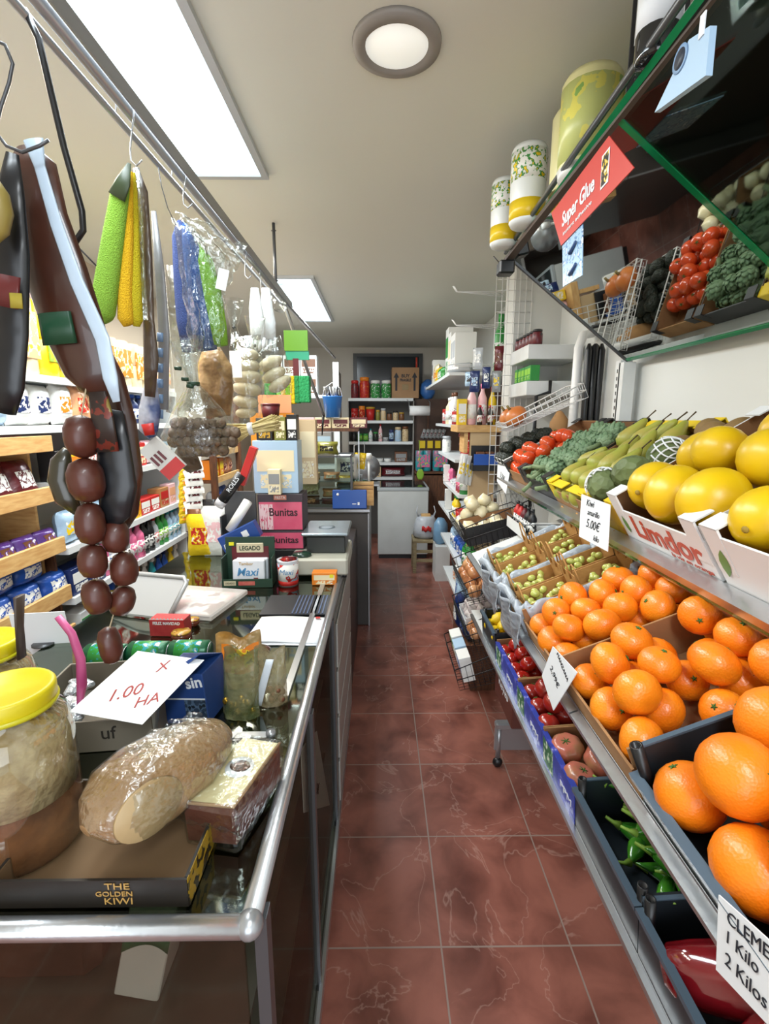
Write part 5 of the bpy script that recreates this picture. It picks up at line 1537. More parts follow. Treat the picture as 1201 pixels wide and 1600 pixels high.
# scale
t = thing('shop_scale', 'pale grey shop scale with steel plate at the counter end', 'scale', T(-0.26, 2.02, CZ))
obj('body', MB().use(mat('scale_body', 'b4b5a8', 0.45)).bx(-0.125, 0.125, -0.07, 0.27, 0.012, 0.085, b=0.008), t)
obj('neck', MB().use(mat('scale_dark', '2c302e', 0.4)).bx(-0.06, 0.11, 0.02, 0.24, 0.085, 0.16, b=0.004), t)
obj('plate', MB().use(mat('plate_steel', 'a8b4bc', 0.2, 0.8)).bx(-0.08, 0.125, -0.0, 0.27, 0.166, 0.180, b=0.005), t)
obj('plate_emblem', MB().use(mat('plate_mark', '606c74', 0.4)).lathe([(0.038, 0.1802), (0.038, 0.1812), (0.022, 0.1812)], 24, T(0.02, 0.12, 0)), t)
obj('round_dome', MB().use(mat('dome_green', '1e3a2e', 0.2, coat=0.5)).lathe([(0.040, 0.085), (0.042, 0.093), (0.034, 0.102), (0.0001, 0.106)], 24, T(-0.075, -0.02, 0), sy=0.8), t)
for x, y in ((-0.11, -0.05), (0.11, -0.05), (-0.11, 0.25), (0.11, 0.25)):
    obj('foot', MB().use(M_BLK).lathe([(0.01, 0), (0.01, 0.014)], 10, T(x, y, 0)), t)
o = place(item('carton', 0.10, 0.052, 0.05, 'orange', 'cream'), T(-0.225, 1.865, CZ), 'small orange and brown carton in front of the scale', 'box')
obj('price_sticker', MB().use(mat('yellow_sticker')).bx(0.022, 0.038, -0.0016, -0.0012, 0.032, 0.046), o)

# tall stack of boxes and bottles between the green display and the scale
SY = 2.10
t = thing('box_tower', 'black cardboard base holding the stacked biscuit boxes', 'box', T(-0.46, SY, CZ))
obj('base', MB().use(M_BOXBLK).bx(-0.08, 0.12, 0, 0.16, 0, 0.085, b=0.002), t)
M_BUN = mat('bunitas_pink', 'cc4468', 0.45, var=(6, 'dd6a84'))
for i, (z, h_) in enumerate(((CZ + 0.087, 0.085), (CZ + 0.174, 0.165))):
    o = obj('biscuit_box', MB().use(mat('bunitas_dark', '3a3038', 0.5)).bx(-0.10, 0.10, 0, 0.14, 0, h_, b=0.002), None, T(-0.44, SY + 0.004, z))
    tag(o, 'pink Bunitas biscuit box, %s of the two stacked' % ('lower', 'upper')[i], 'box')
    obj('front_print', MB().use(M_BUN).bx(-0.095, 0.095, -0.001, 0, 0.004, h_ * (0.9 if i == 0 else 0.78)), o)
    obj('stripes', MB().use(mat('stripe_print', 'e8c8cc', 0.5, busy=(40, 'cc4468', 'e8dcd8'), stretch=(3, 1, 0.4))).bx(-0.095, -0.035, -0.0016, -0.001, 0.004, h_ * 0.72), o)
    text('lettering', 'Bunitas', o, on_front(0.012, -0.002, h_ * 0.5), 0.05 if i else 0.042, mat('bun_ink', '3c1a24', 0.5), 0.125, bold=0.001)
    if i:
        obj('name_plate', MB().use(mat('peach_plate', 'c87c66', 0.5)).bx(-0.028, 0.028, -0.0014, 0, h_ * 0.84, h_ * 0.97), o)
        text('lettering', 'FIESTA', o, on_front(0, -0.002, h_ * 0.905), 0.017, M_PAPER, 0.045)
TZ = CZ + 0.342
place(item('carton', 0.195, 0.23, 0.12, 'pale-blue', 'cream'), T(-0.455, SY + 0.01, TZ), 'tall pale blue patterned carton on the pink biscuit boxes', 'box')
o = place(item('carton', 0.055, 0.11, 0.04, 'cream', 'grey'), T(-0.455, SY - 0.035, TZ), 'narrow cream carton with open flap before the patterned carton', 'box')
place(item('carton', 0.07, 0.095, 0.06, 'black', 'gold'), T(-0.50, SY + 0.02, TZ + 0.232), 'black bottle carton left on the patterned carton', 'box')
place(item('carton', 0.05, 0.10, 0.06, 'olive', 'cream'), T(-0.432, SY + 0.02, TZ + 0.232), 'olive carton in the middle on the patterned carton', 'box')
place(item('carton', 0.045, 0.11, 0.06, 'black', 'white'), T(-0.38, SY + 0.02, TZ + 0.232), 'black carton with white stripe right on the patterned carton', 'box')
place(item('tub', 0.085, 0.06, 0.06, 'maroon', 'maroon'), T(-0.475, SY + 0.02, TZ + 0.329), 'glossy maroon cap tub topping the bottle cartons', 'tub')
o = obj('orange_board', MB().use(mat('orange_board', 'e08a1e', 0.5)).bx(-0.10, 0.10, 0, 0.006, 0, 0.22).use(mat('peach_board', 'eca070', 0.5)).bx(-0.06, 0.09, -0.001, 0.005, 0.2205, 0.30), None, T(-0.49, SY + 0.14, TZ + 0.13))
tag(o, 'orange advertising board behind the bottle cartons', 'sign')
obj('white_plaque', MB().use(mat('cream_plaque', 'e6dcb8', 0.5)).bx(-0.04, 0.05, -0.002, -0.001, 0.13, 0.21), o)
text('lettering', 'Tequila', o, on_front(0.005, -0.003, 0.185), 0.02, mat('gold'), 0.06)
place(item('carton', 0.08, 0.30, 0.06, 'beige', 'cream'), T(-0.335, SY + 0.16, TZ + 0.02), 'tall beige carton right of the orange board', 'box')
for i, (px, py, Y, L_, r_, a, c1, lb) in enumerate(((387, 728, 2.04, 0.17, 0.016, 22, 'red', 'long slim red carton leaning left of the stack'), (362, 762, 2.02, 0.14, 0.022, 38, 'black', 'black and white tube with clear cap leaning left'),
                                                (373, 806, 2.00, 0.15, 0.020, 34, 'white', 'white cardboard tube leaning above the blue carton'))):
    p = at(px, py, Y=Y)
    mb = MB().use(col(c1))
    if c1 == 'red':
        mb.bx(-r_, r_, -r_, r_, -L_ / 2, L_ / 2, b=0.002)
    else:
        mb.lathe([(r_, -L_ / 2), (r_, L_ / 2)], 18)
    o = obj({'red': 'slim_carton', 'black': 'tube_pack', 'white': 'paper_tube'}[c1], mb, None, T(*p, ry=a))
    tag(o, lb, 'box' if c1 == 'red' else 'tube')
    if c1 == 'black':
        obj('clear_cap', MB().use(mat('cap_clear', 'c8c8cc', 0.1, film=0.7)).lathe([(r_ * 1.02, -L_ / 2 - 0.03), (r_ * 1.04, -L_ / 2 + 0.001)], 18), o)
        text('lettering', 'ROLLS', o, T(0, -r_ * 1.05, 0.02, rx=90) @ Matrix.Rotation(R(90), 4, 'Z'), 0.026, M_PAPER)
    if c1 == 'white':
        obj('tube_end', MB().use(mat('tube_end', 'a09a8c', 0.6)).lathe([(r_ * 0.8, -L_ / 2 - 0.001), (0.0001, -L_ / 2 - 0.0012)], 16), o)
p = at(375, 838, Y=1.98)
o = obj('blue_carton', MB().use(mat('blue_pack', '22468c', 0.4)).bx(-0.085, 0.085, -0.02, 0.03, -0.035, 0.035, b=0.002), None, T(*p, ry=-26))
tag(o, 'blue Prima carton tilted over the green display', 'box')
text('lettering', 'Prima', o, on_front(-0.045, -0.021, -0.012), 0.028, M_PAPER, shear=0.2)
obj('white_square', MB().use(M_PAPER).bx(0.018, 0.045, -0.021, -0.02, -0.012, 0.016), o)
o = obj('bottle_rack', MB().use(M_DSTEEL).bx(-0.07, 0.07, -0.02, 0.06, 0, 0.006).bx(-0.07, 0.07, 0.05, 0.06, 0.006, 0.35).bx(-0.07, -0.064, -0.02, 0.06, 0.006, 0.25), None, T(-0.62, 2.06, CZ))
tag(o, 'dark metal rack holding the leaning tubes and cartons', 'rack')
# ---------------------------------------------------------------- hanging rail over the counter and what hangs from it
RX, RZ = -0.52, 2.225
t = thing('hanging_rail', 'double metal hanging rail running over the counter', 'rail', T(RX, 2.0, RZ))
obj('tube', MB().use(M_STEEL).tube([(0, -1.6, 0), (0.01, 0.83, 0.0), (0.06, 3.2, 0.0)], 0.011, 10), t)
obj('flat_bar', MB().use(mat('rail_bar', '8e9196', 0.3, 0.8)).bx(0.025, 0.029, -1.6, 0.9, -0.01, 0.022), t)
obj('lower_tube', MB().use(M_STEEL).tube([(-0.028, -1.6, -0.012), (-0.012, 0.83, -0.012)], 0.007, 8), t)
obj('ceiling_post', MB().use(M_DSTEEL).tube([(0.0, 0.60, 0.0), (0.0, 0.60, 0.325)], 0.008, 8).tube([(-0.012, 0.60, 0.29), (0.012, 0.60, 0.29)], 0.003).tube([(-0.012, 0.60, 0.06), (0.012, 0.60, 0.06)], 0.003), t)
pb = at(505, 648, Y=3.60)
obj('brace', MB().use(M_STEEL).tube([(0.0, 0.78, 0.0), pb - t.location], 0.011, 10), t)
obj('brace_tip', MB().use(M_BLK).tube([pb - t.location, at(503, 680, Y=3.62) - t.location], [0.011, 0.004], 8), t)
o = obj('plastic_wrap', MB().use(M_FILM2).lathe([(0.02, -0.07), (0.035, -0.04), (0.03, 0.02), (0.022, 0.06)], 16).lump(0.02, 30), None, T(RX, 2.66, RZ))
tag(o, 'crumpled plastic tied round the rail joint beside the post', 'plastic bag')


def hook(px, py, Y, drop, label, r=0.0016, m=None, turn=40):
    """S hook over the rail, its lower eye at the image point"""
    p = at(px, py, Y=Y)
    c = Vector((RX, Y, RZ))
    pts = [c + Vector((-0.022, 0, -0.02)), c + Vector((-0.018, 0, 0.008)), c + Vector((0, 0, 0.016)), c + Vector((0.018, 0, 0.006)), c + Vector((0.014, 0, -0.02)), p + Vector((0, 0, 0.02)), p + Vector((0.0, -0.002, -0.002)), p + Vector((0.012, -0.006, -0.014)), p + Vector((0.026, -0.008, -0.004))]
    o = obj('meat_hook', MB().use(m or M_STEEL).tube([q - c for q in pts], r, 7), None, Matrix.Translation(c))
    return tag(o, label, 'hook')


hook(205, 250, 1.13, 0, 'thin steel hook over the rail holding the green and yellow cloths')
hook(287, 318, 1.40, 0, 'thin steel hook over the rail above the blue cloth bag')
hook(383, 430, 1.98, 0, 'thin empty steel hook over the rail beyond the blue cloths', r=0.002)
hook(408, 455, 2.2, 0, 'steel hook carrying the white cotton gloves', r=0.002)
# thick black hook
p_ = [at(*q, Y=0.88) for q in ((38, 15), (60, 60), (100, 230), (128, 330), (130, 360), (118, 378), (100, 378), (93, 370))]
o = obj('meat_hook', MB().use(M_BLK).tube([q - p_[0] for q in p_], 0.0052, 10), None, Matrix.Translation(p_[0]))
tag(o, 'thick black hook hanging from the near end of the rail', 'hook')
for k, (pts, Y, r, lb) in enumerate((([(-14, 60), (8, 70), (20, 100), (14, 130), (2, 165), (-8, 205), (10, 228), (35, 238), (62, 228), (76, 219)], 0.70, 0.0022, 'double steel hook at the left edge holding the ham pack'),
                                      ([(86, 355), (84, 368), (92, 378), (108, 372), (116, 380), (150, 415)], 0.90, 0.0014, 'thin steel hook caught on the black hook end'),
                                      ([(95, 400), (128, 452), (148, 490), (140, 503), (128, 500), (125, 490)], 0.86, 0.0014, 'long thin hook behind the ham pack'),
                                      ([(247, 262), (252, 290), (262, 325), (275, 352)], 1.30, 0.0012, 'thin bent wire hook left of the blue cloths'))):
    q = [at(*z, Y=Y) for z in pts]
    tag(obj('meat_hook', MB().use(M_DSTEEL).tube([z - q[0] for z in q], r, 7), None, Matrix.Translation(q[0])), lb, 'hook')


def pxloft(name, pts, Y, m, label, cat, depth=0.35, n=14, extra=None, lump=0):
    """body hanging in front of the rail: pts = (x, y, half width) in image points at distance Y"""
    P = [at(x, y, Y=Y) for x, y, w_ in pts]
    W = [px_w(w_, Y, p.z) for (x, y, w_), p in zip(pts, P)]
    o_ = P[0].copy()
    mb = MB().use(m).tube([p - o_ for p in P], [(w_, w_ * depth) for w_ in W], n, up=(0, 1, 0))
    if lump:
        mb.lump(lump, 22)
    o = obj(name, mb, None, Matrix.Translation(o_))
    tag(o, label, cat)
    return o, o_


def pxpart(name, o, o_, pts, Y, m, depth=0.3, n=10, lump=0, parent=None):
    P = [at(x, y, Y=Y) for x, y, w_ in pts]
    W = [px_w(w_, Y, p.z) for (x, y, w_), p in zip(pts, P)]
    mb = MB().use(m).tube([p - o_ for p in P], [(w_, w_ * depth) for w_ in W], n, up=(0, 1, 0))
    if lump:
        mb.lump(lump, 30)
    return obj(name, mb, parent or o)


M_HAM = mat('cured_ham', '33190f', 0.35, var=(7, '4a2618'), coat=0.4, bump=(14, 0.2))  # brown darkened to carry the shade of meat hung against the light
M_DARKBAG = mat('black_bag', '16171a', 0.3, bump=(12, 0.8))
o, o_ = pxloft('cured_ham_pack', [(40, 228, 14), (48, 260, 40), (62, 340, 44), (88, 430, 50), (118, 520, 48), (138, 575, 40), (165, 620, 18)], 0.74, M_HAM, 'long brown vacuum-packed ham with green label hanging at the left', 'ham', 0.30)
pxpart('pale_edge', o, o_, [(52, 218, 16), (62, 260, 9), (88, 350, 10), (120, 440, 11), (160, 530, 12), (172, 590, 12), (182, 628, 6)], 0.725, mat('pale_blue_film', 'b4c6d6', 0.25, bump=(20, 0.5)), 0.25)
pxpart('green_label', o, o_, [(84, 488, 26), (94, 538, 27)], 0.722, mat('dark_green_label', '17402a', 0.4), 0.10)
o, o_ = pxloft('cured_ham', [(160, 545, 12), (172, 590, 22), (186, 660, 27), (196, 740, 27), (196, 800, 20), (190, 832, 6)], 0.80, M_HAM, 'dark cured ham shank hanging behind the chorizo', 'ham', 0.5)
o, o_ = pxloft('black_bag_pack', [(178, 640, 14), (178, 690, 26), (182, 760, 30), (180, 800, 24), (172, 825, 8)], 0.755, M_DARKBAG, 'small glossy black bag hanging in front of the ham shank', 'bag', 0.35, lump=0.004)
pxpart('printed_label', o, o_, [(152, 612, 14), (160, 655, 18), (168, 706, 18)], 0.735, mat('ham_label', '2e2420', 0.35, busy=(30, '6a2a20', '7a6a30')), 0.15)
pxpart('gathered_top', o, o_, [(140, 600, 22), (150, 628, 16), (160, 650, 10)], 0.74, mat('net_film', 'a89a70', 0.25, clear=0.6, bump=(30, 1)), 0.3)
o, o_ = pxloft('black_bag_pack', [(20, 240, 10), (18, 300, 22), (16, 400, 28), (18, 520, 24), (10, 600, 26), (6, 645, 18)], 0.70, M_DARKBAG, 'tall black bag hanging at the left edge of the rail', 'bag', 0.4, lump=0.004)
pxpart('yellow_sticker', o, o_, [(24, 458, 10), (26, 482, 10)], 0.665, mat('olive_sticker', '9a8a2c', 0.5), 0.1)
pxpart('red_print', o, o_, [(12, 430, 20), (10, 480, 18)], 0.668, mat('dark_red_print', '5a1c1c', 0.4), 0.1)
o, o_ = pxloft('round_cheese', [(-6, 280, 4), (-6, 300, 18), (-5, 330, 23), (-6, 362, 18), (-6, 380, 4)], 0.66, mat('cheese_yellow', '8a7a3c', 0.4), 'round yellow cheese cut by the left edge of the photo', 'cheese', 0.8)

# chorizo
M_CHZ = mat('chorizo_skin', '3c1a12', 0.42, var=(9, '4f2418'), bump=(24, 0.25), coat=0.15)  # skin colour deepened for the backlit side facing the camera


def links(label, pts, Y, m):
    t = thing('sausage_string', label, 'sausage', Matrix.Translation(at(pts[0][0], pts[0][1] - pts[0][3], Y=Y)))
    I = t.matrix_world.inverted()
    for x, y, w_, h_, a in pts:
        p = at(x, y, Y=Y)
        ww, hh = px_w(w_, Y, p.z), px_w(h_, Y, p.z)
        mb = MB().use(m)
        mb.lathe([(0.0001, -hh), (ww * 0.25, -hh * 0.98), (ww * 0.72, -hh * 0.82), (ww * 0.97, -hh * 0.4), (ww, 0), (ww * 0.97, hh * 0.4), (ww * 0.72, hh * 0.82), (ww * 0.25, hh * 0.98), (0.0001, hh)], 18).lump(0.0016, 30, x)
        obj('sausage_link', mb, t, I @ T(*p, ry=a))
    path = [I @ at(pts[0][0] + 8, pts[0][1] - pts[0][3] - 45, Y=Y)] + [I @ at(x, y - h_, Y=Y) for x, y, w_, h_, a in pts] + [I @ at(pts[-1][0], pts[-1][1] + pts[-1][3], Y=Y)]
    obj('string', MB().use(mat('twine', 'a8987c', 0.9)).tube(path, 0.0012, 5), t)


links('string of round brown chorizo links hanging before the shelves, nearer strand', [(127, 682, 25, 33, 0), (135, 750, 27, 34, -4), (141, 818, 22, 33, 0), (145, 877, 21, 27, 0), (151, 932, 21, 28, -8)], 0.735, M_CHZ)
links('shorter chorizo strand hanging behind the nearer one', [(181, 838, 20, 26, 4), (194, 889, 20, 27, 0), (191, 938, 18, 24, 24), (172, 1008, 17, 30, -4)], 0.76, M_CHZ)
o, o_ = pxloft('dark_sausage', [(104, 702, 6), (96, 722, 16), (92, 750, 17), (104, 778, 18), (122, 800, 8)], 0.765, mat('dark_sausage_skin', '2c2818', 0.35, coat=0.4), 'dark curved blood sausage behind the chorizo strand', 'sausage', 0.7)

# cloths
M_FUZ = lambda k, c: mat('terry_' + k, c, 0.95, bump=(420, 0.7))
for k, (c, pts, Y, lb) in enumerate((('8ab83c', [(200, 268, 3), (188, 300, 14), (176, 380, 17), (164, 460, 19), (162, 492, 17), (168, 502, 10)], 1.14, 'lime green terry cloth hanging on the rail'),
                                      ('e8b818', [(204, 268, 3), (200, 300, 8), (198, 380, 10), (195, 460, 11), (196, 498, 12), (200, 508, 8)], 1.15, 'golden yellow terry cloth in the middle of the three'),
                                      ('c8b818', [(208, 270, 3), (208, 300, 7), (209, 380, 9), (210, 460, 11), (213, 500, 10), (213, 510, 5)], 1.16, 'mustard yellow terry cloth at the right of the three'))):
    o, o_ = pxloft('terry_cloth', pts, Y, M_FUZ(lb.split()[0] + lb.split()[1], c), lb, 'cloth', 0.7, lump=0.0008)
    if k == 0:
        pxpart('card_header', o, o_, [(202, 255, 3), (192, 285, 12), (182, 308, 14)], 1.125, mat('dark_green_card', '3c4a30', 0.4), 0.15)
# packed brushes hanging beside
o, o_ = pxloft('brush_pack', [(212, 262, 4), (222, 300, 9), (228, 400, 10), (232, 500, 9), (236, 560, 12), (234, 620, 8)], 1.20, mat('brown_pack', '5a4a3c', 0.25, var=(8, '3a302a'), bump=(20, 0.6)), 'long brown and clear blister pack hanging beside the cloths', 'package', 0.4)
pxpart('clear_blister', o, o_, [(214, 262, 4), (218, 320, 5), (220, 400, 5), (226, 500, 6)], 1.18, M_FILM2, 0.4)
o, o_ = pxloft('clip_strip', [(240, 330, 4), (250, 430, 8), (256, 520, 9), (255, 640, 8)], 1.26, mat('grey_strip', '7c7c7e', 0.3, bump=(12, 0.5)), 'long grey strip of blue clips hanging beside the blister pack', 'clip strip', 0.3)
for i in range(6):
    pxpart('blue_clip', o, o_, [(250, 520 + 24 * i, 5), (250, 534 + 24 * i, 5)], 1.235, mat('clip_blue', '6a86a8', 0.35), 0.5)
o, o_ = pxloft('snack_pouch', [(238, 580, 4), (236, 600, 10), (234, 640, 17), (232, 672, 15), (238, 684, 6)], 1.22, mat('foil_blue_red', '3a4a78', 0.25, var=(7, 'b8bcc8', 0.5, 0.6), bump=(30, 0.6)), 'blue foil pouch with red bottom hanging above the heart card', 'pouch', 0.45)
pxpart('red_bottom', o, o_, [(230, 662, 10), (234, 680, 8)], 1.19, col('red'), 0.4)
p = at(255, 716, Y=1.24)
o = obj('heart_card', MB().use(mat('card_white', 'c8c8c4', 0.5)).bx(-0.028, 0.028, -0.01, 0.01, -0.05, 0.05), None, T(*p, ry=-42, rz=10))
tag(o, 'tilted white and red heart card under the blue pouch', 'card')
ht = MB().use(col('red')).bx(-0.028, 0.028, -0.0108, -0.0098, -0.05, -0.018).use(col('maroon'))
for i in range(3):
    ht.bx(-0.022 + 0.012 * i, -0.015 + 0.012 * i, -0.0108, -0.0098, -0.008, 0.02)
obj('red_print', ht, o)
# blue and green cloths in film
M_F1, M_F2 = M_FUZ('deepblue', '2c5ca8'), M_FUZ('brightgreen', '8ec840')
o, o_ = pxloft('terry_cloth', [(282, 345, 5), (284, 370, 15), (290, 430, 19), (298, 500, 22), (306, 548, 21)], 1.42, M_FUZ('navyblue', '3c4f88'), 'navy blue terry cloth hanging left in the film bag', 'cloth', 0.7)
o, o_ = pxloft('terry_cloth', [(288, 350, 4), (298, 385, 13), (308, 450, 16), (317, 510, 18), (322, 546, 17)], 1.40, M_F1, 'bright blue terry cloth between the navy and green ones', 'cloth', 0.8)
o, o_ = pxloft('terry_cloth', [(300, 375, 4), (316, 410, 17), (327, 460, 19), (336, 510, 18), (341, 540, 15)], 1.41, M_F2, 'bright green terry cloth at the right in the film bag', 'cloth', 0.8)
q0 = at(300, 330, Y=1.41)


def filmsheet(corner_rows, Y, label, m=M_FILM2, amp=0.012, nm='film_bag', nu=26, nv=18):
    rows_ = [[at(x, y, Y=Y) for x, y in r] for r in corner_rows]
    o_ = rows_[0][0].copy()

    def f(u, v):
        a = rows_[0][0].lerp(rows_[0][1], u)
        b = rows_[1][0].lerp(rows_[1][1], u)
        p = a.lerp(b, v) - o_
        return p + Vector((0, -0.025 * math.sin(u * math.pi), 0)) + noise.noise_vector(Vector((u * 7, v * 7, Y * 9))) * amp
    return tag(obj(nm, MB().use(m).sheet(f, nu, nv, 0.0006), None, Matrix.Translation(o_)), label, 'film bag')


filmsheet([[(272, 330), (385, 385)], [(300, 360), (350, 455)]], 1.36, 'crumpled clear film bunched above the blue and green cloths')
filmsheet([[(268, 340), (350, 400)], [(300, 555), (345, 548)]], 1.37, 'clear film bag covering the blue and green cloths', M_FILM)
card('small white printed label on the film above the green cloth', [(342, 418), (362, 422), (352, 455), (336, 450)], [1.34, 1.34, 1.34, 1.341], [], M_INK, 'film_label', cat='label')

# net bags with nuts and rolls
walnut = proto('walnut', MB().use(mat('walnut_shell', '6a5642', 0.6, vor=(70, 0.6), var=(20, '4f3f30'))).ball(0.014, 12, 8, None, 1, 1, 1.12))
t = thing('walnut_bag', 'clear bag of dark walnuts hanging in front of the cloths', 'bag', Matrix.Translation(at(300, 600, Y=1.34)))
I = t.matrix_world.inverted()
P = [at(x, y, Y=1.34) for x, y in ((288, 528), (296, 575), (302, 600), (308, 640), (312, 680), (316, 712))]
W = [px_w(v, 1.34, 1.7) for v in (30, 12, 9, 38, 60, 50)]
obj('film', MB().use(M_FILM).tube([I @ p for p in P], [(w_, w_ * 0.8) for w_ in W], 24, up=(0, 1, 0), cap=False).lump(0.003, 25), t)
obj('gathered_neck', MB().use(M_FILM2).tube([I @ p for p in P[:4]], [(w_ * 0.8, w_ * 0.5) for w_ in W[:4]], 20, up=(0, 1, 0), cap=False).lump(0.006, 50), t)
obj('green_tie', MB().use(mat('tie_green', '1c3c28', 0.5)).lathe([(0.017, -0.005), (0.017, 0.005)], 12, I @ T(*P[2])), t)
k = 0
for row_, (y, x0, x1, n_) in enumerate(((662, 270, 352, 7), (676, 262, 368, 9), (690, 266, 370, 9), (704, 275, 350, 6))):
    for i in range(n_):
        for dpt in (0, 1):
            if dpt and i % 2:
                continue
            p = at(x0 + (x1 - x0) * (i + 0.5 * (row_ % 2)) / n_ + 5, y, Y=1.315 + 0.035 * dpt)
            place(walnut, T(*p, rnd.uniform(0, 180), rnd.uniform(0, 180), 0, s=rnd.uniform(0.95, 1.2)), 'dark walnut in the clear hanging bag', 'walnut', 'walnuts in the hanging bag')
o, o_ = pxloft('nut_bag', [(300, 706, 8), (296, 716, 24), (286, 722, 20), (280, 726, 5)], 1.40, mat('brown_net', '5c4a38', 0.5, vor=(60, 0.7)), 'small brown bag peeking out under the walnut bag', 'bag', 0.8)
o, o_ = pxloft('twisted_bag', [(268, 415, 10), (272, 450, 6), (270, 500, 14), (278, 560, 20), (284, 620, 22), (278, 650, 16)], 1.45, mat('frosted_bag', 'c8c4bc', 0.3, clear=0.8, bump=(24, 1)), 'frosted bag with green clips hanging behind the walnut bag', 'bag', 0.5, lump=0.008)
for x, y in ((278, 575), (289, 592), (297, 603)):
    pxpart('green_clip', o, o_, [(x - 5, y, 3), (x + 5, y + 1, 3)], 1.32, mat('tie_green'), 1)
o, o_ = pxloft('kraft_bag', [(330, 540, 12), (335, 570, 24), (338, 610, 28), (342, 650, 20)], 1.62, mat('brown_film_bag', '7a5c3a', 0.3, bump=(28, 1.0), var=(14, 'b8966a', 0.42, 0.6)), 'crinkled brown paper bag behind the blue cloths', 'bag', 0.5, n=26, lump=0.014)
M_ROLL = mat('pale_roll', 'd6cbb0', 0.6, var=(9, 'c4b696'))


def rollbag(label, neck, tops, Y, grp):
    t = thing('bread_bag', label, 'bag', Matrix.Translation(at(*neck, Y=Y)))
    I = t.matrix_world.inverted()
    xs = [a for a, b, w_ in tops]
    y0, y1 = tops[0][1] - 26, tops[-1][1] + 18
    mx_ = max(w_ for a, b, w_ in tops)
    pts = [(neck[0], neck[1] - 45, 16), (neck[0], neck[1], 5), (neck[0] + 3, neck[1] + 25, 14), (sum(xs) / len(xs), y0, mx_ * 0.9), (sum(xs) / len(xs), (y0 + y1) / 2, mx_ * 1.12), (xs[-1], y1, mx_ * 0.9)]
    P = [I @ at(a, b, Y=Y) for a, b, w_ in pts]
    obj('film', MB().use(M_FILM).tube(P, [(px_w(w_, Y, 1.7), px_w(w_, Y, 1.7) * 0.7) for a, b, w_ in pts], 22, up=(0, 1, 0), cap=False).lump(0.004, 28), t)
    obj('tie', MB().use(M_BLK).ball(0.006, 8, 6, Matrix.Translation(P[1])), t)
    for i, (x, y, w_) in enumerate(tops):
        ww = px_w(w_, Y, 1.7)
        P_ = proto('flat_roll', MB().use(M_ROLL).ball(ww * 0.9, 20, 10, None, 1, 0.75, 0.52))
        place(P_, T(*at(x, y, Y=Y), rx=rnd.uniform(-8, 8), ry=rnd.uniform(-10, 10) + (-24 if x > 400 else 0)), 'flat pale roll, %s from the top in the %s' % (ORD[i], grp), 'roll', 'rolls in the ' + grp)


rollbag('clear bag of flat rolls hanging left of the scourers, tall one', (365, 512), [(384, 555, 22), (384, 572, 24), (386, 590, 25), (386, 608, 25), (384, 628, 22), (384, 645, 18)], 1.78, 'tall film bag')
rollbag('clear bag of flat rolls hanging right, shorter one', (398, 540), [(422, 568, 22), (428, 586, 22), (437, 600, 22)], 1.85, 'short film bag')
card('white printed sticker on the tall roll bag', [(358, 548), (376, 549), (378, 590), (360, 590)], [1.70, 1.70, 1.70, 1.701], [], M_INK, 'sticker', cat='label')
c = at(392, 670, Y=1.72)
mb = MB().use(mat('straw', 'b8a468', 0.6, var=(30, 'cdbc86')))
for i in range(60):
    q = rnd.uniform(-0.03, 0.03)
    mb.tube([(-0.09 + rnd.uniform(0, 0.03), rnd.uniform(-0.02, 0.02), -0.02 + q * 1.2), (0.0, rnd.uniform(-0.012, 0.012), q * 0.5), (0.075 + rnd.uniform(0, 0.03), rnd.uniform(-0.02, 0.02), 0.022 + q * 0.9)], 0.0032, 5)
o = tag(obj('straw_bundle', mb, None, Matrix.Translation(c)), 'straw coloured dried herb bundle under the roll bags', 'bundle')
obj('band', MB().use(M_PAPER).lathe([(0.022, -0.008), (0.022, 0.008)], 14, T(0, 0, 0, ry=80)), o)
# gloves
for k, (x, lb) in enumerate(((398, 'white cotton glove at the left on the steel hook'), (415, 'white cotton glove at the right on the steel hook'))):
    o, o_ = pxloft('cotton_glove', [(x, 450, 6), (x + 1, 480, 10), (x + 4, 505, 12), (x + 5, 530, 11)], 2.1 + 0.05 * k, mat('white_cotton', 'd4dadc', 0.8, bump=(60, 0.3)), lb, 'glove', 0.4)
    for j in range(4):
        pxpart('finger', o, o_, [(x - 4 + j * 6, 528, 3.2), (x - 4 + j * 6, 550 - 3 * abs(j - 1.5), 2.8)], 2.1 + 0.05 * k, mat('white_cotton'), 0.9)
# scourers
t = thing('scourer_pack', 'green and yellow scourer pack hanging near the brace', 'scourers', Matrix.Translation(at(460, 520, Y=2.45)))
I = t.matrix_world.inverted()
for nm_, (x0, y0, x1, y1), c, dy in (('card_header', (444, 516, 480, 548), '5f961c', 0), ('teal_strip', (446, 548, 482, 562), '2c9a78', 0.005)):
    a, b = I @ at(x0, y1, Y=2.45), I @ at(x1, y0, Y=2.45)
    obj(nm_, MB().use(mat(nm_, c, 0.4)).bx(a.x, b.x, dy, dy + 0.012, a.z, b.z), t)
for i, (x0, x1, c) in enumerate(((416, 432, '2f8a3c'), (434, 440, '7ab81c'), (441, 447, 'c8a81c'), (448, 454, '7ab81c'), (455, 461, 'd8c01c'), (462, 468, '2c8a4c'), (469, 484, '2c9a5c'))):
    a, b = I @ at(x0, 632 - abs(i - 3), Y=2.45), I @ at(x1, 588 if i else 600, Y=2.45)
    obj('scourer', MB().use(mat('scourer_%d' % (i), c, 0.9, bump=(120, 0.8))).bx(a.x, b.x, -0.03, 0.03, a.z, b.z, b=0.003), t)
obj('red_strip', MB().use(col('maroon')).bx(*[v for v in (lambda a, b: (a.x, b.x, 0.0, 0.01, a.z, b.z))(I @ at(458, 590, Y=2.45), I @ at(466, 560, Y=2.45))]), t)
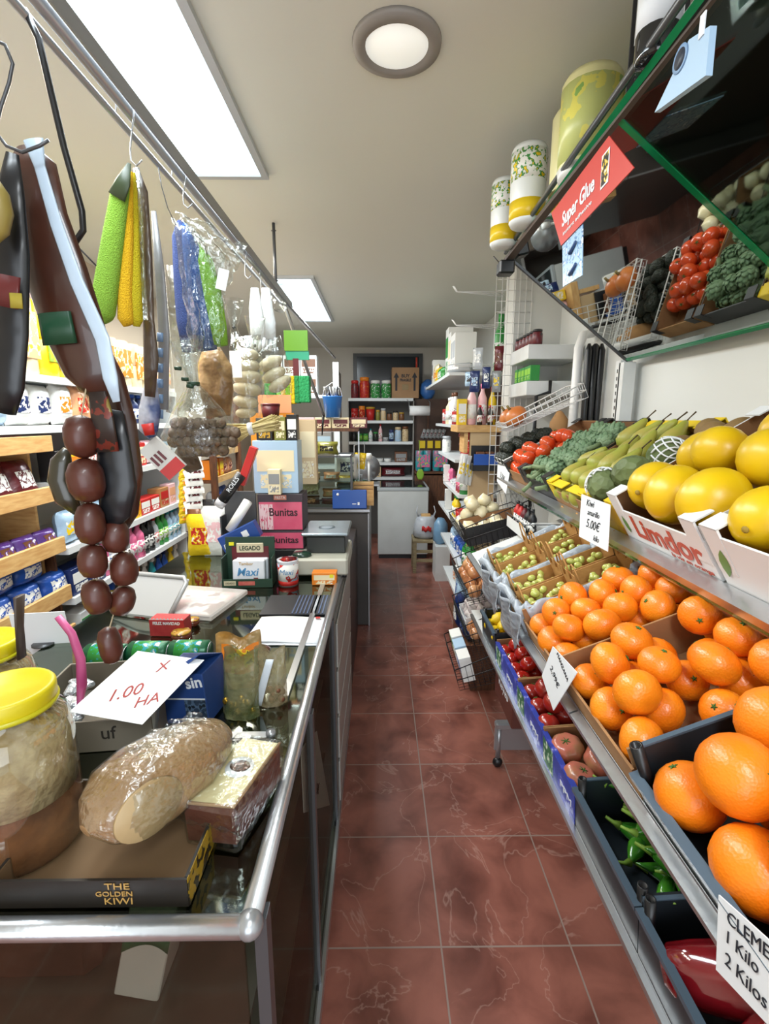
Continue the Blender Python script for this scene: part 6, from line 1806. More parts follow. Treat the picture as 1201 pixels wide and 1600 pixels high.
o = place(item('carton', 0.055, 0.08, 0.03, 'yellow', 'orange'), Matrix.Translation(at(395, 680, Y=1.9)), 'green and yellow leaf card hanging beside the straw bundle', 'card') if False else None

# ---------------------------------------------------------------- left wall shelving
LX = -1.35
t = thing('wall_shelving', 'white metal wall shelving behind the counter', 'shelving', T(LX - 0.2, 2.0, 0))
for z, y0, y1 in ((1.775, 0.9, 3.3), (1.575, 0.9, 3.3), (1.335, 2.03, 3.3), (1.05, 2.03, 3.3), (0.82, 2.03, 3.3), (0.555, 2.03, 3.35), (0.27, 2.03, 3.35)):
    obj('shelf', MB().use(M_SHELF).bx(-0.24, 0.2, y0 - 2, y1 - 2, z - 0.03, z), t)
obj('end_panel', MB().use(M_SHELF).bx(-0.24, 0.19, 1.3, 1.31, 0.0, 1.8), t)
obj('back_panel', MB().use(mat('white_back', 'd4d6d4', 0.5)).bx(-0.245, -0.235, -1.1, 1.3, 0, 2.2), t)


def lrow(z, specs, y0, where, grp, gap=0.008, lean=0, x=LX):
    return row(specs, 'x', y0, x - 0.015, z, where, grp, gap, lean)


lrow(1.777, [('roll_pack', 0.24, 0.20, 0.22, 'pale-pink', 'white', 2), ('roll_pack', 0.22, 0.26, 0.22, 'white', 'pink', 1), ('roll_pack', 0.24, 0.30, 0.22, 'cream', 'peach', 1), ('roll_pack', 0.24, 0.30, 0.22, 'yellow', 'lime', 2), ('roll_pack', 0.24, 0.24, 0.22, 'cream', 'orange', 2), ('roll_pack', 0.24, 0.24, 0.2, 'white', 'peach', 1)], 1.1, 'of the top left shelf', 'paper packs on the top left shelf')
lrow(1.577, [('pouch', 0.13, 0.17, 0.08, 'pale-pink', 'white', 2), ('pouch', 0.13, 0.17, 0.08, 'pale-blue', 'white', 2), ('pouch', 0.12, 0.16, 0.08, 'white', 'navy', 2), ('pouch', 0.12, 0.17, 0.08, 'white', 'orange', 1), ('pouch', 0.12, 0.17, 0.08, 'peach', 'red', 2), ('pouch', 0.12, 0.16, 0.08, 'white', 'red', 1), ('bottle', 0.06, 0.17, 0.06, 'yellow', 'black', 1), ('bottle', 0.07, 0.16, 0.07, 'navy', 'blue', 3)], 1.3, 'of the second left wall shelf', 'goods on the second left shelf')
lrow(1.337, [('carton', 0.09, 0.13, 0.08, 'black', 'grey', 1), ('carton', 0.10, 0.12, 0.08, 'yellow', 'orange', 1), ('pouch', 0.12, 0.15, 0.08, 'red', 'white', 3), ('carton', 0.1, 0.13, 0.08, 'red', 'cream', 2), ('pouch', 0.12, 0.14, 0.08, 'pale-pink', 'red', 1), ('carton', 0.1, 0.12, 0.08, 'pale-blue', 'white', 2)], 2.05, 'of the third left wall shelf', 'goods on the third left shelf')
lrow(1.052, [('pouch', 0.11, 0.15, 0.07, 'pale-blue', 'yellow', 3), ('pouch', 0.11, 0.14, 0.07, 'yellow', 'white', 1), ('carton', 0.09, 0.08, 0.08, 'brown', 'gold', 1), ('carton', 0.10, 0.09, 0.08, 'yellow', 'orange', 1), ('carton', 0.12, 0.09, 0.08, 'red', 'white', 2), ('carton', 0.12, 0.12, 0.08, 'kraft', 'red', 1), ('carton', 0.1, 0.13, 0.06, 'pale-pink', 'peach', 1)], 2.05, 'of the fourth left wall shelf', 'goods on the fourth left shelf')
lrow(0.822, [('carton', 0.13, 0.12, 0.1, 'navy', 'white', 2), ('bottle', 0.055, 0.19, 0.05, 'pink', 'white', 1), ('bottle', 0.055, 0.19, 0.05, 'white', 'blue', 2), ('bottle', 0.06, 0.19, 0.05, 'grey', 'black', 1), ('bottle', 0.07, 0.20, 0.05, 'pink', 'pink', 2), ('bottle', 0.06, 0.20, 0.05, 'black', 'black', 2), ('bottle', 0.055, 0.19, 0.05, 'silver', 'red', 1), ('bottle', 0.06, 0.2, 0.05, 'green', 'lime', 2), ('bottle', 0.06, 0.19, 0.05, 'pale-blue', 'turquoise', 3)], 2.05, 'of the fifth left wall shelf', 'toiletry bottles on the fifth left shelf')
lrow(0.557, [('carton', 0.09, 0.17, 0.08, 'white', 'green', 3), ('spray', 0.08, 0.2, 0.08, 'yellow', 'blue', 2), ('spray', 0.08, 0.21, 0.08, 'yellow', 'orange', 2), ('spray', 0.09, 0.22, 0.08, 'white', 'white', 1), ('spray', 0.08, 0.22, 0.08, 'turquoise', 'white', 1), ('spray', 0.08, 0.22, 0.08, 'blue', 'navy', 2), ('spray', 0.08, 0.21, 0.08, 'yellow', 'yellow', 1), ('spray', 0.08, 0.2, 0.08, 'white', 'white', 1)], 2.08, 'of the sixth left wall shelf', 'cleaner bottles on the sixth left shelf')
lrow(0.272, [('bottle', 0.09, 0.24, 0.09, 'pale-blue', 'blue', 6), ('tub', 0.1, 0.14, 0.1, 'white', 'white', 2), ('pouch', 0.13, 0.16, 0.1, 'white', 'pale-blue', 3)], 2.08, 'of the lowest left wall shelf', 'goods on the lowest left shelf')

# pine snack unit near the camera
t = thing('snack_unit', 'pine fronted snack shelf unit at the left behind the jars', 'shelf unit', T(LX - 0.2, 1.4, 0))
LV = (1.49, 1.285, 1.065, 0.85, 0.67, 0.45)
for z in LV:
    obj('shelf', MB().use(M_PINE).bx(-0.2, 0.19, -0.7, 0.60, z - 0.02, z), t)
    obj('front_lip', MB().use(M_PINE).bx(0.19, 0.205, -0.7, 0.61, z - 0.02, z + 0.045, b=0.002), t)
obj('side_panel', MB().use(M_PINE).bx(-0.2, 0.10, 0.60, 0.615, 0, 1.5), t)
obj('side_panel', MB().use(M_DWOOD).bx(-0.2, 0.14, 0.62, 0.632, 0, 1.10), t)
obj('back_panel', MB().use(M_DWOOD).bx(-0.2, -0.19, -0.7, 0.6, 0, 1.5), t)
lrow(1.287, [('pouch', 0.13, 0.16, 0.06, 'white', 'red', 2), ('pouch', 0.13, 0.17, 0.06, 'white', 'lime', 2), ('pouch', 0.13, 0.17, 0.06, 'maroon', 'white', 3)], 1.02, 'of the upper snack shelf', 'bags on the upper snack shelf', lean=18)
lrow(1.067, [('pouch', 0.10, 0.09, 0.06, 'red', 'white', 4), ('pouch', 0.10, 0.09, 0.06, 'pink', 'purple', 2), ('pouch', 0.11, 0.09, 0.06, 'purple', 'brown', 3)], 1.05, 'of the second snack shelf', 'sweets on the second snack shelf', lean=20)
row([('carton', 0.03, 0.12, 0.04, 'black', 'lime', 4), ('carton', 0.03, 0.12, 0.04, 'black', 'yellow', 4), ('carton', 0.03, 0.12, 0.04, 'purple', 'gold', 5)], 'x', 1.4, LX - 0.18, 1.067, 'of bars behind the sweets', 'bars behind the sweets', lean=8)
lrow(0.852, [('pouch', 0.13, 0.10, 0.09, 'silver', 'grey', 4), ('pouch', 0.15, 0.11, 0.1, 'blue', 'white', 3)], 1.05, 'of the third snack shelf', 'packs on the third snack shelf', lean=10)
for k in range(2):
    place(item('pouch', 0.15, 0.1, 0.1, 'blue', 'white'), T(LX - 0.03, 1.70 + 0.16 * k, 0.955, rz=90), 'blue wrapped pack stacked on top, %s one on the third snack shelf' % ('near', 'far')[k], 'bag')
lrow(0.672, [('carton', 0.22, 0.09, 0.12, 'white', 'silver', 2), ('pouch', 0.13, 0.09, 0.09, 'pale-blue', 'white', 3)], 1.15, 'of the fourth snack shelf', 'goods on the fourth snack shelf')
lrow(0.452, [('carton', 0.22, 0.10, 0.12, 'lime', 'pink', 2), ('carton', 0.16, 0.08, 0.12, 'green', 'white', 2)], 1.2, 'of the lowest snack shelf', 'boxes on the lowest snack shelf')
lrow(1.492, [('pouch', 0.1, 0.05, 0.09, 'pale-pink', 'brown', 3)], 1.6, 'on top of the snack unit', 'packs on the snack unit')
p = at(65, 990, Y=1.35)
o = obj('paper_note', MB().use(M_PAPER).bx(-0.075, 0.075, 0, 0.002, -0.07, 0.07), None, T(*p, rz=8, rx=8))
tag(o, 'white paper note clipped with a bulldog clip behind the jars', 'paper')
obj('bulldog_clip', MB().use(M_BLK).bx(-0.02, 0.02, -0.006, 0.006, -0.085, -0.06, b=0.002).tube([(-0.01, -0.004, -0.085), (-0.01, -0.004, -0.11), (0.01, -0.004, -0.11), (0.01, -0.004, -0.085)], 0.0012, 5), o)
o = obj('note_holder', MB().use(M_DSTEEL).tube([(0, 0, 0), (0, 0, p.z - 0.07 - CZ)], 0.003, 6).lathe([(0.03, 0), (0.03, 0.004)], 14), None, T(p.x, p.y, CZ))
tag(o, 'thin metal stand holding the white note on the counter', 'stand')

# dark wooden snack rack beyond the white shelving
t = thing('snack_rack', 'dark wooden snack rack with pale shelf lips beyond the bottles', 'rack', T(-1.35, 3.7, 0))
for x, y in ((0.18, -0.30), (0.18, 0.32)):
    obj('post', MB().use(M_DWOOD).bx(x - 0.02, x + 0.02, y - 0.02, y + 0.02, 0, 1.78), t)
for z in (1.36, 1.17, 0.93, 0.66):
    obj('shelf', MB().use(M_DWOOD).bx(-0.3, 0.17, -0.30, 0.32, z - 0.02, z), t)
    obj('pale_lip', MB().use(M_PINE).bx(0.17, 0.185, -0.28, 0.30, z - 0.025, z + 0.02), t)
for z, sp, wh in ((1.362, [('pouch', 0.12, 0.14, 0.06, 'pale-pink', 'pink', 2), ('carton', 0.1, 0.14, 0.06, 'cream', 'brown', 2)], 'top'), (1.172, [('carton', 0.09, 0.14, 0.06, 'orange', 'yellow', 3), ('pouch', 0.12, 0.13, 0.06, 'peach', 'maroon', 2)], 'second'),
                  (0.932, [('pouch', 0.12, 0.15, 0.06, 'silver', 'purple', 1), ('pouch', 0.12, 0.16, 0.06, 'blue', 'orange', 2), ('pouch', 0.12, 0.14, 0.06, 'pale-blue', 'white', 2)], 'third'), (0.662, [('carton', 0.12, 0.18, 0.06, 'brown', 'gold', 3), ('carton', 0.12, 0.2, 0.06, 'maroon', 'white', 1)], 'lowest')):
    row(sp, 'x', 3.43, -1.20, z, 'of the %s snack rack shelf' % wh, 'goods on the %s rack shelf' % wh)
for i in range(6):
    p = at(291, 748 + 14 * i, Y=2.9)
    place(item('pouch', 0.075, 0.07, 0.02, 'yellow', 'orange'), T(*p, rz=35), 'yellow sachet, %s from the top of the hanging strip' % ORD[i], 'sachet', 'yellow sachets on a strip')
for px, y0_, y1_, Y, lb in ((291, 735, 840, 2.915, 'thin cord threading the yellow sachets'), (306, 722, 820, 2.86, 'thin cord threading the bunch of white packets')):
    b = at(px, y1_, Y=Y)
    a = Vector((b.x, b.y, 2.55))
    tag(obj('cord', MB().use(M_WHTW).tube([a - b, (0, 0, 0)], 0.0009, 5), None, Matrix.Translation(b)), lb, 'cord')
for i in range(7):
    p = at(305 + 2 * (i % 2), 735 + 12 * i, Y=2.85)
    place(item('pouch', 0.10, 0.10, 0.012, 'white', 'maroon'), T(*p, rz=40, rx=-20), 'white packet, %s from the top of the hanging bunch' % ORD[i], 'packet', 'white packets on a bunch')
for i, (px, w_, h_, c1, c2, lb) in enumerate(((318, 0.13, 0.21, 'yellow', 'red', 'yellow gift bag standing behind the counter beside the green display'), (340, 0.12, 0.25, 'white', 'pale-pink', 'white and pink bag behind the green display'), (312, 0.08, 0.22, 'brown', 'cream', 'dark framed picture packet behind the yellow bag'), (335, 0.07, 0.27, 'black', 'grey', 'dark photo packet behind the pink and white bag'))):
    Y = 2.28 if i < 2 else 2.36
    p = at(px, 930, Y=Y)
    place(item('pouch', w_, h_, 0.05, c1, c2), T(p.x, Y, CZ), lb, 'bag')

# ---------------------------------------------------------------- second counter with the glass case
t = thing('back_counter', 'dark grey counter beyond the scale with steel edge', 'counter', T(-0.45, 4.2, 0))
obj('body', MB().use(mat('dark_grey_panel', '3c3937', 0.35, var=(4, '474340'))).bx(-0.40, 0.365, -0.64, 0.62, 0.0, 0.905, b=0.006), t)
obj('top', MB().use(mat('dark_top', '57544f', 0.3)).bx(-0.41, 0.372, -0.65, 0.63, 0.905, 0.93), t)
obj('steel_edge', MB().use(M_ALU).bx(-0.41, 0.376, -0.655, -0.649, 0.915, 0.932), t)
obj('corner_strip', MB().use(M_STEEL).bx(0.362, 0.372, -0.648, -0.638, 0.0, 0.90), t)
o = obj('aisle_cabinet', MB().use(mat('dark_cabinet', '2c2624', 0.4)).bx(-0.6, -0.17, 2.45, 3.5, 0, 0.80, b=0.005), None)
tag(o, 'low dark cabinet between the two counters', 'cabinet')
BZ = 0.932
t = thing('glass_case', 'glass case with metal frame full of pastries on the back counter', 'display case', T(-0.42, 3.60, BZ))
f = MB().use(M_DSTEEL)
cw, cd, ch = 0.21, 0.35, 0.40
for x in (-cw, cw):
    for y in (0, cd):
        f.bx(x - 0.008, x + 0.008, y - 0.008, y + 0.008, 0, ch)
    f.bx(x - 0.008, x + 0.008, 0, cd, ch - 0.012, ch).bx(x - 0.008, x + 0.008, 0, cd, 0, 0.012)
for y in (0, cd):
    f.bx(-cw, cw, y - 0.008, y + 0.008, ch - 0.012, ch).bx(-cw, cw, y - 0.008, y + 0.008, 0, 0.012)
obj('frame', f, t)
obj('glass', MB().use(M_GLASS).bx(-cw, cw, -0.002, 0.002, 0.012, ch).bx(cw - 0.002, cw + 0.002, 0, cd, 0.012, ch), t)
obj('inner_shelf', MB().use(M_STEEL).bx(-cw, cw, 0.02, cd, 0.2, 0.206), t)
for i, (x, z, w_, h_, c1, c2) in enumerate(((-0.12, 0.014, 0.14, 0.07, 'brown', 'peach'), (0.04, 0.014, 0.14, 0.05, 'maroon', 'brown'), (-0.10, 0.208, 0.12, 0.06, 'beige', 'cream'), (0.05, 0.208, 0.12, 0.06, 'peach', 'white'), (-0.12, 0.09, 0.13, 0.05, 'cream', 'brown'), (0.05, 0.07, 0.14, 0.07, 'peach', 'beige'))):
    place(item('pouch', w_, h_, 0.1, c1, c2), T(-0.42 + x, 3.66, BZ + z), '%s pastry packet, %s inside the glass case' % (c1, ORD[i]), 'pastry packet')
place(item('carton', 0.12, 0.07, 0.1, 'cream', 'beige'), T(-0.53, 3.66, BZ + 0.13), 'cream cardboard flap box inside the glass case', 'box')
place(item('carton', 0.13, 0.17, 0.10, 'grey', 'pale-blue'), T(-0.43, 3.72, BZ + ch), 'blue grey box standing on the glass case', 'box')
place(item('pouch', 0.16, 0.10, 0.1, 'olive', 'black'), T(-0.40, 3.66, BZ + ch), 'olive patterned bag lying before the blue grey box', 'bag')
for i, (x, c1, c2) in enumerate(((-0.62, 'pale-pink', 'maroon'), (-0.50, 'cream', 'maroon'), (-0.36, 'cream', 'maroon'), (-0.22, 'maroon', 'cream'))):
    place(item('carton', 0.13, 0.08, 0.1, c1, c2), T(x + 0.06, 3.78, BZ + 0.60 if i else BZ + 0.60), '%s lollipop box, %s from the left under the blue bucket' % (c1, ORD[i]), 'box')
o = obj('ledge_shelf', MB().use(M_DWOOD).bx(-0.66, -0.16, 3.76, 3.9, BZ + 0.575, BZ + 0.598).use(M_STEEL).bx(-0.66, -0.65, 3.76, 3.9, BZ, BZ + 0.575).bx(-0.17, -0.16, 3.88, 3.9, BZ, BZ + 0.575), None)
tag(o, 'narrow dark ledge carrying the lollipop boxes', 'shelf')
# blue bucket
t = thing('bucket', 'blue bucket filled with pens on the lollipop boxes', 'bucket', T(-0.36, 3.79, BZ + 0.682))
obj('bucket', MB().use(mat('bucket_blue', '2c74c4', 0.35)).lathe([(0.055, 0), (0.075, 0.15), (0.079, 0.155), (0.076, 0.158), (0.07, 0.15), (0.05, 0.01), (0.0001, 0.008)], 26), t)
obj('handle', MB().use(M_WHTW).tube([(-0.077, 0, 0.15), (-0.06, 0, 0.22), (0, 0, 0.26), (0.06, 0, 0.22), (0.077, 0, 0.15)], 0.003, 6), t)
for i in range(22):
    a, r_ = rnd.uniform(0, 6.28), rnd.uniform(0.01, 0.06)
    place(proto('pen', MB().use(col(('black', 'silver', 'grey')[i % 3])).tube([(0, 0, 0), (0, 0, 0.08)], 0.005, 6)) if i < 3 else _pens[i % 3], T(-0.36 + r_ * math.cos(a), 3.79 + r_ * math.sin(a), BZ + 0.835, rnd.uniform(-22, 22), rnd.uniform(-22, 22), 0), '%s pen in the blue bucket' % ('black', 'silver', 'grey')[i % 3], 'pen', '%s pens in the bucket' % ('black', 'silver', 'grey')[i % 3]) if i >= 3 else None
    if i == 2:
        _pens = [proto('pen', MB().use(col(c)).tube([(0, 0, 0), (0, 0, 0.08)], 0.005, 6)) for c in ('black', 'silver', 'grey')]
# snack boxes at the left behind the brace
t = thing('back_shelving', 'white shelf unit on the back left beyond the glass case', 'shelving', T(-0.75, 5.3, 0))
for z in (1.85, 1.5, 1.1):
    obj('shelf', MB().use(M_SHELF).bx(-0.5, 0.30, -0.1, 0.25, z - 0.03, z), t)
obj('white_post', MB().use(M_WHT).bx(0.27, 0.33, -0.14, -0.10, 0, 2.18), t)
obj('side', MB().use(mat('unit_grey', '8c8a86', 0.5)).bx(0.30, 0.32, -0.1, 0.3, 0, 2.1), t)
for i in range(6):
    place(item('carton', 0.17, 0.2, 0.15, 'white', 'brown'), T(-1.10 + 0.18 * (i % 3), 5.24, 1.852 + 0.202 * (i // 3)), 'white carton with brown swirl, %s of the %s row on the back left shelf' % (ORD[i % 3], ('lower', 'upper')[i // 3]), 'box')
place(item('carton', 0.11, 0.32, 0.1, 'white', 'silver'), T(-0.30, 3.98, BZ), 'tall white box right of the glass case', 'box')
place(item('pouch', 0.17, 0.2, 0.1, 'white', 'navy'), T(-0.26, 3.86, BZ + 0.19), 'white bag with blue print hanging right of the case', 'bag')
place(item('pouch', 0.13, 0.09, 0.08, 'yellow', 'cream'), T(-0.28, 3.83, BZ + 0.13), 'yellow snack bag under the blue printed bag', 'bag')
place(item('carton', 0.12, 0.13, 0.1, 'grey', 'white'), T(-0.27, 3.86, BZ), 'grey box standing low beside the glass case', 'box')
t = thing('packet_rack', 'white wire rack of yellow packets beside the glass case', 'rack', T(-0.165, 3.95, BZ + 0.26))
obj('wires', MB().use(M_WHTW).tube([(0.04, 0, 0), (0.045, 0, 0.22), (-0.04, 0, 0.20), (-0.045, 0, 0.02), (0.04, 0, 0)], 0.003, 5).tube([(0.0, 0, -0.26), (0.0, 0, 0.0)], 0.004, 5), t)
for i in range(3):
    place(item('pouch', 0.055, 0.13, 0.02, 'yellow', 'gold'), T(-0.19 + 0.02 * i, 3.93 - 0.012 * i, BZ + 0.27, ry=8), 'yellow packet, %s from the left in the white wire rack' % ORD[i], 'packet', 'yellow packets in the wire rack')
t = thing('hand_mixer', 'white handled whisk tool standing beside the slicer', 'tool', T(-0.09, 4.15, BZ))
obj('handle', MB().use(M_WHTW).tube([(0, 0, 0.05), (0, 0, 0.32)], [0.008, 0.010], 8).lathe([(0.022, 0.32), (0.026, 0.36), (0.02, 0.38)], 12).lathe([(0.03, 0), (0.03, 0.05), (0.01, 0.055)], 12), t)
# bottles / utensils cluster
for i, (x, h_, c) in enumerate(((-0.185, 0.20, 'brown'), (-0.15, 0.22, 'grey'), (-0.215, 0.17, 'maroon'), (-0.12, 0.16, 'black'))):
    place(item('bottle', 0.04, h_, 0.04, c, 'silver'), T(x, 3.88 + 0.05 * (i % 2), BZ), '%s bottle among the clutter right of the glass case' % c, 'bottle')
# slicer
t = thing('meat_slicer', 'green and steel meat slicer with round blade guard', 'slicer', T(-0.16, 4.60, BZ))
obj('body', MB().use(mat('slicer_green', '1e5a3a', 0.35)).bx(-0.14, 0.08, -0.08, 0.12, 0.0, 0.10, b=0.02).bx(-0.10, 0.02, -0.02, 0.08, 0.1, 0.2, b=0.02), t)
obj('blade_guard', MB().use(mat('blade_grey', 'a4a6a8', 0.25, 0.7)).lathe([(0.12, -0.012), (0.125, 0), (0.12, 0.012), (0.0001, 0.02)], 36, T(0.05, -0.06, 0.22, rx=80, rz=20)), t)
obj('tray', MB().use(M_STEEL).bx(0.0, 0.16, -0.14, 0.1, 0.05, 0.065, b=0.003), t)
# blue tray and wooden box on the counter
o = obj('blue_tray', MB().use(mat('blue_board', '1f4c9c', 0.35)).bx(-0.13, 0.13, -0.01, 0.01, 0, 0.145, b=0.006), None, T(-0.225, 3.585, BZ, rx=-6))
tag(o, 'bright blue tray standing at the front edge of the back counter', 'tray')
obj('white_logo', MB().use(M_PAPER).lathe([(0.010, 0), (0.010, 0.001), (0.005, 0.001)], 12, T(-0.09, -0.0105, 0.11, rx=90)).bx(0.02, 0.05, -0.0115, -0.0105, 0.035, 0.04).bx(0.06, 0.075, -0.0115, -0.0105, 0.03, 0.05), o)
o = obj('wooden_box', MB().use(M_PINE).bx(-0.08, 0.08, 0, 0.10, 0, 0.18).use(M_DWOOD).bx(-0.075, 0.075, -0.001, 0, 0.16, 0.165).bx(-0.075, 0.075, -0.001, 0, 0.13, 0.135), None, T(-0.125, 3.72, BZ))
tag(o, 'small slatted wooden box behind the blue tray', 'box')
place(item('tub', 0.12, 0.17, 0.1, 'pale-blue', 'silver'), T(-0.27, 3.70, BZ), 'clear plastic tub behind the blue tray', 'tub')

# ---------------------------------------------------------------- back of the shop
t = thing('chest_freezer', 'white chest freezer with glass lid at the end of the aisle', 'freezer', T(0.27, 5.40, 0))
obj('body', MB().use(mat('freezer_white', 'cfd2d0', 0.35, var=(3, 'c4c7c4'))).bx(-0.29, 0.29, 0, 0.62, 0.05, 0.80, b=0.008), t)
obj('lid_frame', MB().use(mat('lid_grey', 'aab0b2', 0.35)).bx(-0.295, 0.295, -0.005, 0.62, 0.80, 0.835, b=0.004), t)
obj('glass_lid', MB().use(mat('lid_glass', '2c3234', 0.08)).bx(-0.265, 0.265, 0.03, 0.59, 0.835, 0.84), t)
obj('plinth', MB().use(M_BLK).bx(-0.28, 0.28, 0.02, 0.6, 0, 0.05), t)
t = thing('stool', 'small wooden stool right of the freezer', 'stool', T(0.50, 4.98, 0))
M_OLDW = mat('old_wood', '9a8a68', 0.7, var=(14, '7c6c4e'), stretch=(1, 1, 6))
obj('seat', MB().use(M_OLDW).bx(-0.15, 0.15, -0.13, 0.15, 0.33, 0.36, b=0.004), t)
for x in (-0.13, 0.13):
    for y in (-0.11, 0.13):
        obj('leg', MB().use(M_OLDW).bx(x - 0.018, x + 0.018, y - 0.018, y + 0.018, 0, 0.33), t)
for z in (0.12, 0.22):
    obj('stretcher', MB().use(M_OLDW).bx(-0.13, 0.13, -0.12, -0.10, z, z + 0.03), t)
t = thing('carrier_bag', 'white plastic carrier bag with red print on the stool', 'bag', T(0.49, 4.98, 0.362))
MCB = mat('white_carrier', 'c8ccd0', 0.4, film=0.9, bump=(12, 0.8), var=(9, 'b0b4bc'))
obj('bag', MB().use(MCB).lathe([(0.10, 0), (0.135, 0.03), (0.13, 0.12), (0.11, 0.20), (0.09, 0.23)], 26, sy=0.8).lump(0.016, 12), t)
for s_ in (-1, 1):
    obj('handle', MB().use(MCB).tube([(s_ * 0.07, 0, 0.20), (s_ * 0.10, -0.01, 0.28), (s_ * 0.085, 0, 0.34)], [(0.03, 0.008), (0.022, 0.006), (0.012, 0.004)], 8), t)
obj('red_print', MB().use(col('red')).sheet(lambda u, v: (-0.05 + 0.1 * u, -0.112 - 0.006 * math.sin(u * 3), 0.09 + 0.05 * v + 0.01 * math.sin(u * 12)), 10, 2, 0.001), t)
obj('contents', MB().use(M_PINE).bx(-0.05, 0.05, -0.03, 0.05, 0.18, 0.25), t)
o = obj('blue_bag', MB().use(mat('blue_film_bag', '7ca4c4', 0.3, film=0.85, bump=(14, 0.9))).lathe([(0.05, 0), (0.075, 0.03), (0.07, 0.2), (0.03, 0.26)], 20).lump(0.014, 14), None, T(0.62, 4.75, 0.36))
tag(o, 'pale blue plastic bag right of the white carrier bag', 'bag')
o = obj('low_step', MB().use(M_WHT).bx(0.56, 0.70, 4.6, 4.9, 0.0, 0.355), None)
tag(o, 'low white pedestal under the blue plastic bag', 'pedestal')

t = thing('back_wall_shelving', 'white shelving unit above the freezer at the back wall', 'shelving', T(0.02, 6.35, 0))
for z in (1.861, 1.584, 1.318, 1.052, 0.86):
    obj('shelf', MB().use(M_SHELF).bx(-0.41, 0.41, -0.14, 0.30, z - 0.035, z), t)
for x in (-0.42, 0.41):
    obj('side', MB().use(mat('unit_grey')).bx(x, x + 0.012, -0.13, 0.30, 0, 1.83), t)
obj('back', MB().use(mat('unit_back', '6e6c68', 0.6)).bx(-0.41, 0.41, 0.30, 0.31, 0.0, 1.83), t)


def brow(z, specs, where, x0=-0.36, Y=6.24):
    row(specs, 'y', x0, Y, z + 0.001, where, 'goods on the ' + where.split('of the ')[-1], 0.008)


brow(1.861, [('jar', 0.10, 0.22, 0.1, 'maroon', 'red', 1), ('jar', 0.13, 0.26, 0.12, 'red', 'orange', 1), ('jar', 0.13, 0.22, 0.12, 'green', 'white', 2)], 'of the top back shelf')
brow(1.584, [('can', 0.09, 0.15, 0.09, 'red', 'red', 1), ('can', 0.08, 0.18, 0.08, 'orange', 'red', 1), ('tub', 0.12, 0.17, 0.12, 'red', 'gold', 1), ('jar', 0.055, 0.13, 0.055, 'olive', 'gold', 1), ('jar', 0.07, 0.15, 0.07, 'beige', 'silver', 1), ('jar', 0.07, 0.1, 0.07, 'brown', 'black', 1), ('jar', 0.07, 0.12, 0.07, 'beige', 'black', 1), ('jar', 0.07, 0.1, 0.07, 'brown', 'gold', 1)], 'of the second back shelf')
brow(1.318, [('jar', 0.07, 0.11, 0.07, 'black', 'black', 1), ('can', 0.065, 0.1, 0.065, 'green', 'lime', 2), ('bottle', 0.05, 0.16, 0.05, 'white', 'turquoise', 1), ('jar', 0.06, 0.12, 0.06, 'black', 'green', 1), ('bottle', 0.05, 0.22, 0.05, 'pale-pink', 'red', 1), ('can', 0.07, 0.05, 0.07, 'silver', 'grey', 1), ('can', 0.06, 0.15, 0.06, 'navy', 'pale-blue', 1)], 'of the third back shelf')
brow(1.318, [('jar', 0.085, 0.18, 0.08, 'pale-blue', 'beige', 1), ('jar', 0.085, 0.19, 0.08, 'beige', 'brown', 1)], 'of the third back shelf, right group', 0.2)
brow(1.052, [('tub', 0.1, 0.05, 0.1, 'white', 'silver', 2)], 'of the fourth back shelf', -0.05)
brow(1.052, [('carton', 0.16, 0.13, 0.12, 'brown', 'grey', 1)], 'of the fourth back shelf, right', 0.2)
brow(0.86, [('carton', 0.16, 0.13, 0.12, 'beige', 'black', 1), ('pouch', 0.3, 0.12, 0.14, 'maroon', 'silver', 1)], 'of the lowest back shelf', -0.14)

t = thing('dark_window_frame', 'large dark framed panel on the wall above the back shelving', 'window panel', T(0.118, 6.79, 2.16))
obj('pane', MB().use(mat('dark_pane', '1c242c', 0.15)).bx(-0.42, 0.42, -0.02, 0.0, -0.27, 0.27), t)
fr = MB().use(mat('frame_dark', '3a3c3c', 0.4))
for a in ((-0.47, -0.42, -0.3, 0.31), (0.42, 0.47, -0.3, 0.31), (-0.42, 0.42, 0.27, 0.31), (-0.42, 0.42, -0.3, -0.27)):
    fr.bx(a[0], a[1], -0.035, 0.0, a[2], a[3])
obj('frame', fr, t)
o = obj('cardboard_box', MB().use(mat('kraft_box', 'a98460', 0.75, var=(4, '9c7854'))).bx(-0.17, 0.17, 0, 0.3, 0, 0.375, b=0.003), None, T(0.33, 6.24, 1.862))
tag(o, 'brown BUY FRAGILE cardboard box with two up arrows', 'box')
for x in (-0.115, 0.115):
    obj('up_arrow', MB().use(M_INK).add([(x - 0.013, -0.001, 0.09), (x + 0.013, -0.001, 0.09), (x + 0.013, -0.001, 0.25), (x + 0.035, -0.001, 0.25), (x, -0.001, 0.315), (x - 0.035, -0.001, 0.25), (x - 0.013, -0.001, 0.25)], [(0, 1, 2, 3, 4, 5, 6)]), o)
text('lettering', 'BUY', o, on_front(0, -0.002, 0.27), 0.055, M_INK, bold=0.002)
text('lettering', 'FRAGILE', o, on_front(0, -0.002, 0.22), 0.045, M_INK, 0.14, bold=0.002)
obj('tape', MB().use(mat('tape', '8a7040', 0.3)).bx(-0.04, 0.04, -0.001, 0, 0.10, 0.17), o)
o = obj('red_tube', MB().use(mat('red_plastic', 'c8402c', 0.3)).tube([(0, 0, 0), (0, 0, 0.13)], 0.012, 10), None, T(0.475, 6.35, 2.238))
tag(o, 'red candle standing on the cardboard box', 'candle')
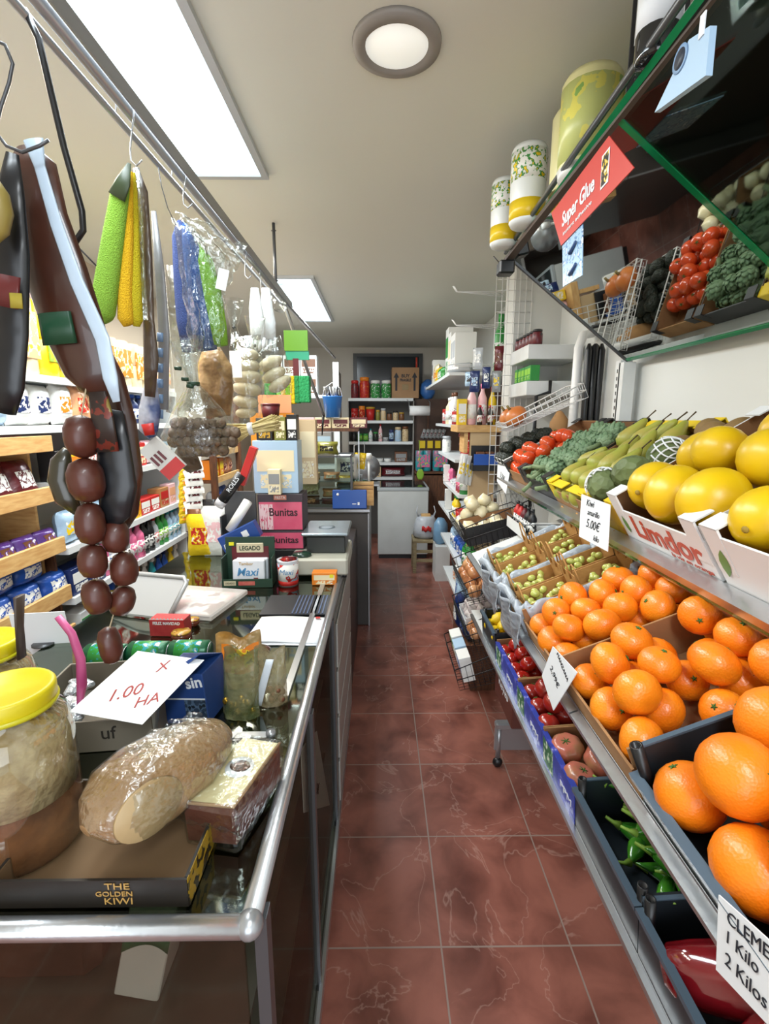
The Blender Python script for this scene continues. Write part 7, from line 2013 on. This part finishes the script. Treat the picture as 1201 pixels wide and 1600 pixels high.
o = obj('blue_bag', MB().use(mat('blue_bag_film', '3a6cb0', 0.3, bump=(12, 1))).lathe([(0.06, 0), (0.10, 0.06), (0.09, 0.18), (0.03, 0.24)], 20).lump(0.02, 9), None, T(0.62, 6.35, 1.86))
tag(o, 'crumpled blue bag between the cardboard box and the right shelf', 'bag')
t = thing('tall_cabinet', 'dark brown wooden wall panelling right of the back shelves', 'cabinet', T(0.75, 6.3, 0))
obj('body', MB().use(mat('dark_brown_panel', '3f2a20', 0.5, var=(5, '4f3628'))).bx(-0.30, 0.32, -0.0, 0.45, 0, 1.855), t)
obj('upright', MB().use(M_DWOOD).bx(-0.13, -0.11, -0.012, 0, 0.8, 1.80), t)
t = thing('paper_roll_holder', 'white paper roll on a bracket beside the back shelves', 'paper roll', T(0.485, 5.9, 1.70))
obj('roll', MB().use(mat('roll_white', 'f4f4f4', 0.7)).lathe([(0.02, -0.12), (0.058, -0.12), (0.058, 0.12), (0.02, 0.12)], 24, T(0, 0, 0, ry=90)), t)
obj('core', MB().use(mat('core_dark', '3a3a3a', 0.6)).lathe([(0.02, -0.1205), (0.0001, -0.1205)], 14, T(0, 0, 0, ry=90)), t)
obj('bracket', MB().use(M_STEEL).tube([(-0.125, 0, 0), (-0.125, 0.02, 0.10), (-0.14, 0.2, 0.14)], 0.004).tube([(0.125, 0, 0), (0.125, 0.02, 0.10), (0.14, 0.38, 0.14)], 0.004), t)
for i in range(2):
    place(item('roll_pack', 0.20, 0.26, 0.2, 'turquoise', 'pink'), T(0.56 + 0.22 * i - 0.0, 6.09, 0.95), 'turquoise wrapped roll pack, %s one beside the back shelves' % ('left', 'right')[i], 'paper rolls')
o = obj('pack_ledge', MB().use(M_DWOOD).bx(0.45, 0.98, 6.05, 6.28, 0.92, 0.948).bx(0.45, 0.98, 6.05, 6.28, 0.0, 0.90), None)
tag(o, 'brown wooden chest under the turquoise packs', 'chest')
for i in range(3):
    o = obj('yellow_card', MB().use(col('yellow')).bx(-0.035, 0.035, -0.004, 0, 0, 0.095), None, T(0.56 + 0.10 * i, 6.285, 1.23))
    tag(o, 'yellow price card, %s from the left on the brown panel' % ORD[i], 'price card')
for i in range(6):
    place(item('pouch', 0.045, 0.12, 0.02, 'grey', 'maroon'), T(0.55 + 0.05 * i, 6.25, 1.36, ry=20), 'grey hanging sachet, %s from the left above the yellow cards' % ORD[i], 'sachet', 'grey sachets on the panel')
t = thing('fly_swatter', 'lime green fly swatter hanging before the brown chest', 'fly swatter', T(0.50, 5.85, 1.0))
obj('handle', MB().use(mat('lime_plastic', '8cb83c', 0.4)).tube([(-0.02, 0, 0.35), (0.0, 0, 0)], 0.004, 6), t)
obj('blade', MB().use(mat('lime_plastic')).sheet(lambda u, v: ((u - 0.5) * 0.09 * math.sin(0.5 + v * 2.2), 0.01 * v, -v * 0.13), 6, 6, 0.003), t)
